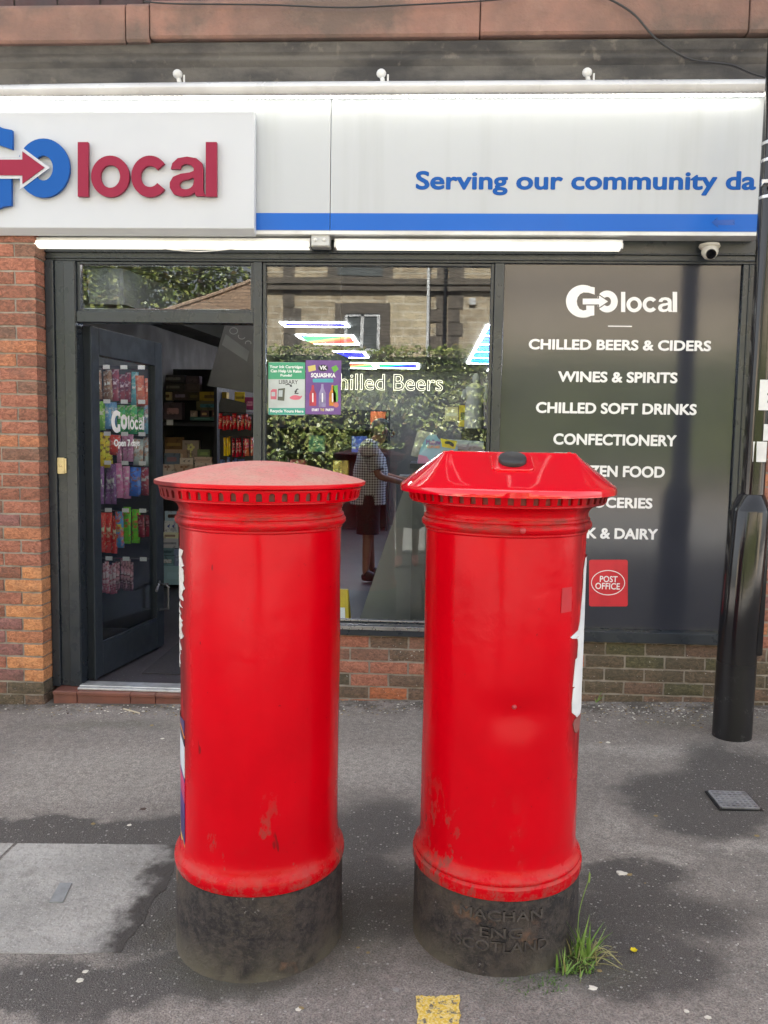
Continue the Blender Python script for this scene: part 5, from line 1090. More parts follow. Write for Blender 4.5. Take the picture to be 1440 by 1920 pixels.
for args in [(309, 820, 342, 846, (92, 68, 38), (120, 96, 50), 'brown gift box, highest of the gift boxes beside the open door', YS + 0.1, 0.06, 'band'),
             (342, 826, 373, 862, (132, 120, 110), (186, 178, 120), 'grey gift box with a pale flower beside the brown one', YS + 0.08, 0.06, 'flower'),
             (309, 843, 350, 866, (140, 118, 100), (160, 140, 120), 'tan gift box just below the brown gift box', YS + 0.04, 0.04),
             (308, 850, 336, 872, (88, 100, 112), (120, 92, 100), 'slate blue gift box left of the small white card', YS),
             (337, 859, 362, 871, (176, 166, 156), (110, 104, 100), 'small white card with two dark shapes, between blue and cream boxes', YS, 0.02, 'birds'),
             (370, 843, 394, 858, (96, 112, 76), (120, 140, 84), 'small green gift box at the right of the pale flower box', YS + 0.03),
             (364, 857, 397, 868, (176, 158, 146), (160, 140, 128), 'cream gift box under the small green gift box', YS + 0.01),
             (301, 871, 326, 884, (170, 156, 146), (120, 90, 80), 'white card box at the left above the dome of the pillar box', YS - 0.04, 0.04, 'flower'),
             (327, 871, 363, 884, (160, 140, 124), (130, 96, 70), 'cream floral box in the middle above the dome of the pillar box', YS - 0.04, 0.04, 'flower'),
             (365, 868, 398, 882, (186, 170, 160), (170, 154, 144), 'plain pale box at the right above the dome of the pillar box', YS - 0.04),
             (303, 884, 336, 905, (168, 160, 156), (150, 142, 138), 'plain white box behind the left rim of the pillar box cap', YS - 0.07),
             (309, 959, 342, 976, (150, 170, 190), (50, 34, 30), 'white card with brown blobs on the stepped shelf', YS - 0.06, 0.03),
             (308, 977, 333, 998, (178, 182, 192), (40, 60, 120), 'white card with two blue swallows on the stepped shelf', YS - 0.07, 0.03, 'birds'),
             (303, 999, 334, 1010, (196, 184, 158), (120, 104, 90), 'long cream card below the swallow card', YS - 0.08, 0.03),
             (302, 1010, 334, 1027, (160, 160, 164), (110, 112, 120), 'grey card with small writing below the cream card', YS - 0.09, 0.03, 'band'),
             (302, 1028, 326, 1041, (92, 116, 124), (60, 80, 88), 'dark teal card on the lowest step, upper', YS - 0.1, 0.03),
             (302, 1043, 326, 1061, (96, 124, 132), (190, 190, 186), 'dark teal card with pale bubble on the lowest step', YS - 0.1, 0.03),
             (327, 1030, 345, 1062, (110, 122, 148), (140, 150, 170), 'blue grey card standing at the edge of the lowest step', YS - 0.1, 0.03),
             (306, 1062, 348, 1096, (130, 160, 166), (138, 168, 174), 'large plain pale teal box at the foot of the stepped shelf', YS - 0.12, 0.06),
             (258, 1012, 286, 1025, (150, 150, 152), (100, 100, 104), 'white card seen through the door glass beside the red sweets', YS - 0.1, 0.03, 'band'),
             (259, 1028, 284, 1042, (140, 146, 148), (60, 66, 70), 'grey card with dark letters seen through the door glass', YS - 0.1, 0.03, 'band'),
             (260, 1044, 288, 1085, (132, 142, 150), (40, 44, 50), 'tall pale card with dark marks seen through the door glass', YS - 0.1, 0.03),
             (302, 703, 346, 717, (62, 58, 62), (110, 108, 104), 'dark carton with white ticket, top of the pile beside the beam', YS + 0.2, 0.1),
             (302, 719, 344, 732, (58, 54, 56), (104, 100, 96), 'dark carton with white ticket, second in the pile beside the beam', YS + 0.2, 0.1),
             (348, 705, 374, 719, (74, 62, 68), (82, 70, 76), 'plain brown carton right of the top dark carton', YS + 0.2, 0.1),
             (346, 720, 374, 734, (78, 66, 68), (84, 72, 74), 'plain brown carton right of the second dark carton', YS + 0.2, 0.1),
             (300, 735, 321, 750, (168, 156, 116), (90, 70, 40), 'cream carton with brown marks below the dark cartons', YS + 0.18, 0.1),
             (323, 734, 352, 750, (66, 56, 58), (120, 108, 128), 'dark box with mauve pictures beside the cream carton', YS + 0.18, 0.1),
             (353, 736, 374, 750, (64, 56, 40), (90, 80, 50), 'dark olive box beside the mauve picture box', YS + 0.18, 0.1),
             (307, 755, 341, 786, (70, 58, 66), (140, 104, 108), 'toy pack with dark card top standing on the upper shelf', YS, 0.1),
             (368, 752, 409, 769, (92, 86, 60), (60, 110, 116), 'row of small coloured card packs above the green tray', YS + 0.05, 0.05),
             (357, 770, 368, 783, (150, 130, 118), (160, 144, 130), 'round topped tan box on the green tray', YS, 0.05),
             (376, 770, 390, 782, (80, 56, 60), (170, 140, 96), 'maroon box with yellow print on the green tray', YS, 0.05),
             (397, 769, 409, 782, (88, 60, 56), (150, 120, 96), 'brown box with pale print on the green tray', YS, 0.05),
             (356, 782, 402, 788, (52, 84, 78), (70, 110, 100), 'flat green tray holding small boxes on the upper shelf', YS - 0.02, 0.1),
             (374, 735, 425, 752, (150, 124, 40), (90, 70, 30), 'yellow snack packs heaped on top of the shelf unit', YS + 0.1, 0.1)]:
    gift(*args)

# rack of hanging sweets behind the door glass
YR = 1.3
ra, rb_ = P(180, 900, YR).x, P(287, 900, YR).x
rack = thing('sweet_rack', ((ra + rb_) / 2, YR + 0.06, FZ), 'dark wall rack of hanging sweet bags behind the open glass door', 'rack')
mb = MB(); mb.box(ra - 0.05, rb_ + 0.03, YR + 0.1, YR + 0.14, FZ + 0.02, P(230, 684, YR).z); mb.build('back_panel', SHELF, rack)
for y_ in (692, 756, 816, 870, 958, 1048):
    z_ = P(235, y_, YR).z; q_ = MB()
    q_.tube([(ra, YR + 0.02, z_), (rb_, YR + 0.02, z_)], 0.004, 6); q_.build('hook_rail', CHROME, rack, True)
    for i_ in range(3): x_ = ra + (rb_ - ra) * (0.2 + 0.3 * i_); MB().box(x_, x_ + 0.05, YR - 0.055, YR - 0.052, z_ - 0.005, z_ + 0.024).build('price_label', WHITE, rack)
def bag_mesh(w, h, bulge, m):
    mb = MB(); nx_, nz_ = 7, 9; vs = []
    for s in (-1, 1):
        for iz in range(nz_):
            for ix in range(nx_):
                u, v = ix / (nx_ - 1) * 2 - 1, iz / (nz_ - 1); e = max(0, 1 - abs(u) ** 3) * max(0, 1 - abs(v * 2 - 1) ** 5)
                d = bulge * (e ** 0.6) * (1 + 0.25 * noise.noise(Vector((u * 3, v * 5, s + w * 99)))) * (0.25 if v > 0.84 else 1)
                vs.append((u * w / 2 * (1 - 0.05 * (1 - e)), s * d, v * h))
    k = nx_ * nz_
    for s in (0, 1): mb.add(vs[s * k:(s + 1) * k], [(iz * nx_ + ix, iz * nx_ + ix + 1, (iz + 1) * nx_ + ix + 1, (iz + 1) * nx_ + ix) for iz in range(nz_ - 1) for ix in range(nx_ - 1)], 0)
    return mb
def sweetm(a, b, c=None):
    k = 'sweet bag %s' % (a,)
    if k in _MC: return _MC[k]
    t = NT(k); z = t.axis(2); a_, b_ = (tuple(min(0.8, 1.9 * q) for q in s2l(*x_)) for x_ in (a, b)); col = t.mix(t.ramp(t.noise(24, 3), 0.45, 0.6), a_, b_)
    if c: col = t.mix(t.math('MULTIPLY', t.ramp(t.noise(40, 2), 0.56, 0.6), 0.8), col, s2l(*c))
    t.color(col).set(Roughness=0.22); t.b.inputs['Coat Weight'].default_value = 0.3; t.bump(t.noise(30, 3), 0.4, 0.01); _MC[k] = t.mat; return t.mat
def sweets(x0, x1, y0, y1, n, a, b, c, label, Y=YR, edge=False, name='sweet_bag', cat='sweet bag'):
    z1, z0 = P((x0 + x1) / 2, y0, Y).z, P((x0 + x1) / 2, y1, Y).z; xa, xb = P(x0, (y0 + y1) / 2, Y).x, P(x1, (y0 + y1) / 2, Y).x
    w = (xb - xa) / n * 1.18; h = z1 - z0; first = None
    for i in range(n):
        px = xa + (xb - xa) * (i + 0.5) / n
        if first is None:
            first = bag_mesh(w, h, min(w * 0.22, 0.02), None).build(name, sweetm(a, b, c), None, True); o = first; lab = bag_mesh(w * 0.62, h * 0.2, 0.004, None); lab.v = [(x, y - min(w * 0.22, 0.02) * 0.85, z + h * 0.5) for x, y, z in lab.v]; lo = lab.build('printed_label', sweetm(c or b, b), o)
        else:
            o = first.copy(); COL.objects.link(o); l2 = lo.copy(); COL.objects.link(l2); l2.parent = o
        o.location = (px, Y - 0.03 + 0.02 * (i % 2) + random.uniform(-0.004, 0.004), z0 + random.uniform(-0.008, 0.008)); o.rotation_euler = (random.uniform(-0.06, 0.06), random.uniform(-0.05, 0.05), random.uniform(-0.35, 0.35) + (0.9 if edge else 0))
        k_ = random.uniform(0.9, 1.08); o.scale = (k_, 1, random.uniform(0.9, 1.08))
        tag(o, label, cat, label.replace('bag', 'bags', 1) if n > 1 else None)
for a in [(185, 214, 694, 750, 3, (92, 66, 52), (120, 92, 76), (190, 180, 170), 'brown bag of sweets hanging in the top row behind the door glass'),
          (214, 248, 696, 752, 3, (110, 40, 56), (80, 40, 60), (170, 150, 160), 'maroon bag of sweets hanging in the top row behind the door glass'),
          (248, 260, 702, 762, 1, (60, 110, 120), (80, 130, 136), (180, 190, 190), 'tall teal bag of sweets in the top row behind the door glass'),
          (260, 286, 706, 762, 2, (130, 60, 46), (150, 76, 56), (180, 140, 120), 'rust bag of sweets at the right of the top row'),
          (185, 200, 756, 808, 1, (70, 120, 50), (110, 150, 60), (200, 210, 160), 'lime bag of sweets at the start of the second row'),
          (199, 222, 758, 806, 2, (70, 110, 150), (90, 130, 160), (190, 200, 210), 'blue bag of sweets in the second row behind the door glass'),
          (222, 272, 758, 814, 4, (40, 120, 80), (70, 140, 60), (190, 200, 170), 'green bag of sweets in the second row behind the door logo'),
          (272, 288, 764, 814, 1, (90, 130, 150), (120, 90, 90), (190, 190, 190), 'pale blue bag of sweets at the end of the second row'),
          (186, 212, 814, 878, 2, (190, 150, 30), (210, 170, 40), (80, 60, 30), 'yellow bag of sweets at the start of the third row'),
          (208, 226, 816, 852, 1, (160, 50, 40), (180, 70, 60), (200, 160, 150), 'red bag of sweets beside the yellow ones in the third row'),
          (222, 252, 818, 866, 3, (160, 110, 140), (130, 80, 110), (210, 190, 200), 'pink bag of sweets in the third row behind the door lettering'),
          (252, 288, 818, 872, 2, (140, 150, 150), (150, 110, 90), (210, 210, 205), 'grey bag of sweets at the end of the third row'),
          (186, 222, 872, 945, 3, (120, 80, 130), (100, 70, 110), (200, 190, 210), 'purple bag of sweets in the fourth row behind the door glass'),
          (222, 246, 868, 935, 2, (190, 110, 150), (160, 90, 130), (220, 190, 210), 'rose pink bag of sweets in the fourth row'),
          (245, 266, 868, 928, 1, (40, 80, 160), (60, 100, 170), (120, 80, 60), 'royal blue bag of sweets in the fourth row'),
          (266, 286, 874, 930, 1, (120, 50, 70), (140, 60, 70), (200, 180, 190), 'claret bag of sweets at the end of the fourth row'),
          (187, 222, 962, 1036, 3, (180, 46, 40), (150, 36, 36), (210, 170, 140), 'red bag of sweets in the fifth row behind the door glass'),
          (220, 236, 962, 1028, 1, (60, 120, 170), (200, 70, 50), (220, 180, 60), 'blue and red bag of sweets in the fifth row'),
          (234, 262, 954, 1018, 2, (90, 160, 40), (70, 140, 40), (200, 60, 60), 'bright green bag of sweets in the fifth row'),
          (262, 286, 964, 1006, 2, (120, 30, 50), (90, 26, 40), (170, 120, 130), 'dark red bag of sweets at the end of the fifth row'),
          (187, 222, 1052, 1112, 5, (140, 60, 80), (200, 150, 160), (220, 190, 195), 'pink striped packet hanging in the bottom row behind the door glass'),
          (220, 252, 1050, 1106, 5, (70, 40, 50), (160, 110, 120), (190, 160, 165), 'dark striped packet hanging in the bottom row behind the door glass')]:
    sweets(*a)
# spinner of red packets
YP2 = 2.7
pa, pb = P(408, 800, YP2).x, P(476, 800, YP2).x
sp = thing('spinner_rack', ((pa + pb) / 2, YP2 + 0.06, FZ), 'dark spinner rack of red packets with a rounded grey header', 'rack')
mb = MB(); mb.box(pa, pb + 0.05, YP2 + 0.07, YP2 + 0.1, FZ + 0.05, P(440, 776, YP2).z); mb.build('back_panel', SHELF, sp)
mb = MB(); f = pr(YP2 + 0.068); shape_on(mb, [[(411, 777), (411, 757), (414, 749), (420, 746), (459, 755), (462, 758), (462, 777)]], f, 0.012, YP2 + 0.068); mb.build('header_board', M('grey board', (0.07, 0.07, 0.075), 0.6), sp)
for y in (774, 818):
    z = P(440, y, YP2).z
    mb = MB(); mb.tube([(pa + 0.01, YP2 + 0.0, z), (pb + 0.03, YP2 + 0.0, z)], 0.004, 6); mb.build('hook_rail', CHROME, sp, True)
for a in [(411, 473, 778, 806, 9, (150, 16, 24), (120, 10, 20), (200, 150, 120), 'red packet hanging in the upper row of the spinner rack'), (421, 434, 822, 854, 3, (200, 150, 20), (180, 130, 20), (210, 180, 60), 'yellow packet hanging in the middle row of the spinner rack'),
          (436, 462, 822, 856, 4, (140, 16, 36), (110, 12, 30), (210, 160, 160), 'crimson packet hanging in the middle row of the spinner rack'), (460, 478, 822, 856, 2, (170, 90, 60), (190, 60, 90), (230, 220, 200), 'orange and pink packet at the end of the spinner rack row'),
          (413, 466, 861, 900, 8, (60, 76, 110), (80, 96, 130), (100, 110, 140), 'denim blue packet in the bottom row of the spinner rack')]:
    sweets(*a, YP2, True, 'hanging_packet', 'packet')
gift(440, 735, 459, 756, (190, 160, 40), (120, 100, 30), 'yellow ticket board standing on the spinner rack', YP2 + 0.12, 0.01, 'band', 'board', 'ticket_board')
gift(459, 745, 477, 768, (130, 30, 90), (190, 120, 160), 'magenta bag lying on top of the spinner rack', YP2 + 0.12, 0.05, None, 'sweet bag', 'sweet_bag')
# a dark screen slung from the ceiling
Yh = 1.9; f = pr(Yh); mb = MB(); shape_on(mb, [[(424, 612), (478, 612), (478, 737), (392, 724), (397, 706)]], f, 0.05, Yh)
scr = tag(mb.build('hanging_screen', M('dark screen shell', (0.018, 0.02, 0.024), 0.45, (0.026, 0.028, 0.032)), None, bevel=0.006), 'dark tilted screen hanging from the shop ceiling inside the doorway', 'screen')
mb = MB(); shape_on(mb, [[(426, 628), (470, 660), (466, 679), (419, 648)]], f, 0.003, Yh - 0.0505); mb.build('pale_band', M('grey band', (0.1, 0.11, 0.115), 0.5), scr)
mb = MB(); shape_on(mb, [ell(441, 622, 8, 6.5, 20), ell(441, 622, 6.8, 5.3, 20)], f, 0.003, Yh - 0.0505); shape_on(mb, [arc_band(456, 632, 7, 6, 1.4, 20, 210, 14)], f, 0.003, Yh - 0.0505); shape_on(mb, [arc_band(468, 645, 6, 5, 1.4, 160, 380, 14)], f, 0.003, Yh - 0.0505); mb.build('script_reflection', M('painted script reflection', (0.3, 0.32, 0.33), 0.5), scr)  # reflection of a glowing script, painted on the screen as pale shapes
# counter, display board, window display
BOARD = M('grey display board', (0.17, 0.167, 0.16), 0.6, (0.15, 0.147, 0.142), 3)
Yb = 0.6; f = pr(Yb); mb = MB(); shape_on(mb, [[(668, 1180), (758, 915), (905, 915), (905, 1190)]], f, 0.02, Yb)
tag(mb.build('display_board', BOARD, None, bevel=0.002), 'grey board with one slanting edge standing inside the window', 'board')
ct = thing('shop_counter', (1.2, 6.5, FZ), 'dark counter at the back of the shop behind the customer', 'counter')
mb = MB(); mb.box(-0.3, 2.0, 6.2, 6.8, FZ, 1.0); mb.build('front_panel', SHELF, ct); mb = MB(); mb.box(-0.35, 2.05, 6.15, 6.85, 1.001, 1.04); mb.build('counter_top', M('counter top', (0.06, 0.055, 0.05), 0.4), ct)
bs = shelf_unit('back_shelf', -2.4, -0.6, 8.6, 9.1, 2.0, [0.5, 0.9, 1.3, 1.7], 'dark shelving at the far end of the shop')
for i, (x, z, c, lab) in enumerate([(-2.2, 0.905, (150, 60, 50), 'red'), (-1.9, 1.305, (60, 110, 70), 'green'), (-1.5, 0.905, (180, 150, 60), 'yellow'), (-1.2, 1.305, (70, 90, 150), 'blue'), (-0.9, 1.705, (190, 90, 50), 'orange')]):
    mb = MB(); mb.box(x, x + 0.24, 8.65, 8.9, z, z + 0.26); tag(mb.build('carton', boxart(c, tuple(int(q * .7) for q in c)), None, bevel=0.004), '%s carton on the dark shelving at the far end of the shop' % lab, 'carton')
# wet floor sign
a0 = G(652, 1166, FZ); wf = thing('floor_sign', (a0.x - 0.1, a0.y + 0.4, FZ), 'yellow folding floor sign standing inside the window by the pillar box', 'floor sign')
Yw = 0.55; f = pr(Yw); YEL = M('yellow plastic', (0.6, 0.42, 0.01), 0.4); mb = MB(); z0 = FZ; tp = P(648, 1109, Yw)
xr = P(660, 1165, Yw).x; xl = xr - 0.3; xt0, xt1 = tp.x - 0.14, tp.x + 0.01
for s, nm in ((0, 'front_leaf'), (1, 'rear_leaf')):
    yb = Yw - 0.1 if s == 0 else Yw + 0.24; yt = Yw + 0.06 if s == 0 else Yw + 0.08
    mb = MB(); mb.slab([(xl, yb, z0), (xr, yb, z0), (xt1, yt, tp.z), (xt0, yt, tp.z)], (0, 0.015, 0)); mb.build(nm, YEL, wf, bevel=0.003)
mb = MB(); mb.slab([(xl + 0.05, Yw - 0.072, z0 + 0.07), (xr - 0.03, Yw - 0.072, z0 + 0.07), (xt1 - 0.015, Yw + 0.016, tp.z - 0.11), (xt0 + 0.02, Yw + 0.016, tp.z - 0.11)], (0, 0.004, 0)); mb.build('white_label', WHITE, wf)
# things standing in the window: robed figure, poster boards, papers, toy pack
Yf = 0.55; fb = P(890, 800, Yf); ft = P(895, 694, Yf); H = ft.z - fb.z
t = NT('frosted white figure'); t.color((0.5, 0.5, 0.54)).set(Roughness=0.6); FIG = t.mat
ledge = thing('window_ledge', (0.2, 0.6, 1.0), 'ledge inside the window carrying papers, toys and a white figure', 'shelf'); mb = MB(); lz = fb.z - 0.012; xa, xb = P(770, 850, Yf).x, RX1 - 0.02
mb.box(xa, xb, 0.32, 0.95, lz - 0.25, lz - 0.22); mb.build('top_board', SHELF, ledge); mb = MB(); mb.box(xa + 0.02, xb, 0.35, 0.93, FZ, lz - 0.251); mb.build('front_panel', M('mid grey panel', (0.06, 0.058, 0.056), 0.6), ledge)
mb = MB(); mb.box(P(868, 800, Yf).x, P(925, 800, Yf).x, 0.5, 0.75, lz - 0.219, lz); mb.build('raised_block', SHELF, ledge)
fg = MB(); fg.lathe([(0.062, 0), (0.06, H * 0.3), (0.056, H * 0.55), (0.064, H * 0.66), (0.06, H * 0.74), (0.03, H * 0.8), (0.02, H * 0.82), (0.001, H * 0.82)], (fb.x, Yf + 0.08, lz + 0.001), 20); fg.ball((fb.x + 0.008, Yf + 0.08, lz + H * 0.9), H * 0.1, 14, (0.82, 0.9, 1)); fg.tube([(fb.x + 0.06, Yf + 0.08, lz + H * 0.5), (fb.x + 0.078, Yf + 0.05, lz + H * 0.68), (fb.x + 0.07, Yf + 0.03, lz + H * 0.82)], [0.02, 0.018, 0.014], 8); fg.tube([(fb.x - 0.06, Yf + 0.08, lz + H * 0.68), (fb.x - 0.075, Yf + 0.05, lz + H * 0.55)], [0.018, 0.015], 8)
tag(fg.build('robed_figure', FIG, None, True), 'white robed figure with a raised arm standing in the window', 'statue')
gift(860, 760, 880, 800, (170, 150, 50), (60, 56, 40), 'yellow picture board with a dark oval left of the white figure', Yf + 0.1, 0.02, None, 'board', 'picture_board')
gift(834, 763, 859, 790, (176, 168, 140), (190, 186, 174), 'cream framed picture left of the yellow board in the window', Yf + 0.12, 0.02, 'band', 'picture', 'framed_picture')
for i, (x0, y0, x1, y1, rz, c, lab) in enumerate([(838, 826, 905, 838, 0.02, (150, 156, 164), 'pale folded newspaper on the window papers pile, topmost'), (846, 836, 908, 846, -0.06, (120, 118, 122), 'grey folded newspaper in the window papers pile, middle'), (850, 844, 912, 853, 0.04, (100, 84, 80), 'brown folded newspaper in the window papers pile, lowest')]):
    a, b = P(x0, y1, 0.5), P(x1, y0, 0.5); mb = MB(); mb.box(-(b.x - a.x) / 2, (b.x - a.x) / 2, -0.1, 0.12, 0, b.z - a.z); o = mb.build('newspaper', boxart(c, tuple(int(q * .8) for q in c)), None, bevel=0.006); o.location = ((a.x + b.x) / 2, 0.52, a.z); o.rotation_euler = (0, 0.05, rz); tag(o, lab, 'newspaper')
Yt2 = 0.4; f = pr(Yt2)
tp_ = thing('toy_pack', (P(815, 870, Yt2).x, Yt2, P(815, 870, Yt2).z), 'pink and blue toy pack with a yellow corner in the window above the hood', 'toy pack')
mb = MB(); shape_on(mb, [smooth([(782, 873), (787, 845), (797, 824), (806, 815), (818, 816), (826, 826), (858, 838), (850, 872), (838, 890), (790, 888)], 3)], f, 0.006, Yt2); mb.build('card_back', M('toy blue card', (0.22, 0.42, 0.55), 0.4, (0.3, 0.46, 0.6), 14), tp_)
mb = MB(); shape_on(mb, [[(782, 874), (785, 852), (800, 856), (812, 872), (806, 888), (790, 888)]], f, 0.003, Yt2 - 0.0065); mb.build('pink_print', M('toy pink', (0.6, 0.25, 0.42), 0.4), tp_)
mb = MB(); shape_on(mb, [[(826, 822), (857, 827), (853, 842), (829, 838)]], f, 0.003, Yt2 - 0.0065); mb.build('yellow_corner', M('toy yellow', (0.75, 0.6, 0.03), 0.4), tp_)
mb = MB(); shape_on(mb, [smooth([(834, 828), (843, 827), (851, 833), (849, 838), (842, 833), (835, 832)], 2)], f, 0.002, Yt2 - 0.01); mb.build('dark_squiggle', INK, tp_)
mb = MB(); px_letters(mb, 'Mallow', 799, 824, 827, 834, Yt2 - 0.0065, depth=0.002, bold=0.03); mb.build('lettering', M('toy violet', (0.25, 0.1, 0.35), 0.4), tp_)
mb = MB(); px_letters(mb, 'CUPCAKE', 801, 835.5, 825, 840.5, Yt2 - 0.0065, depth=0.002, bold=0.03); mb.build('lettering', M('toy orange', (0.7, 0.3, 0.1), 0.4), tp_)
q0 = P(788, 850, Yt2 + 0.04); cl = bag_mesh(0.13, 0.17, 0.03, None).build('sweet_bag', M('clear wrap', (0.45, 0.44, 0.42), 0.2, (0.3, 0.29, 0.27), 30, bump=0.8, bs=45), None, True); cl.location = (q0.x, q0.y + 0.02, q0.z - 0.03); cl.rotation_euler = (0.05, 0.25, 0.1)
tag(cl, 'crinkled clear bag of sweets behind the toy pack in the window', 'sweet bag')

# ---------------------------------------------------------------- people
def skin_mesh(name, joints, bones, root, m, par=None, sub=2):
    names = list(joints); me = bpy.data.meshes.new(name); me.from_pydata([joints[k][0] for k in names], [(names.index(a), names.index(b)) for a, b in bones], [])
    o = bpy.data.objects.new(name, me); COL.objects.link(o); me.materials.append(m)
    sk = o.modifiers.new('skin', 'SKIN'); sk.use_smooth_shade = True
    for i, k in enumerate(names):
        r = joints[k][1]; v = me.skin_vertices[0].data[i]; v.radius = r if isinstance(r, tuple) else (r, r); v.use_root = (k == root)
    sb = o.modifiers.new('sub', 'SUBSURF'); sb.levels = sub; sb.render_levels = sub
    bpy.context.view_layer.update(); dg = bpy.context.evaluated_depsgraph_get(); nm = bpy.data.meshes.new_from_object(o.evaluated_get(dg)); o.modifiers.clear(); o.data = nm; nm.name = name
    if not nm.materials: nm.materials.append(m)
    nm.polygons.foreach_set('use_smooth', [True] * len(nm.polygons))
    if par: attach(o, par)
    return o
def person(origin, ang, H, pose, label, mats, skirt=False, hair=True):
    """a standing figure built facing +X, then turned by ang; pose shifts joints (x forward, y to the figure's left, z up)"""
    s = H / 1.75; ca, sa_ = math.cos(ang), math.sin(ang); o = Vector(origin)
    def W(p): return Vector((o.x + (p[0] * ca - p[1] * sa_) * s, o.y + (p[0] * sa_ + p[1] * ca) * s, o.z + p[2] * s))
    J = {'pel': (0, 0, 0.95), 'belly': (0.02, 0, 1.08), 'chest': (0.01, 0, 1.3), 'neck': (0.0, 0, 1.46), 'nape': (0.03, 0, 1.53), 'skull': (0.055, 0, 1.62), 'crown': (0.05, 0, 1.69), 'brow': (0.12, 0, 1.625), 'chin': (0.115, 0, 1.555)}
    for sd_, y in (('L', 1), ('R', -1)):
        J.update({'sh' + sd_: (0, 0.17 * y, 1.42), 'el' + sd_: (-0.02, 0.23 * y, 1.13), 'wr' + sd_: (0.08, 0.22 * y, 0.9), 'hip' + sd_: (0, 0.09 * y, 0.9), 'kn' + sd_: (0.02, 0.1 * y, 0.5), 'an' + sd_: (-0.02, 0.1 * y, 0.09), 'ball' + sd_: (0.13, 0.11 * y, 0.035)})
    J.update(pose)
    rad = {'pel': 0.13, 'belly': 0.135, 'chest': 0.135, 'neck': 0.055, 'nape': 0.055, 'skull': 0.085, 'crown': 0.06, 'brow': 0.05, 'chin': 0.042}
    for q in 'LR': rad.update({'sh' + q: 0.045, 'el' + q: 0.042, 'wr' + q: 0.028, 'hip' + q: 0.09, 'kn' + q: 0.056, 'an' + q: 0.037, 'ball' + q: 0.034})
    B = [('pel', 'belly'), ('belly', 'chest'), ('chest', 'neck'), ('neck', 'nape'), ('nape', 'skull'), ('skull', 'crown'), ('skull', 'brow'), ('nape', 'chin')]
    for q in 'LR': B += [('chest', 'sh' + q), ('sh' + q, 'el' + q), ('el' + q, 'wr' + q), ('pel', 'hip' + q), ('hip' + q, 'kn' + q), ('kn' + q, 'an' + q), ('an' + q, 'ball' + q)]
    # hands: five short bent fingers
    for q, y in (('L', 1), ('R', -1)):
        w_, e_ = Vector(J['wr' + q]), Vector(J['el' + q]); d = (w_ - e_).normalized(); sdv = d.cross(Vector((0, 0, 1))); sdv = sdv.normalized() if sdv.length > 0.1 else Vector((0, 1, 0)); pn = sdv.cross(d)
        J['pa' + q] = tuple(w_ + d * 0.06); rad['pa' + q] = 0.03; B.append(('wr' + q, 'pa' + q))
        for i, off in enumerate((-0.03, -0.01, 0.01, 0.03)):
            L = (0.062, 0.075, 0.07, 0.055)[i]; a1 = w_ + d * 0.1 + sdv * off; a2 = a1 + d * L * 0.5 - pn * 0.012; a3 = a2 + d * L * 0.35 - pn * 0.028
            for k_, p_, r_ in (('a', a1, 0.0095), ('b', a2, 0.0085), ('c', a3, 0.007)): J['f%d%s%s' % (i, k_, q)] = tuple(p_); rad['f%d%s%s' % (i, k_, q)] = r_
            B += [('pa' + q, 'f%da%s' % (i, q)), ('f%da%s' % (i, q), 'f%db%s' % (i, q)), ('f%db%s' % (i, q), 'f%dc%s' % (i, q))]
        b1 = w_ + d * 0.05 - sdv * 0.04 * y; b2 = b1 + d * 0.035 - sdv * 0.015 * y - pn * 0.015
        J['ta' + q], J['tb' + q] = tuple(b1), tuple(b2); rad['ta' + q], rad['tb' + q] = 0.012, 0.009; B += [('pa' + q, 'ta' + q), ('ta' + q, 'tb' + q)]
    p = thing('person', o, label, 'person')
    body = skin_mesh('body', {k: (W(J[k]), rad[k] * s) for k in J}, B, 'pel', mats['skin'], p)
    bk = mats.get('bulk', 1.0); by_ = 1 + (bk - 1) * 0.5; mb = MB(); n = 32; vs = []
    nk, ch, be, pe = (Vector(J[k]) for k in ('neck', 'chest', 'belly', 'pel')); shz = (J['shL'][2] + J['shR'][2]) / 2; sc_ = (Vector(J['shL']) + Vector(J['shR'])) / 2
    secs = [(nk + Vector((0, 0, 0.035)), 0.058, 0.06), (nk + Vector((0, 0, 0.01)), 0.07, 0.085), (Vector((nk.x * 0.6 + sc_.x * 0.4, 0, shz + 0.045)), 0.085, 0.15), (Vector((sc_.x, 0, shz)), 0.1, 0.19), (ch, 0.128 * (1 + (bk - 1) * 0.7), 0.19 * by_), (be.lerp(ch, 0.4), 0.14 * bk, 0.185 * by_), (be, 0.142 * bk, 0.182 * by_), (pe + Vector((0, 0, 0.03)), 0.142 * bk, 0.182 * by_), (pe - Vector((0, 0, mats.get('hem', 0.07))), 0.145 * bk, 0.188 * by_), (pe - Vector((0, 0, mats.get('hem', 0.07) - 0.012)), 0.13 * bk, 0.172 * by_)]
    for c, rx, ry in secs: vs += [W((c.x + rx * math.cos(2 * math.pi * k / n), c.y + ry * math.sin(2 * math.pi * k / n), c.z)) for k in range(n)]
    mb.add(vs, [(j * n + k, j * n + (k + 1) % n, (j + 1) * n + (k + 1) % n, (j + 1) * n + k) for j in range(len(secs) - 1) for k in range(n)])
    for q in 'LR':
        p0, p1 = Vector(J['sh' + q]), Vector(J['el' + q]); p2 = p0.lerp(p1, mats.get('sleeve', 0.75)); ins = p0.lerp(sc_, 0.35)
        mb.tube([W(ins), W(p0 + Vector((0, 0, -0.005))), W(p0.lerp(p2, 0.5)), W(p2)], [0.085 * s, 0.09 * s, 0.084 * s, 0.08 * s], 20); mb.ball(W(p0 - Vector((0, 0, 0.03))), 0.094 * s, 18, (1, 1, 1.05)); mb.ball(W(p0.lerp(sc_, 0.45) - Vector((0, 0, 0.03))), 0.1 * s, 18)
    mb.build('shirt', mats['top'], p, True)
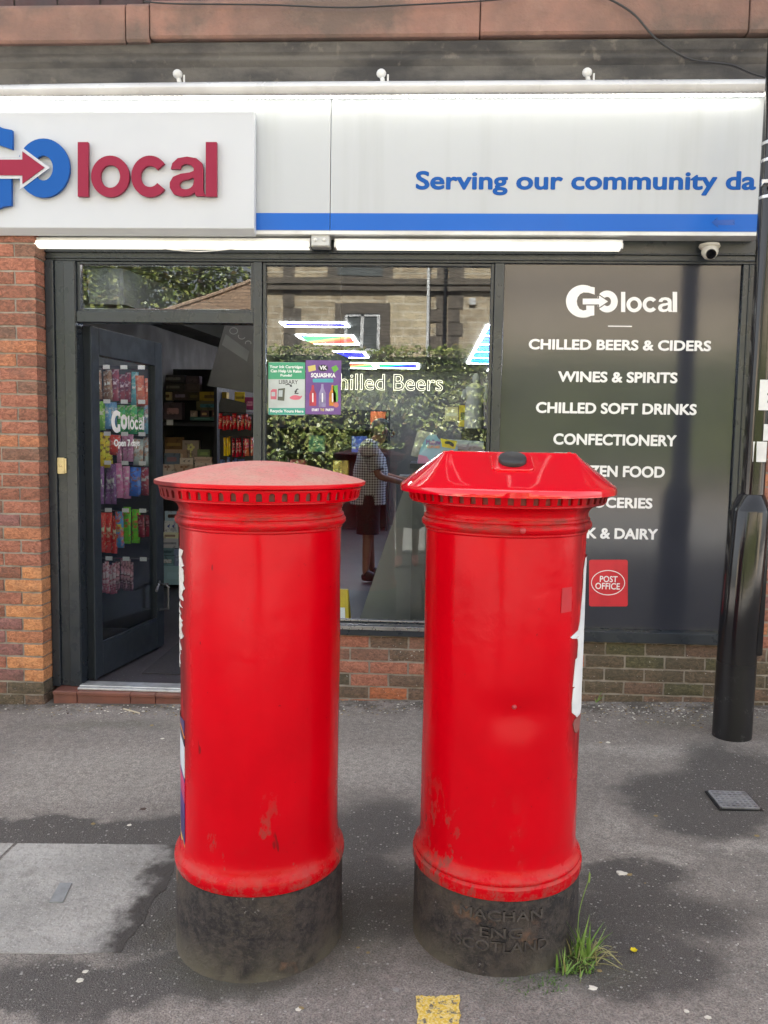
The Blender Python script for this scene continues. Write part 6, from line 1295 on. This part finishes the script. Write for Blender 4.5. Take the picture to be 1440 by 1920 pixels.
    if skirt:
        mb = MB(); vs = []; prof = [(0.15, 1.0), (0.19, 0.9), (0.205, 0.75), (0.215, 0.6), (0.225, 0.49)]; n = 40
        for i, (r, z) in enumerate(prof):
            for k in range(n):
                a = 2 * math.pi * k / n; w = 1 + 0.04 * math.sin(a * 7) * i / 4; vs.append(W((r * 0.75 * w * math.cos(a), r * w * math.sin(a), z + 0.012 * math.sin(a * 3) * (i == 4))))
        for (r, z) in reversed(prof):
            for k in range(n): a = 2 * math.pi * k / n; vs.append(W((r * 0.72 * math.cos(a), r * 0.96 * math.sin(a), z)))
        mb.add(vs, [(j * n + k, j * n + (k + 1) % n, (j + 1) * n + (k + 1) % n, (j + 1) * n + k) for j in range(len(prof) * 2 - 1) for k in range(n)]); mb.build('skirt', mats['bottom'], p, True)
    else:
        mb = MB(); hk = 1 + (bk - 1) * 0.6; vs = []
        for z_, rx, ry in ((0.06, 0.125, 0.165), (0.0, 0.132, 0.172), (-0.06, 0.135, 0.178), (-0.13, 0.11, 0.15)): vs += [W((J['pel'][0] + rx * hk * math.cos(2 * math.pi * k / n), ry * hk * math.sin(2 * math.pi * k / n), J['pel'][2] + z_)) for k in range(n)]
        mb.add(vs, [(j * n + k, j * n + (k + 1) % n, (j + 1) * n + (k + 1) % n, (j + 1) * n + k) for j in range(3) for k in range(n)])
        for q in 'LR':
            h_, k_ = Vector(J['hip' + q]), Vector(J['kn' + q]); mb.tube([W(h_ + Vector((0, 0, 0.02))), W(h_.lerp(k_, 0.3)), W(h_.lerp(k_, 0.7)), W(h_.lerp(k_, 0.97))], [0.105 * s * hk, 0.11 * s * hk, 0.1 * s * hk, 0.1 * s * hk], 24)
        mb.build('shorts', mats['bottom'], p, True)
    for q in 'LR':
        an, ba = Vector(J['an' + q]), Vector(J['ball' + q]); d = (ba - an); d.z = 0; d = d.normalized()
        sh = {'heel': (W(Vector((an.x, an.y, 0.05)) - d * 0.045), 0.042 * s), 'in': (W(Vector((an.x, an.y, 0.07)) + d * 0.05), 0.047 * s), 'ballj': (W(Vector((an.x, an.y, 0.042)) + d * 0.15), 0.043 * s), 'toe': (W(Vector((an.x, an.y, 0.034)) + d * 0.215), 0.032 * s), 'cuff': (W(Vector((an.x, an.y, 0.1))), 0.046 * s)}
        skin_mesh('shoe', sh, [('heel', 'in'), ('in', 'ballj'), ('ballj', 'toe'), ('in', 'cuff')], 'in', mats['shoe'], p)
    sk_ = Vector(J['skull']); fd = (Vector(J['brow']) - sk_); fd.z = 0; fd = fd.normalized(); sv = Vector((-fd.y, fd.x, 0))
    if hair:
        mb = MB(); c = W(sk_ - fd * 0.018 + Vector((0, 0, 0.03))); n = 16; vs = []
        mb.ball(c, 0.108 * s, 18, (0.98, 0.93, 0.92)); mb.v = [v if not ((Vector(v) - c).dot(Vector((fd.x * ca - fd.y * sa_, fd.x * sa_ + fd.y * ca, 0))) > 0.055 * s and v[2] < c.z + 0.045 * s) else tuple(c + (Vector(v) - c) * 0.55) for v in mb.v]
        mb.build('hair', mats['hair'], p, True)
    f = sk_ + fd * 0.108
    for sg, nm in ((1, 'eye'), (-1, 'eye')): mb = MB(); mb.ball(W(f + sv * 0.032 * sg + Vector((0, 0, 0.0)) - fd * 0.008), 0.011 * s, 8); mb.build(nm, BLACK, body, True)
    mb = MB(); mb.ball(W(f - Vector((0, 0, 0.028)) + fd * 0.01), 0.017 * s, 8, (1, 0.8, 1.3)); mb.build('nose', mats['skin'], body, True)
    mb = MB(); mb.ball(W(f - Vector((0, 0, 0.062)) - fd * 0.005), 0.02 * s, 8, (0.8, 1, 0.35)); mb.build('mouth', M('lips', (0.3, 0.1, 0.09), 0.5), body, True)
    for sg in (1, -1): mb = MB(); mb.ball(W(sk_ + sv * 0.084 * sg - Vector((0, 0, 0.015))), 0.024 * s, 8, (0.7, 0.5, 1.2)); mb.build('ear', mats['skin'], body, True)
    return p
t = NT('checked shirt cloth')
wv = []
for ax_ in ('X', 'Z', 'Y'):
    w = t.n('ShaderNodeTexWave', wave_type='BANDS', bands_direction=ax_); w.inputs['Scale'].default_value = 12; t.l(t.co, w.inputs[0]); wv.append(t.ramp(w.outputs['Fac'], 0.5, 0.62))
g_ = t.math('ADD', t.math('MULTIPLY', t.math('MAXIMUM', wv[0], t.math('MULTIPLY', wv[2], 0.0)), 0.5), t.math('MULTIPLY', wv[1], 0.5)); t.color(t.mix(g_, (0.7, 0.67, 0.69), (0.06, 0.055, 0.065))).set(Roughness=0.85); CHECK = t.mat
HAIR = M('grey hair', (0.2, 0.19, 0.18), 0.7, (0.12, 0.11, 0.1), 60)
cf = G(684, 1089, FZ)
person((cf.x + 0.02, cf.y, FZ), R(6), 1.74, {'elR': (0.1, -0.24, 1.12), 'wrR': (0.34, -0.16, 1.06), 'elL': (0.12, 0.22, 1.12), 'wrL': (0.36, 0.12, 1.08), 'chest': (0.03, 0, 1.3), 'neck': (0.06, 0, 1.45), 'nape': (0.1, 0, 1.51), 'skull': (0.14, 0, 1.59), 'crown': (0.15, 0, 1.66), 'brow': (0.21, 0, 1.58), 'chin': (0.18, 0, 1.51), 'knR': (0.0, -0.1, 0.5), 'anL': (0.06, 0.1, 0.09), 'ballL': (0.2, 0.11, 0.035)},
       'customer in checked shirt and dark shorts standing inside the shop', {'skin': M('tanned skin', (0.36, 0.17, 0.12), 0.55), 'top': CHECK, 'bottom': M('dark shorts', (0.016, 0.014, 0.016), 0.85, (0.024, 0.02, 0.024), 30), 'shoe': M('dark shoe', (0.014, 0.012, 0.014), 0.6), 'hair': HAIR, 'sleeve': 0.8, 'bulk': 1.3, 'hem': 0.13})
# the photographer stands on the pavement facing the shop and shows only in the glass
py_ = CAM.y - 0.46; pxx = CAM.x - 0.2
hz_ = (CAM.z - ground_z(pxx)) / 0.94
person((pxx, py_, ground_z(pxx)), R(90), 1.65, {'elL': (0.12, 0.27, 1.22), 'wrL': (0.28, -0.02, 1.45), 'elR': (0.12, -0.29, 1.22), 'wrR': (0.28, -0.28, 1.45), 'anL': (0.1, 0.1, 0.09), 'knL': (0.07, 0.1, 0.5), 'ballL': (0.25, 0.12, 0.035)},
       'person in a dark skirt and pink shoes photographing the shop', {'skin': SKIN, 'top': M('dark top', (0.03, 0.03, 0.036), 0.85), 'bottom': M('dark skirt', (0.028, 0.028, 0.032), 0.85), 'shoe': M('pink shoe', (0.8, 0.28, 0.24), 0.6), 'hair': M('brown hair', (0.06, 0.035, 0.02), 0.6), 'sleeve': 0.95, 'bulk': 1.22}, skirt=True)
mb = MB(); mb.box(CAM.x - 0.08, CAM.x + 0.04, CAM.y - 0.035, CAM.y - 0.026, CAM.z - 0.05, CAM.z + 0.02)
tag(mb.build('phone', BLACK, None, bevel=0.003), 'black phone held up by the person photographing the shop', 'phone')
# ---------------------------------------------------------------- across the street: it shows in the window glass and lights the shade
def stonem(name, a, b, mortar, L=0.42, H=0.2, m=0.02):
    t = NT(name); mp = t.n('ShaderNodeMapping'); mp.inputs['Rotation'].default_value = (R(90), 0, 0); t.l(t.co, mp.inputs[0])
    br = t.n('ShaderNodeTexBrick'); br.inputs['Scale'].default_value = 1; br.inputs['Brick Width'].default_value = L; br.inputs['Row Height'].default_value = H; br.inputs['Mortar Size'].default_value = m; br.inputs['Bias'].default_value = 0.1
    br.inputs['Color1'].default_value = a + (1,); br.inputs['Color2'].default_value = b + (1,); br.inputs['Mortar'].default_value = mortar + (1,); t.l(mp.outputs[0], br.inputs[0])
    n1 = t.noise(4, 5); t.color(t.mix(t.ramp(n1, 0.4, 0.7, 0, 0.5), br.outputs['Color'], tuple(x * 0.45 for x in a))).set(Roughness=0.9); t.bump(n1, 0.4, 0.02); return t.mat
ASH = stonem('coursed sandstone', (0.5, 0.41, 0.28), (0.38, 0.3, 0.2), (0.55, 0.5, 0.4))
RUB = stonem('rubble stone', (0.42, 0.35, 0.26), (0.33, 0.27, 0.19), (0.25, 0.22, 0.18), 0.3, 0.14, 0.025)
DRESS = M('dark dressed stone', (0.15, 0.125, 0.1), 0.85, (0.1, 0.085, 0.07), 4)
HYv = 20.0; hp = lambda x, y: PM(x, y, HYv); hy = hp(700, 600).y
house = thing('stone_house', (hp(700, 700).x, hy - 3, 0), 'sandstone house across the street mirrored in the shop window', 'building')
hx0, hx1 = hp(493, 560).x, 9.5
mb = MB(); mb.box(hx0, hx1, hy - 7, hy, -0.3, 8.2); mb.build('wall', ASH, house)
mb = MB(); mb.box(hp(722, 600).x, hp(800, 600).x, hy + 0.001, hy + 0.012, 1.0, hp(760, 552).z); mb.build('cleaned_stonework', stonem('cleaned sandstone', (0.62, 0.52, 0.35), (0.5, 0.41, 0.27), (0.68, 0.62, 0.5), 0.5, 0.24), house)
w0, w1 = hp(645, 660), hp(713, 588)
mb = MB(); s = 0.28
mb.box(w0.x - s, w0.x, hy, hy + 0.06, w0.z - 0.25, w1.z + 0.3); mb.box(w1.x, w1.x + s, hy, hy + 0.06, w0.z - 0.25, w1.z + 0.3); mb.box(w0.x, w1.x, hy, hy + 0.06, w1.z, w1.z + 0.3); mb.box(w0.x, w1.x, hy, hy + 0.1, w0.z - 0.25, w0.z)
mb.build('window_surround', DRESS, house)
mb = MB(); a, b = w0.x, w1.x; c, d = w0.z, w1.z
for q in ((a, a + 0.09, c, d), (b - 0.09, b, c, d), ((a + b) / 2 - 0.05, (a + b) / 2 + 0.05, c, d), (a + 0.091, b - 0.091, c, c + 0.1), (a + 0.091, b - 0.091, d - 0.09, d)): mb.box(q[0], q[1], hy + 0.002, hy + 0.035, q[2], q[3])
wn = mb.build('window_frame', WHITEMET, house); mb = MB(); mb.box(a + 0.01, b - 0.01, hy + 0.001, hy + 0.012, c + 0.01, d - 0.01); mb.build('pane', M('far pane', (0.12, 0.13, 0.13), 0.1), wn)
u0, u1 = hp(615, 530), hp(735, 500); mb = MB(); mb.box(u0.x, u1.x, hy, hy + 0.07, u0.z, u0.z + 2.2); mb.build('window_surround', DRESS, house)
mb = MB(); mb.box(u0.x + 0.28, u1.x - 0.28, hy + 0.071, hy + 0.09, u0.z + 0.2, u0.z + 1.9); mb.build('window', M('far pane', (0.12, 0.13, 0.13), 0.1), house)
mb = MB(); qz = hp(545, 600).x
for i in range(20):
    z = 0.2 + i * 0.4; l = 0.32 if i % 2 else 0.52
    mb.box(qz - 0.2 - 0.02, qz - 0.2 + l, hy, hy + 0.035, z, z + 0.37)
    x2 = hp(838, 600).x; mb.box(x2 - l, x2, hy, hy + 0.035, z, z + 0.37); x3 = x2 + 0.03; mb.box(x3, x3 + (0.6 - l / 2), hy, hy + 0.03, z, z + 0.37)
mb.build('quoin', DRESS, house)
for y_, h in ((545, 0.12), (533, 0.16)):
    z = hp(700, y_).z; mb = MB(); mb.box(hx0 - 0.02, hx1, hy + 0.036, hy + 0.1, z, z + h); mb.build('string_course', DRESS, house)
for x_, col, nm in ((803, 'white', 'rain_pipe'), (834, 'dark', 'rain_pipe')):
    x = hp(x_, 580).x; mb = MB(); mb.tube([(x, hy + 0.16, 1.0), (x, hy + 0.16, 8.0)], 0.05, 10); q = mb.build(nm, WHITEMET if col == 'white' else BLACK, house, True); q['label'] = col + ' rain pipe'
v0, v1 = hp(880, 571), hp(892, 559); mb = MB(); mb.box(v0.x, v1.x, hy, hy + 0.06, v0.z, v1.z); mb.build('vent', WHITEMET, house)
SLATE = M('stone slate', (0.12, 0.11, 0.1), 0.85, (0.08, 0.075, 0.07), 5)
mb = MB(); mb.add([(hx0 - 0.3, hy + 0.4, 8.1), (hx1 + 0.3, hy + 0.4, 8.1), (hx1 + 0.3, hy - 3.5, 10.8), (hx0 - 0.3, hy - 3.5, 10.8), (hx0 - 0.3, hy - 7.4, 8.1), (hx1 + 0.3, hy - 7.4, 8.1)], [(0, 1, 2, 3), (3, 2, 5, 4), (0, 3, 4), (1, 5, 2), (0, 4, 5, 1)]); rf = mb.build('roof', SLATE, house)
mb = MB(); mb.box(hx0 + 1, hx0 + 1.8, hy - 3.9, hy - 3.1, 9.8, 12.2); mb.build('chimney', ASH, rf)
# low house with a hipped tile roof, at the left of the reflection
BYv = 21.0; bp = lambda x, y: PM(x, y, BYv)
bung = thing('tiled_house', (bp(380, 700).x, bp(380, 700).y - 3, 0), 'low house with a brown hipped tile roof across the street', 'building')
e0, rg, e1 = bp(275, 590), bp(428, 536), bp(520, 570); by = e0.y; ez = bp(380, 588).z - 0.3
TILES = stonem('brown roof tile', (0.3, 0.2, 0.13), (0.23, 0.15, 0.1), (0.1, 0.07, 0.05), 0.3, 0.16, 0.02)
bx0, bx1 = e0.x - 0.3, hx0 - 0.4
mb = MB(); mb.box(bx0 + 0.4, bx1, by - 6, by - 0.4, -0.3, ez); mb.build('wall', RUB, bung)
mb = MB(); mb.add([(bx0, by, ez), (bx1 + 0.2, by, ez), (bx1 + 0.2, by - 6.4, ez), (bx0, by - 6.4, ez), (rg.x, by - 3.2, rg.z + 0.7), (bx1 + 0.2, by - 3.2, rg.z + 0.7), (bx0, by, ez - 0.18), (bx1 + 0.2, by, ez - 0.18), (bx1 + 0.2, by - 6.4, ez - 0.18), (bx0, by - 6.4, ez - 0.18)], [(0, 1, 5, 4), (1, 2, 5), (2, 3, 4, 5), (3, 0, 4), (0, 1, 7, 6), (2, 3, 9, 8), (3, 0, 6, 9), (1, 2, 8, 7), (6, 7, 8, 9)]); mb.build('roof', TILES, bung)
mb = MB(); mb.tube([(bx0, by, ez + 0.03), (rg.x, by - 3.2, rg.z + 0.73), (bx1 + 0.2, by - 3.2, rg.z + 0.73)], 0.09, 8); mb.build('ridge_tile', M('ridge clay', (0.34, 0.24, 0.17), 0.8), bung)
mb = MB(); mb.box(e0.x + 1.2, e0.x + 2.4, by - 0.399, by - 0.36, 1.0, 2.0); mb.build('window', M('far pane', (0.12, 0.13, 0.13), 0.1), bung)
# garden wall with the hedge grown over it
WYv = 14.7; wy = 2 * GLASS - WYv
mb = MB(); mb.box(-16, 16, wy - 0.35, wy, -0.5, 0.95)
gw = thing('garden_wall', (0, wy, 0), 'rough sandstone garden wall under the hedge across the street', 'wall'); mb.build('stonework', RUB, gw)
mb = MB()
for i in range(40): x = -16 + i * 0.8; mb.box(x + 0.006, x + 0.794, wy - 0.4, wy + 0.05, 0.951, 1.05, 0, 0.006)
mb.build('coping', DRESS, gw)
LF = [leafm('laurel light', (0.23, 0.26, 0.068), (0.29, 0.31, 0.095), 0.38), leafm('laurel mid', (0.12, 0.17, 0.035), (0.16, 0.2, 0.05), 0.4), leafm('laurel dark', (0.05, 0.08, 0.02), (0.07, 0.1, 0.025), 0.45), leafm('laurel bronze', (0.2, 0.14, 0.05), (0.16, 0.13, 0.04), 0.45)]
def leaf(mb, p, n_, size, mi):
    n_ = n_.normalized(); a = n_.cross(Vector((random.uniform(-1, 1), random.uniform(-1, 1), random.uniform(-1, 1)))).normalized(); d = (Vector((0, 0.25, -1)) + a * 0.9).normalized(); d = (d - n_ * d.dot(n_)).normalized(); s = n_.cross(d)
    L, W = size, size * 0.34; q = [p - d * L * 0.5, p - s * W * 0.8 - d * L * 0.1, p + s * W * 0.8 - d * L * 0.1, p - s * W * 0.55 + d * L * 0.25, p + s * W * 0.55 + d * L * 0.25, p + d * L * 0.55 - n_ * L * 0.12]
    mb.add(q, [(0, 2, 1), (1, 2, 4, 3), (3, 4, 5)], mi)
random.seed(11)
htop = PM(700, 655, WYv).z
mb = MB(); core = MB(); hx = [-15 + i * 0.5 for i in range(61)]
def hdepth(x, z): return 0.3 + 0.32 * noise.noise(Vector((x * 0.7, z * 0.9, 3))) + 0.2 * noise.noise(Vector((x * 2.1, z * 2.3, 7))) - 0.25 * max(0, (z - htop + 0.35) / 0.35)
for i in range(21000):
    x = random.uniform(-9.5, 9.5) if i % 7 else random.uniform(-15, 15); z = 0.75 + (htop - 0.75) * random.random() ** 0.9; top = random.random() < 0.1
    if top: p = Vector((x, wy - 1.2 + random.random() * 1.4, htop + 0.1 * noise.noise(Vector((x, 0, 5))) + random.uniform(-0.06, 0.1))); nn = Vector((random.gauss(0, 0.5), 0.5, 1))
    else:
        dpt = hdepth(x, z) - abs(random.gauss(0, 0.12)); p = Vector((x, wy + dpt, z + random.uniform(-0.03, 0.03))); nn = Vector((random.gauss(0, 0.55), 1.0, random.gauss(0.45, 0.55)))
    big = noise.noise(Vector((x * 0.5, z * 0.6, 13))); up = z > htop - 0.75
    w = (1, 2, 3, 0) if up else ((5, 4, 1.5, 0.5) if big > -0.12 else (2, 4, 4, 1.5 if big < -0.3 else 0.2))
    leaf(mb, p, nn, random.uniform(0.05, 0.08) if up else random.uniform(0.09, 0.165), random.choices(range(4), w)[0])
hd = thing('hedge', (0, wy, 1), 'leafy green hedge above the garden wall across the street', 'hedge')
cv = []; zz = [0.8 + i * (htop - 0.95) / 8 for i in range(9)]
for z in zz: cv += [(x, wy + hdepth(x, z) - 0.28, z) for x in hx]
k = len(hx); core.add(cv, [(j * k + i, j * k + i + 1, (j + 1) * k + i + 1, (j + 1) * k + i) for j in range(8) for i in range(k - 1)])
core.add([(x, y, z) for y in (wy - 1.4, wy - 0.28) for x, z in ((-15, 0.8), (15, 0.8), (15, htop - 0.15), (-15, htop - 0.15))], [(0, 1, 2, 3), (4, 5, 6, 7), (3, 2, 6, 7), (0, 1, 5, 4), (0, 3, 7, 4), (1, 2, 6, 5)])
core.build('shade_core', M('painted hedge shade', (0.02, 0.026, 0.01), 0.9), hd); mb.build('foliage', LF, hd)['kind'] = 'stuff'  # near-black core sheet: the hedge's inner shade put into its colour
# trees behind
def tree(x, y, h, r, label, n, seed, squash=0.8):
    random.seed(seed); t = thing('tree', (x, y, 0), label, 'tree', 'trees across the street'); tr = MB(); tr.tube([(x, y, -0.3), (x + 0.1, y, h * 0.3), (x - 0.1, y + 0.1, h * 0.62), (x, y, h * 0.9)], [0.34, 0.26, 0.15, 0.05], 10)
    blobs = []
    for i in range(13):
        a = random.uniform(0, 6.28); rr = r * random.uniform(0.2, 0.75); c = Vector((x + rr * math.cos(a), y + rr * math.sin(a), h * random.uniform(0.45, 0.9))); blobs.append((c, r * random.uniform(0.32, 0.5)))
        tr.tube([(x, y, h * random.uniform(0.3, 0.55)), tuple((Vector((x, y, h * 0.5)) + c) / 2), tuple(c)], [0.12, 0.08, 0.02], 6)
    tr.build('trunk', M('bark', (0.08, 0.06, 0.045), 0.9, (0.05, 0.04, 0.03), 12), t, True); mb = MB()
    for i in range(n):
        c, q = random.choice(blobs); d = Vector((random.gauss(0, 1), random.gauss(0, 1), random.gauss(0, 1))).normalized(); p = c + d * q * random.uniform(0.7, 1.05); p.z = c.z + (p.z - c.z) * squash
        leaf(mb, p, d + Vector((random.gauss(0, 0.5), random.gauss(0, 0.5), random.gauss(0.3, 0.5))), random.uniform(0.16, 0.3), random.choices(range(4), (3, 4, 3, 0.3))[0])
    mb.build('crown', LF, t)['kind'] = 'stuff'
tp1 = PM(210, 560, 26); tree(tp1.x, tp1.y, 9.2, 3.6, 'big green tree at the left of the low tiled house', 5200, 3)
tp2 = PM(380, 540, 31); tree(tp2.x, tp2.y, 11.5, 4.2, 'dark tree rising behind the low tiled house', 4200, 5)
# terrace beyond on both sides, so the street does not end at the frame
for x0, x1, l in ((-34, -17, 'plain sandstone terrace far along the street beyond the tiled house'), (12, 32, 'plain sandstone terrace far along the street beyond the stone house')):
    tr = thing('stone_terrace', ((x0 + x1) / 2, hy - 3, 0), l, 'building'); mb = MB(); mb.box(x0, x1, hy - 7, hy - 0.5, -0.5, 6.5); mb.build('wall', ASH, tr)
    mb = MB(); mb.add([(x0, hy - 0.2, 6.4), (x1, hy - 0.2, 6.4), (x1, hy - 3.7, 9), (x0, hy - 3.7, 9), (x0, hy - 7.3, 6.4), (x1, hy - 7.3, 6.4)], [(0, 1, 2, 3), (3, 2, 5, 4), (0, 3, 4), (1, 5, 2), (0, 4, 5, 1)]); mb.build('roof', SLATE, tr)
    x = x0 + 1.5
    while x < x1 - 2: mb = MB(); mb.box(x, x + 1.1, hy - 0.499, hy - 0.46, 1.0, 2.6); mb.build('window', M('far pane', (0.12, 0.13, 0.13), 0.1), tr); x += 4
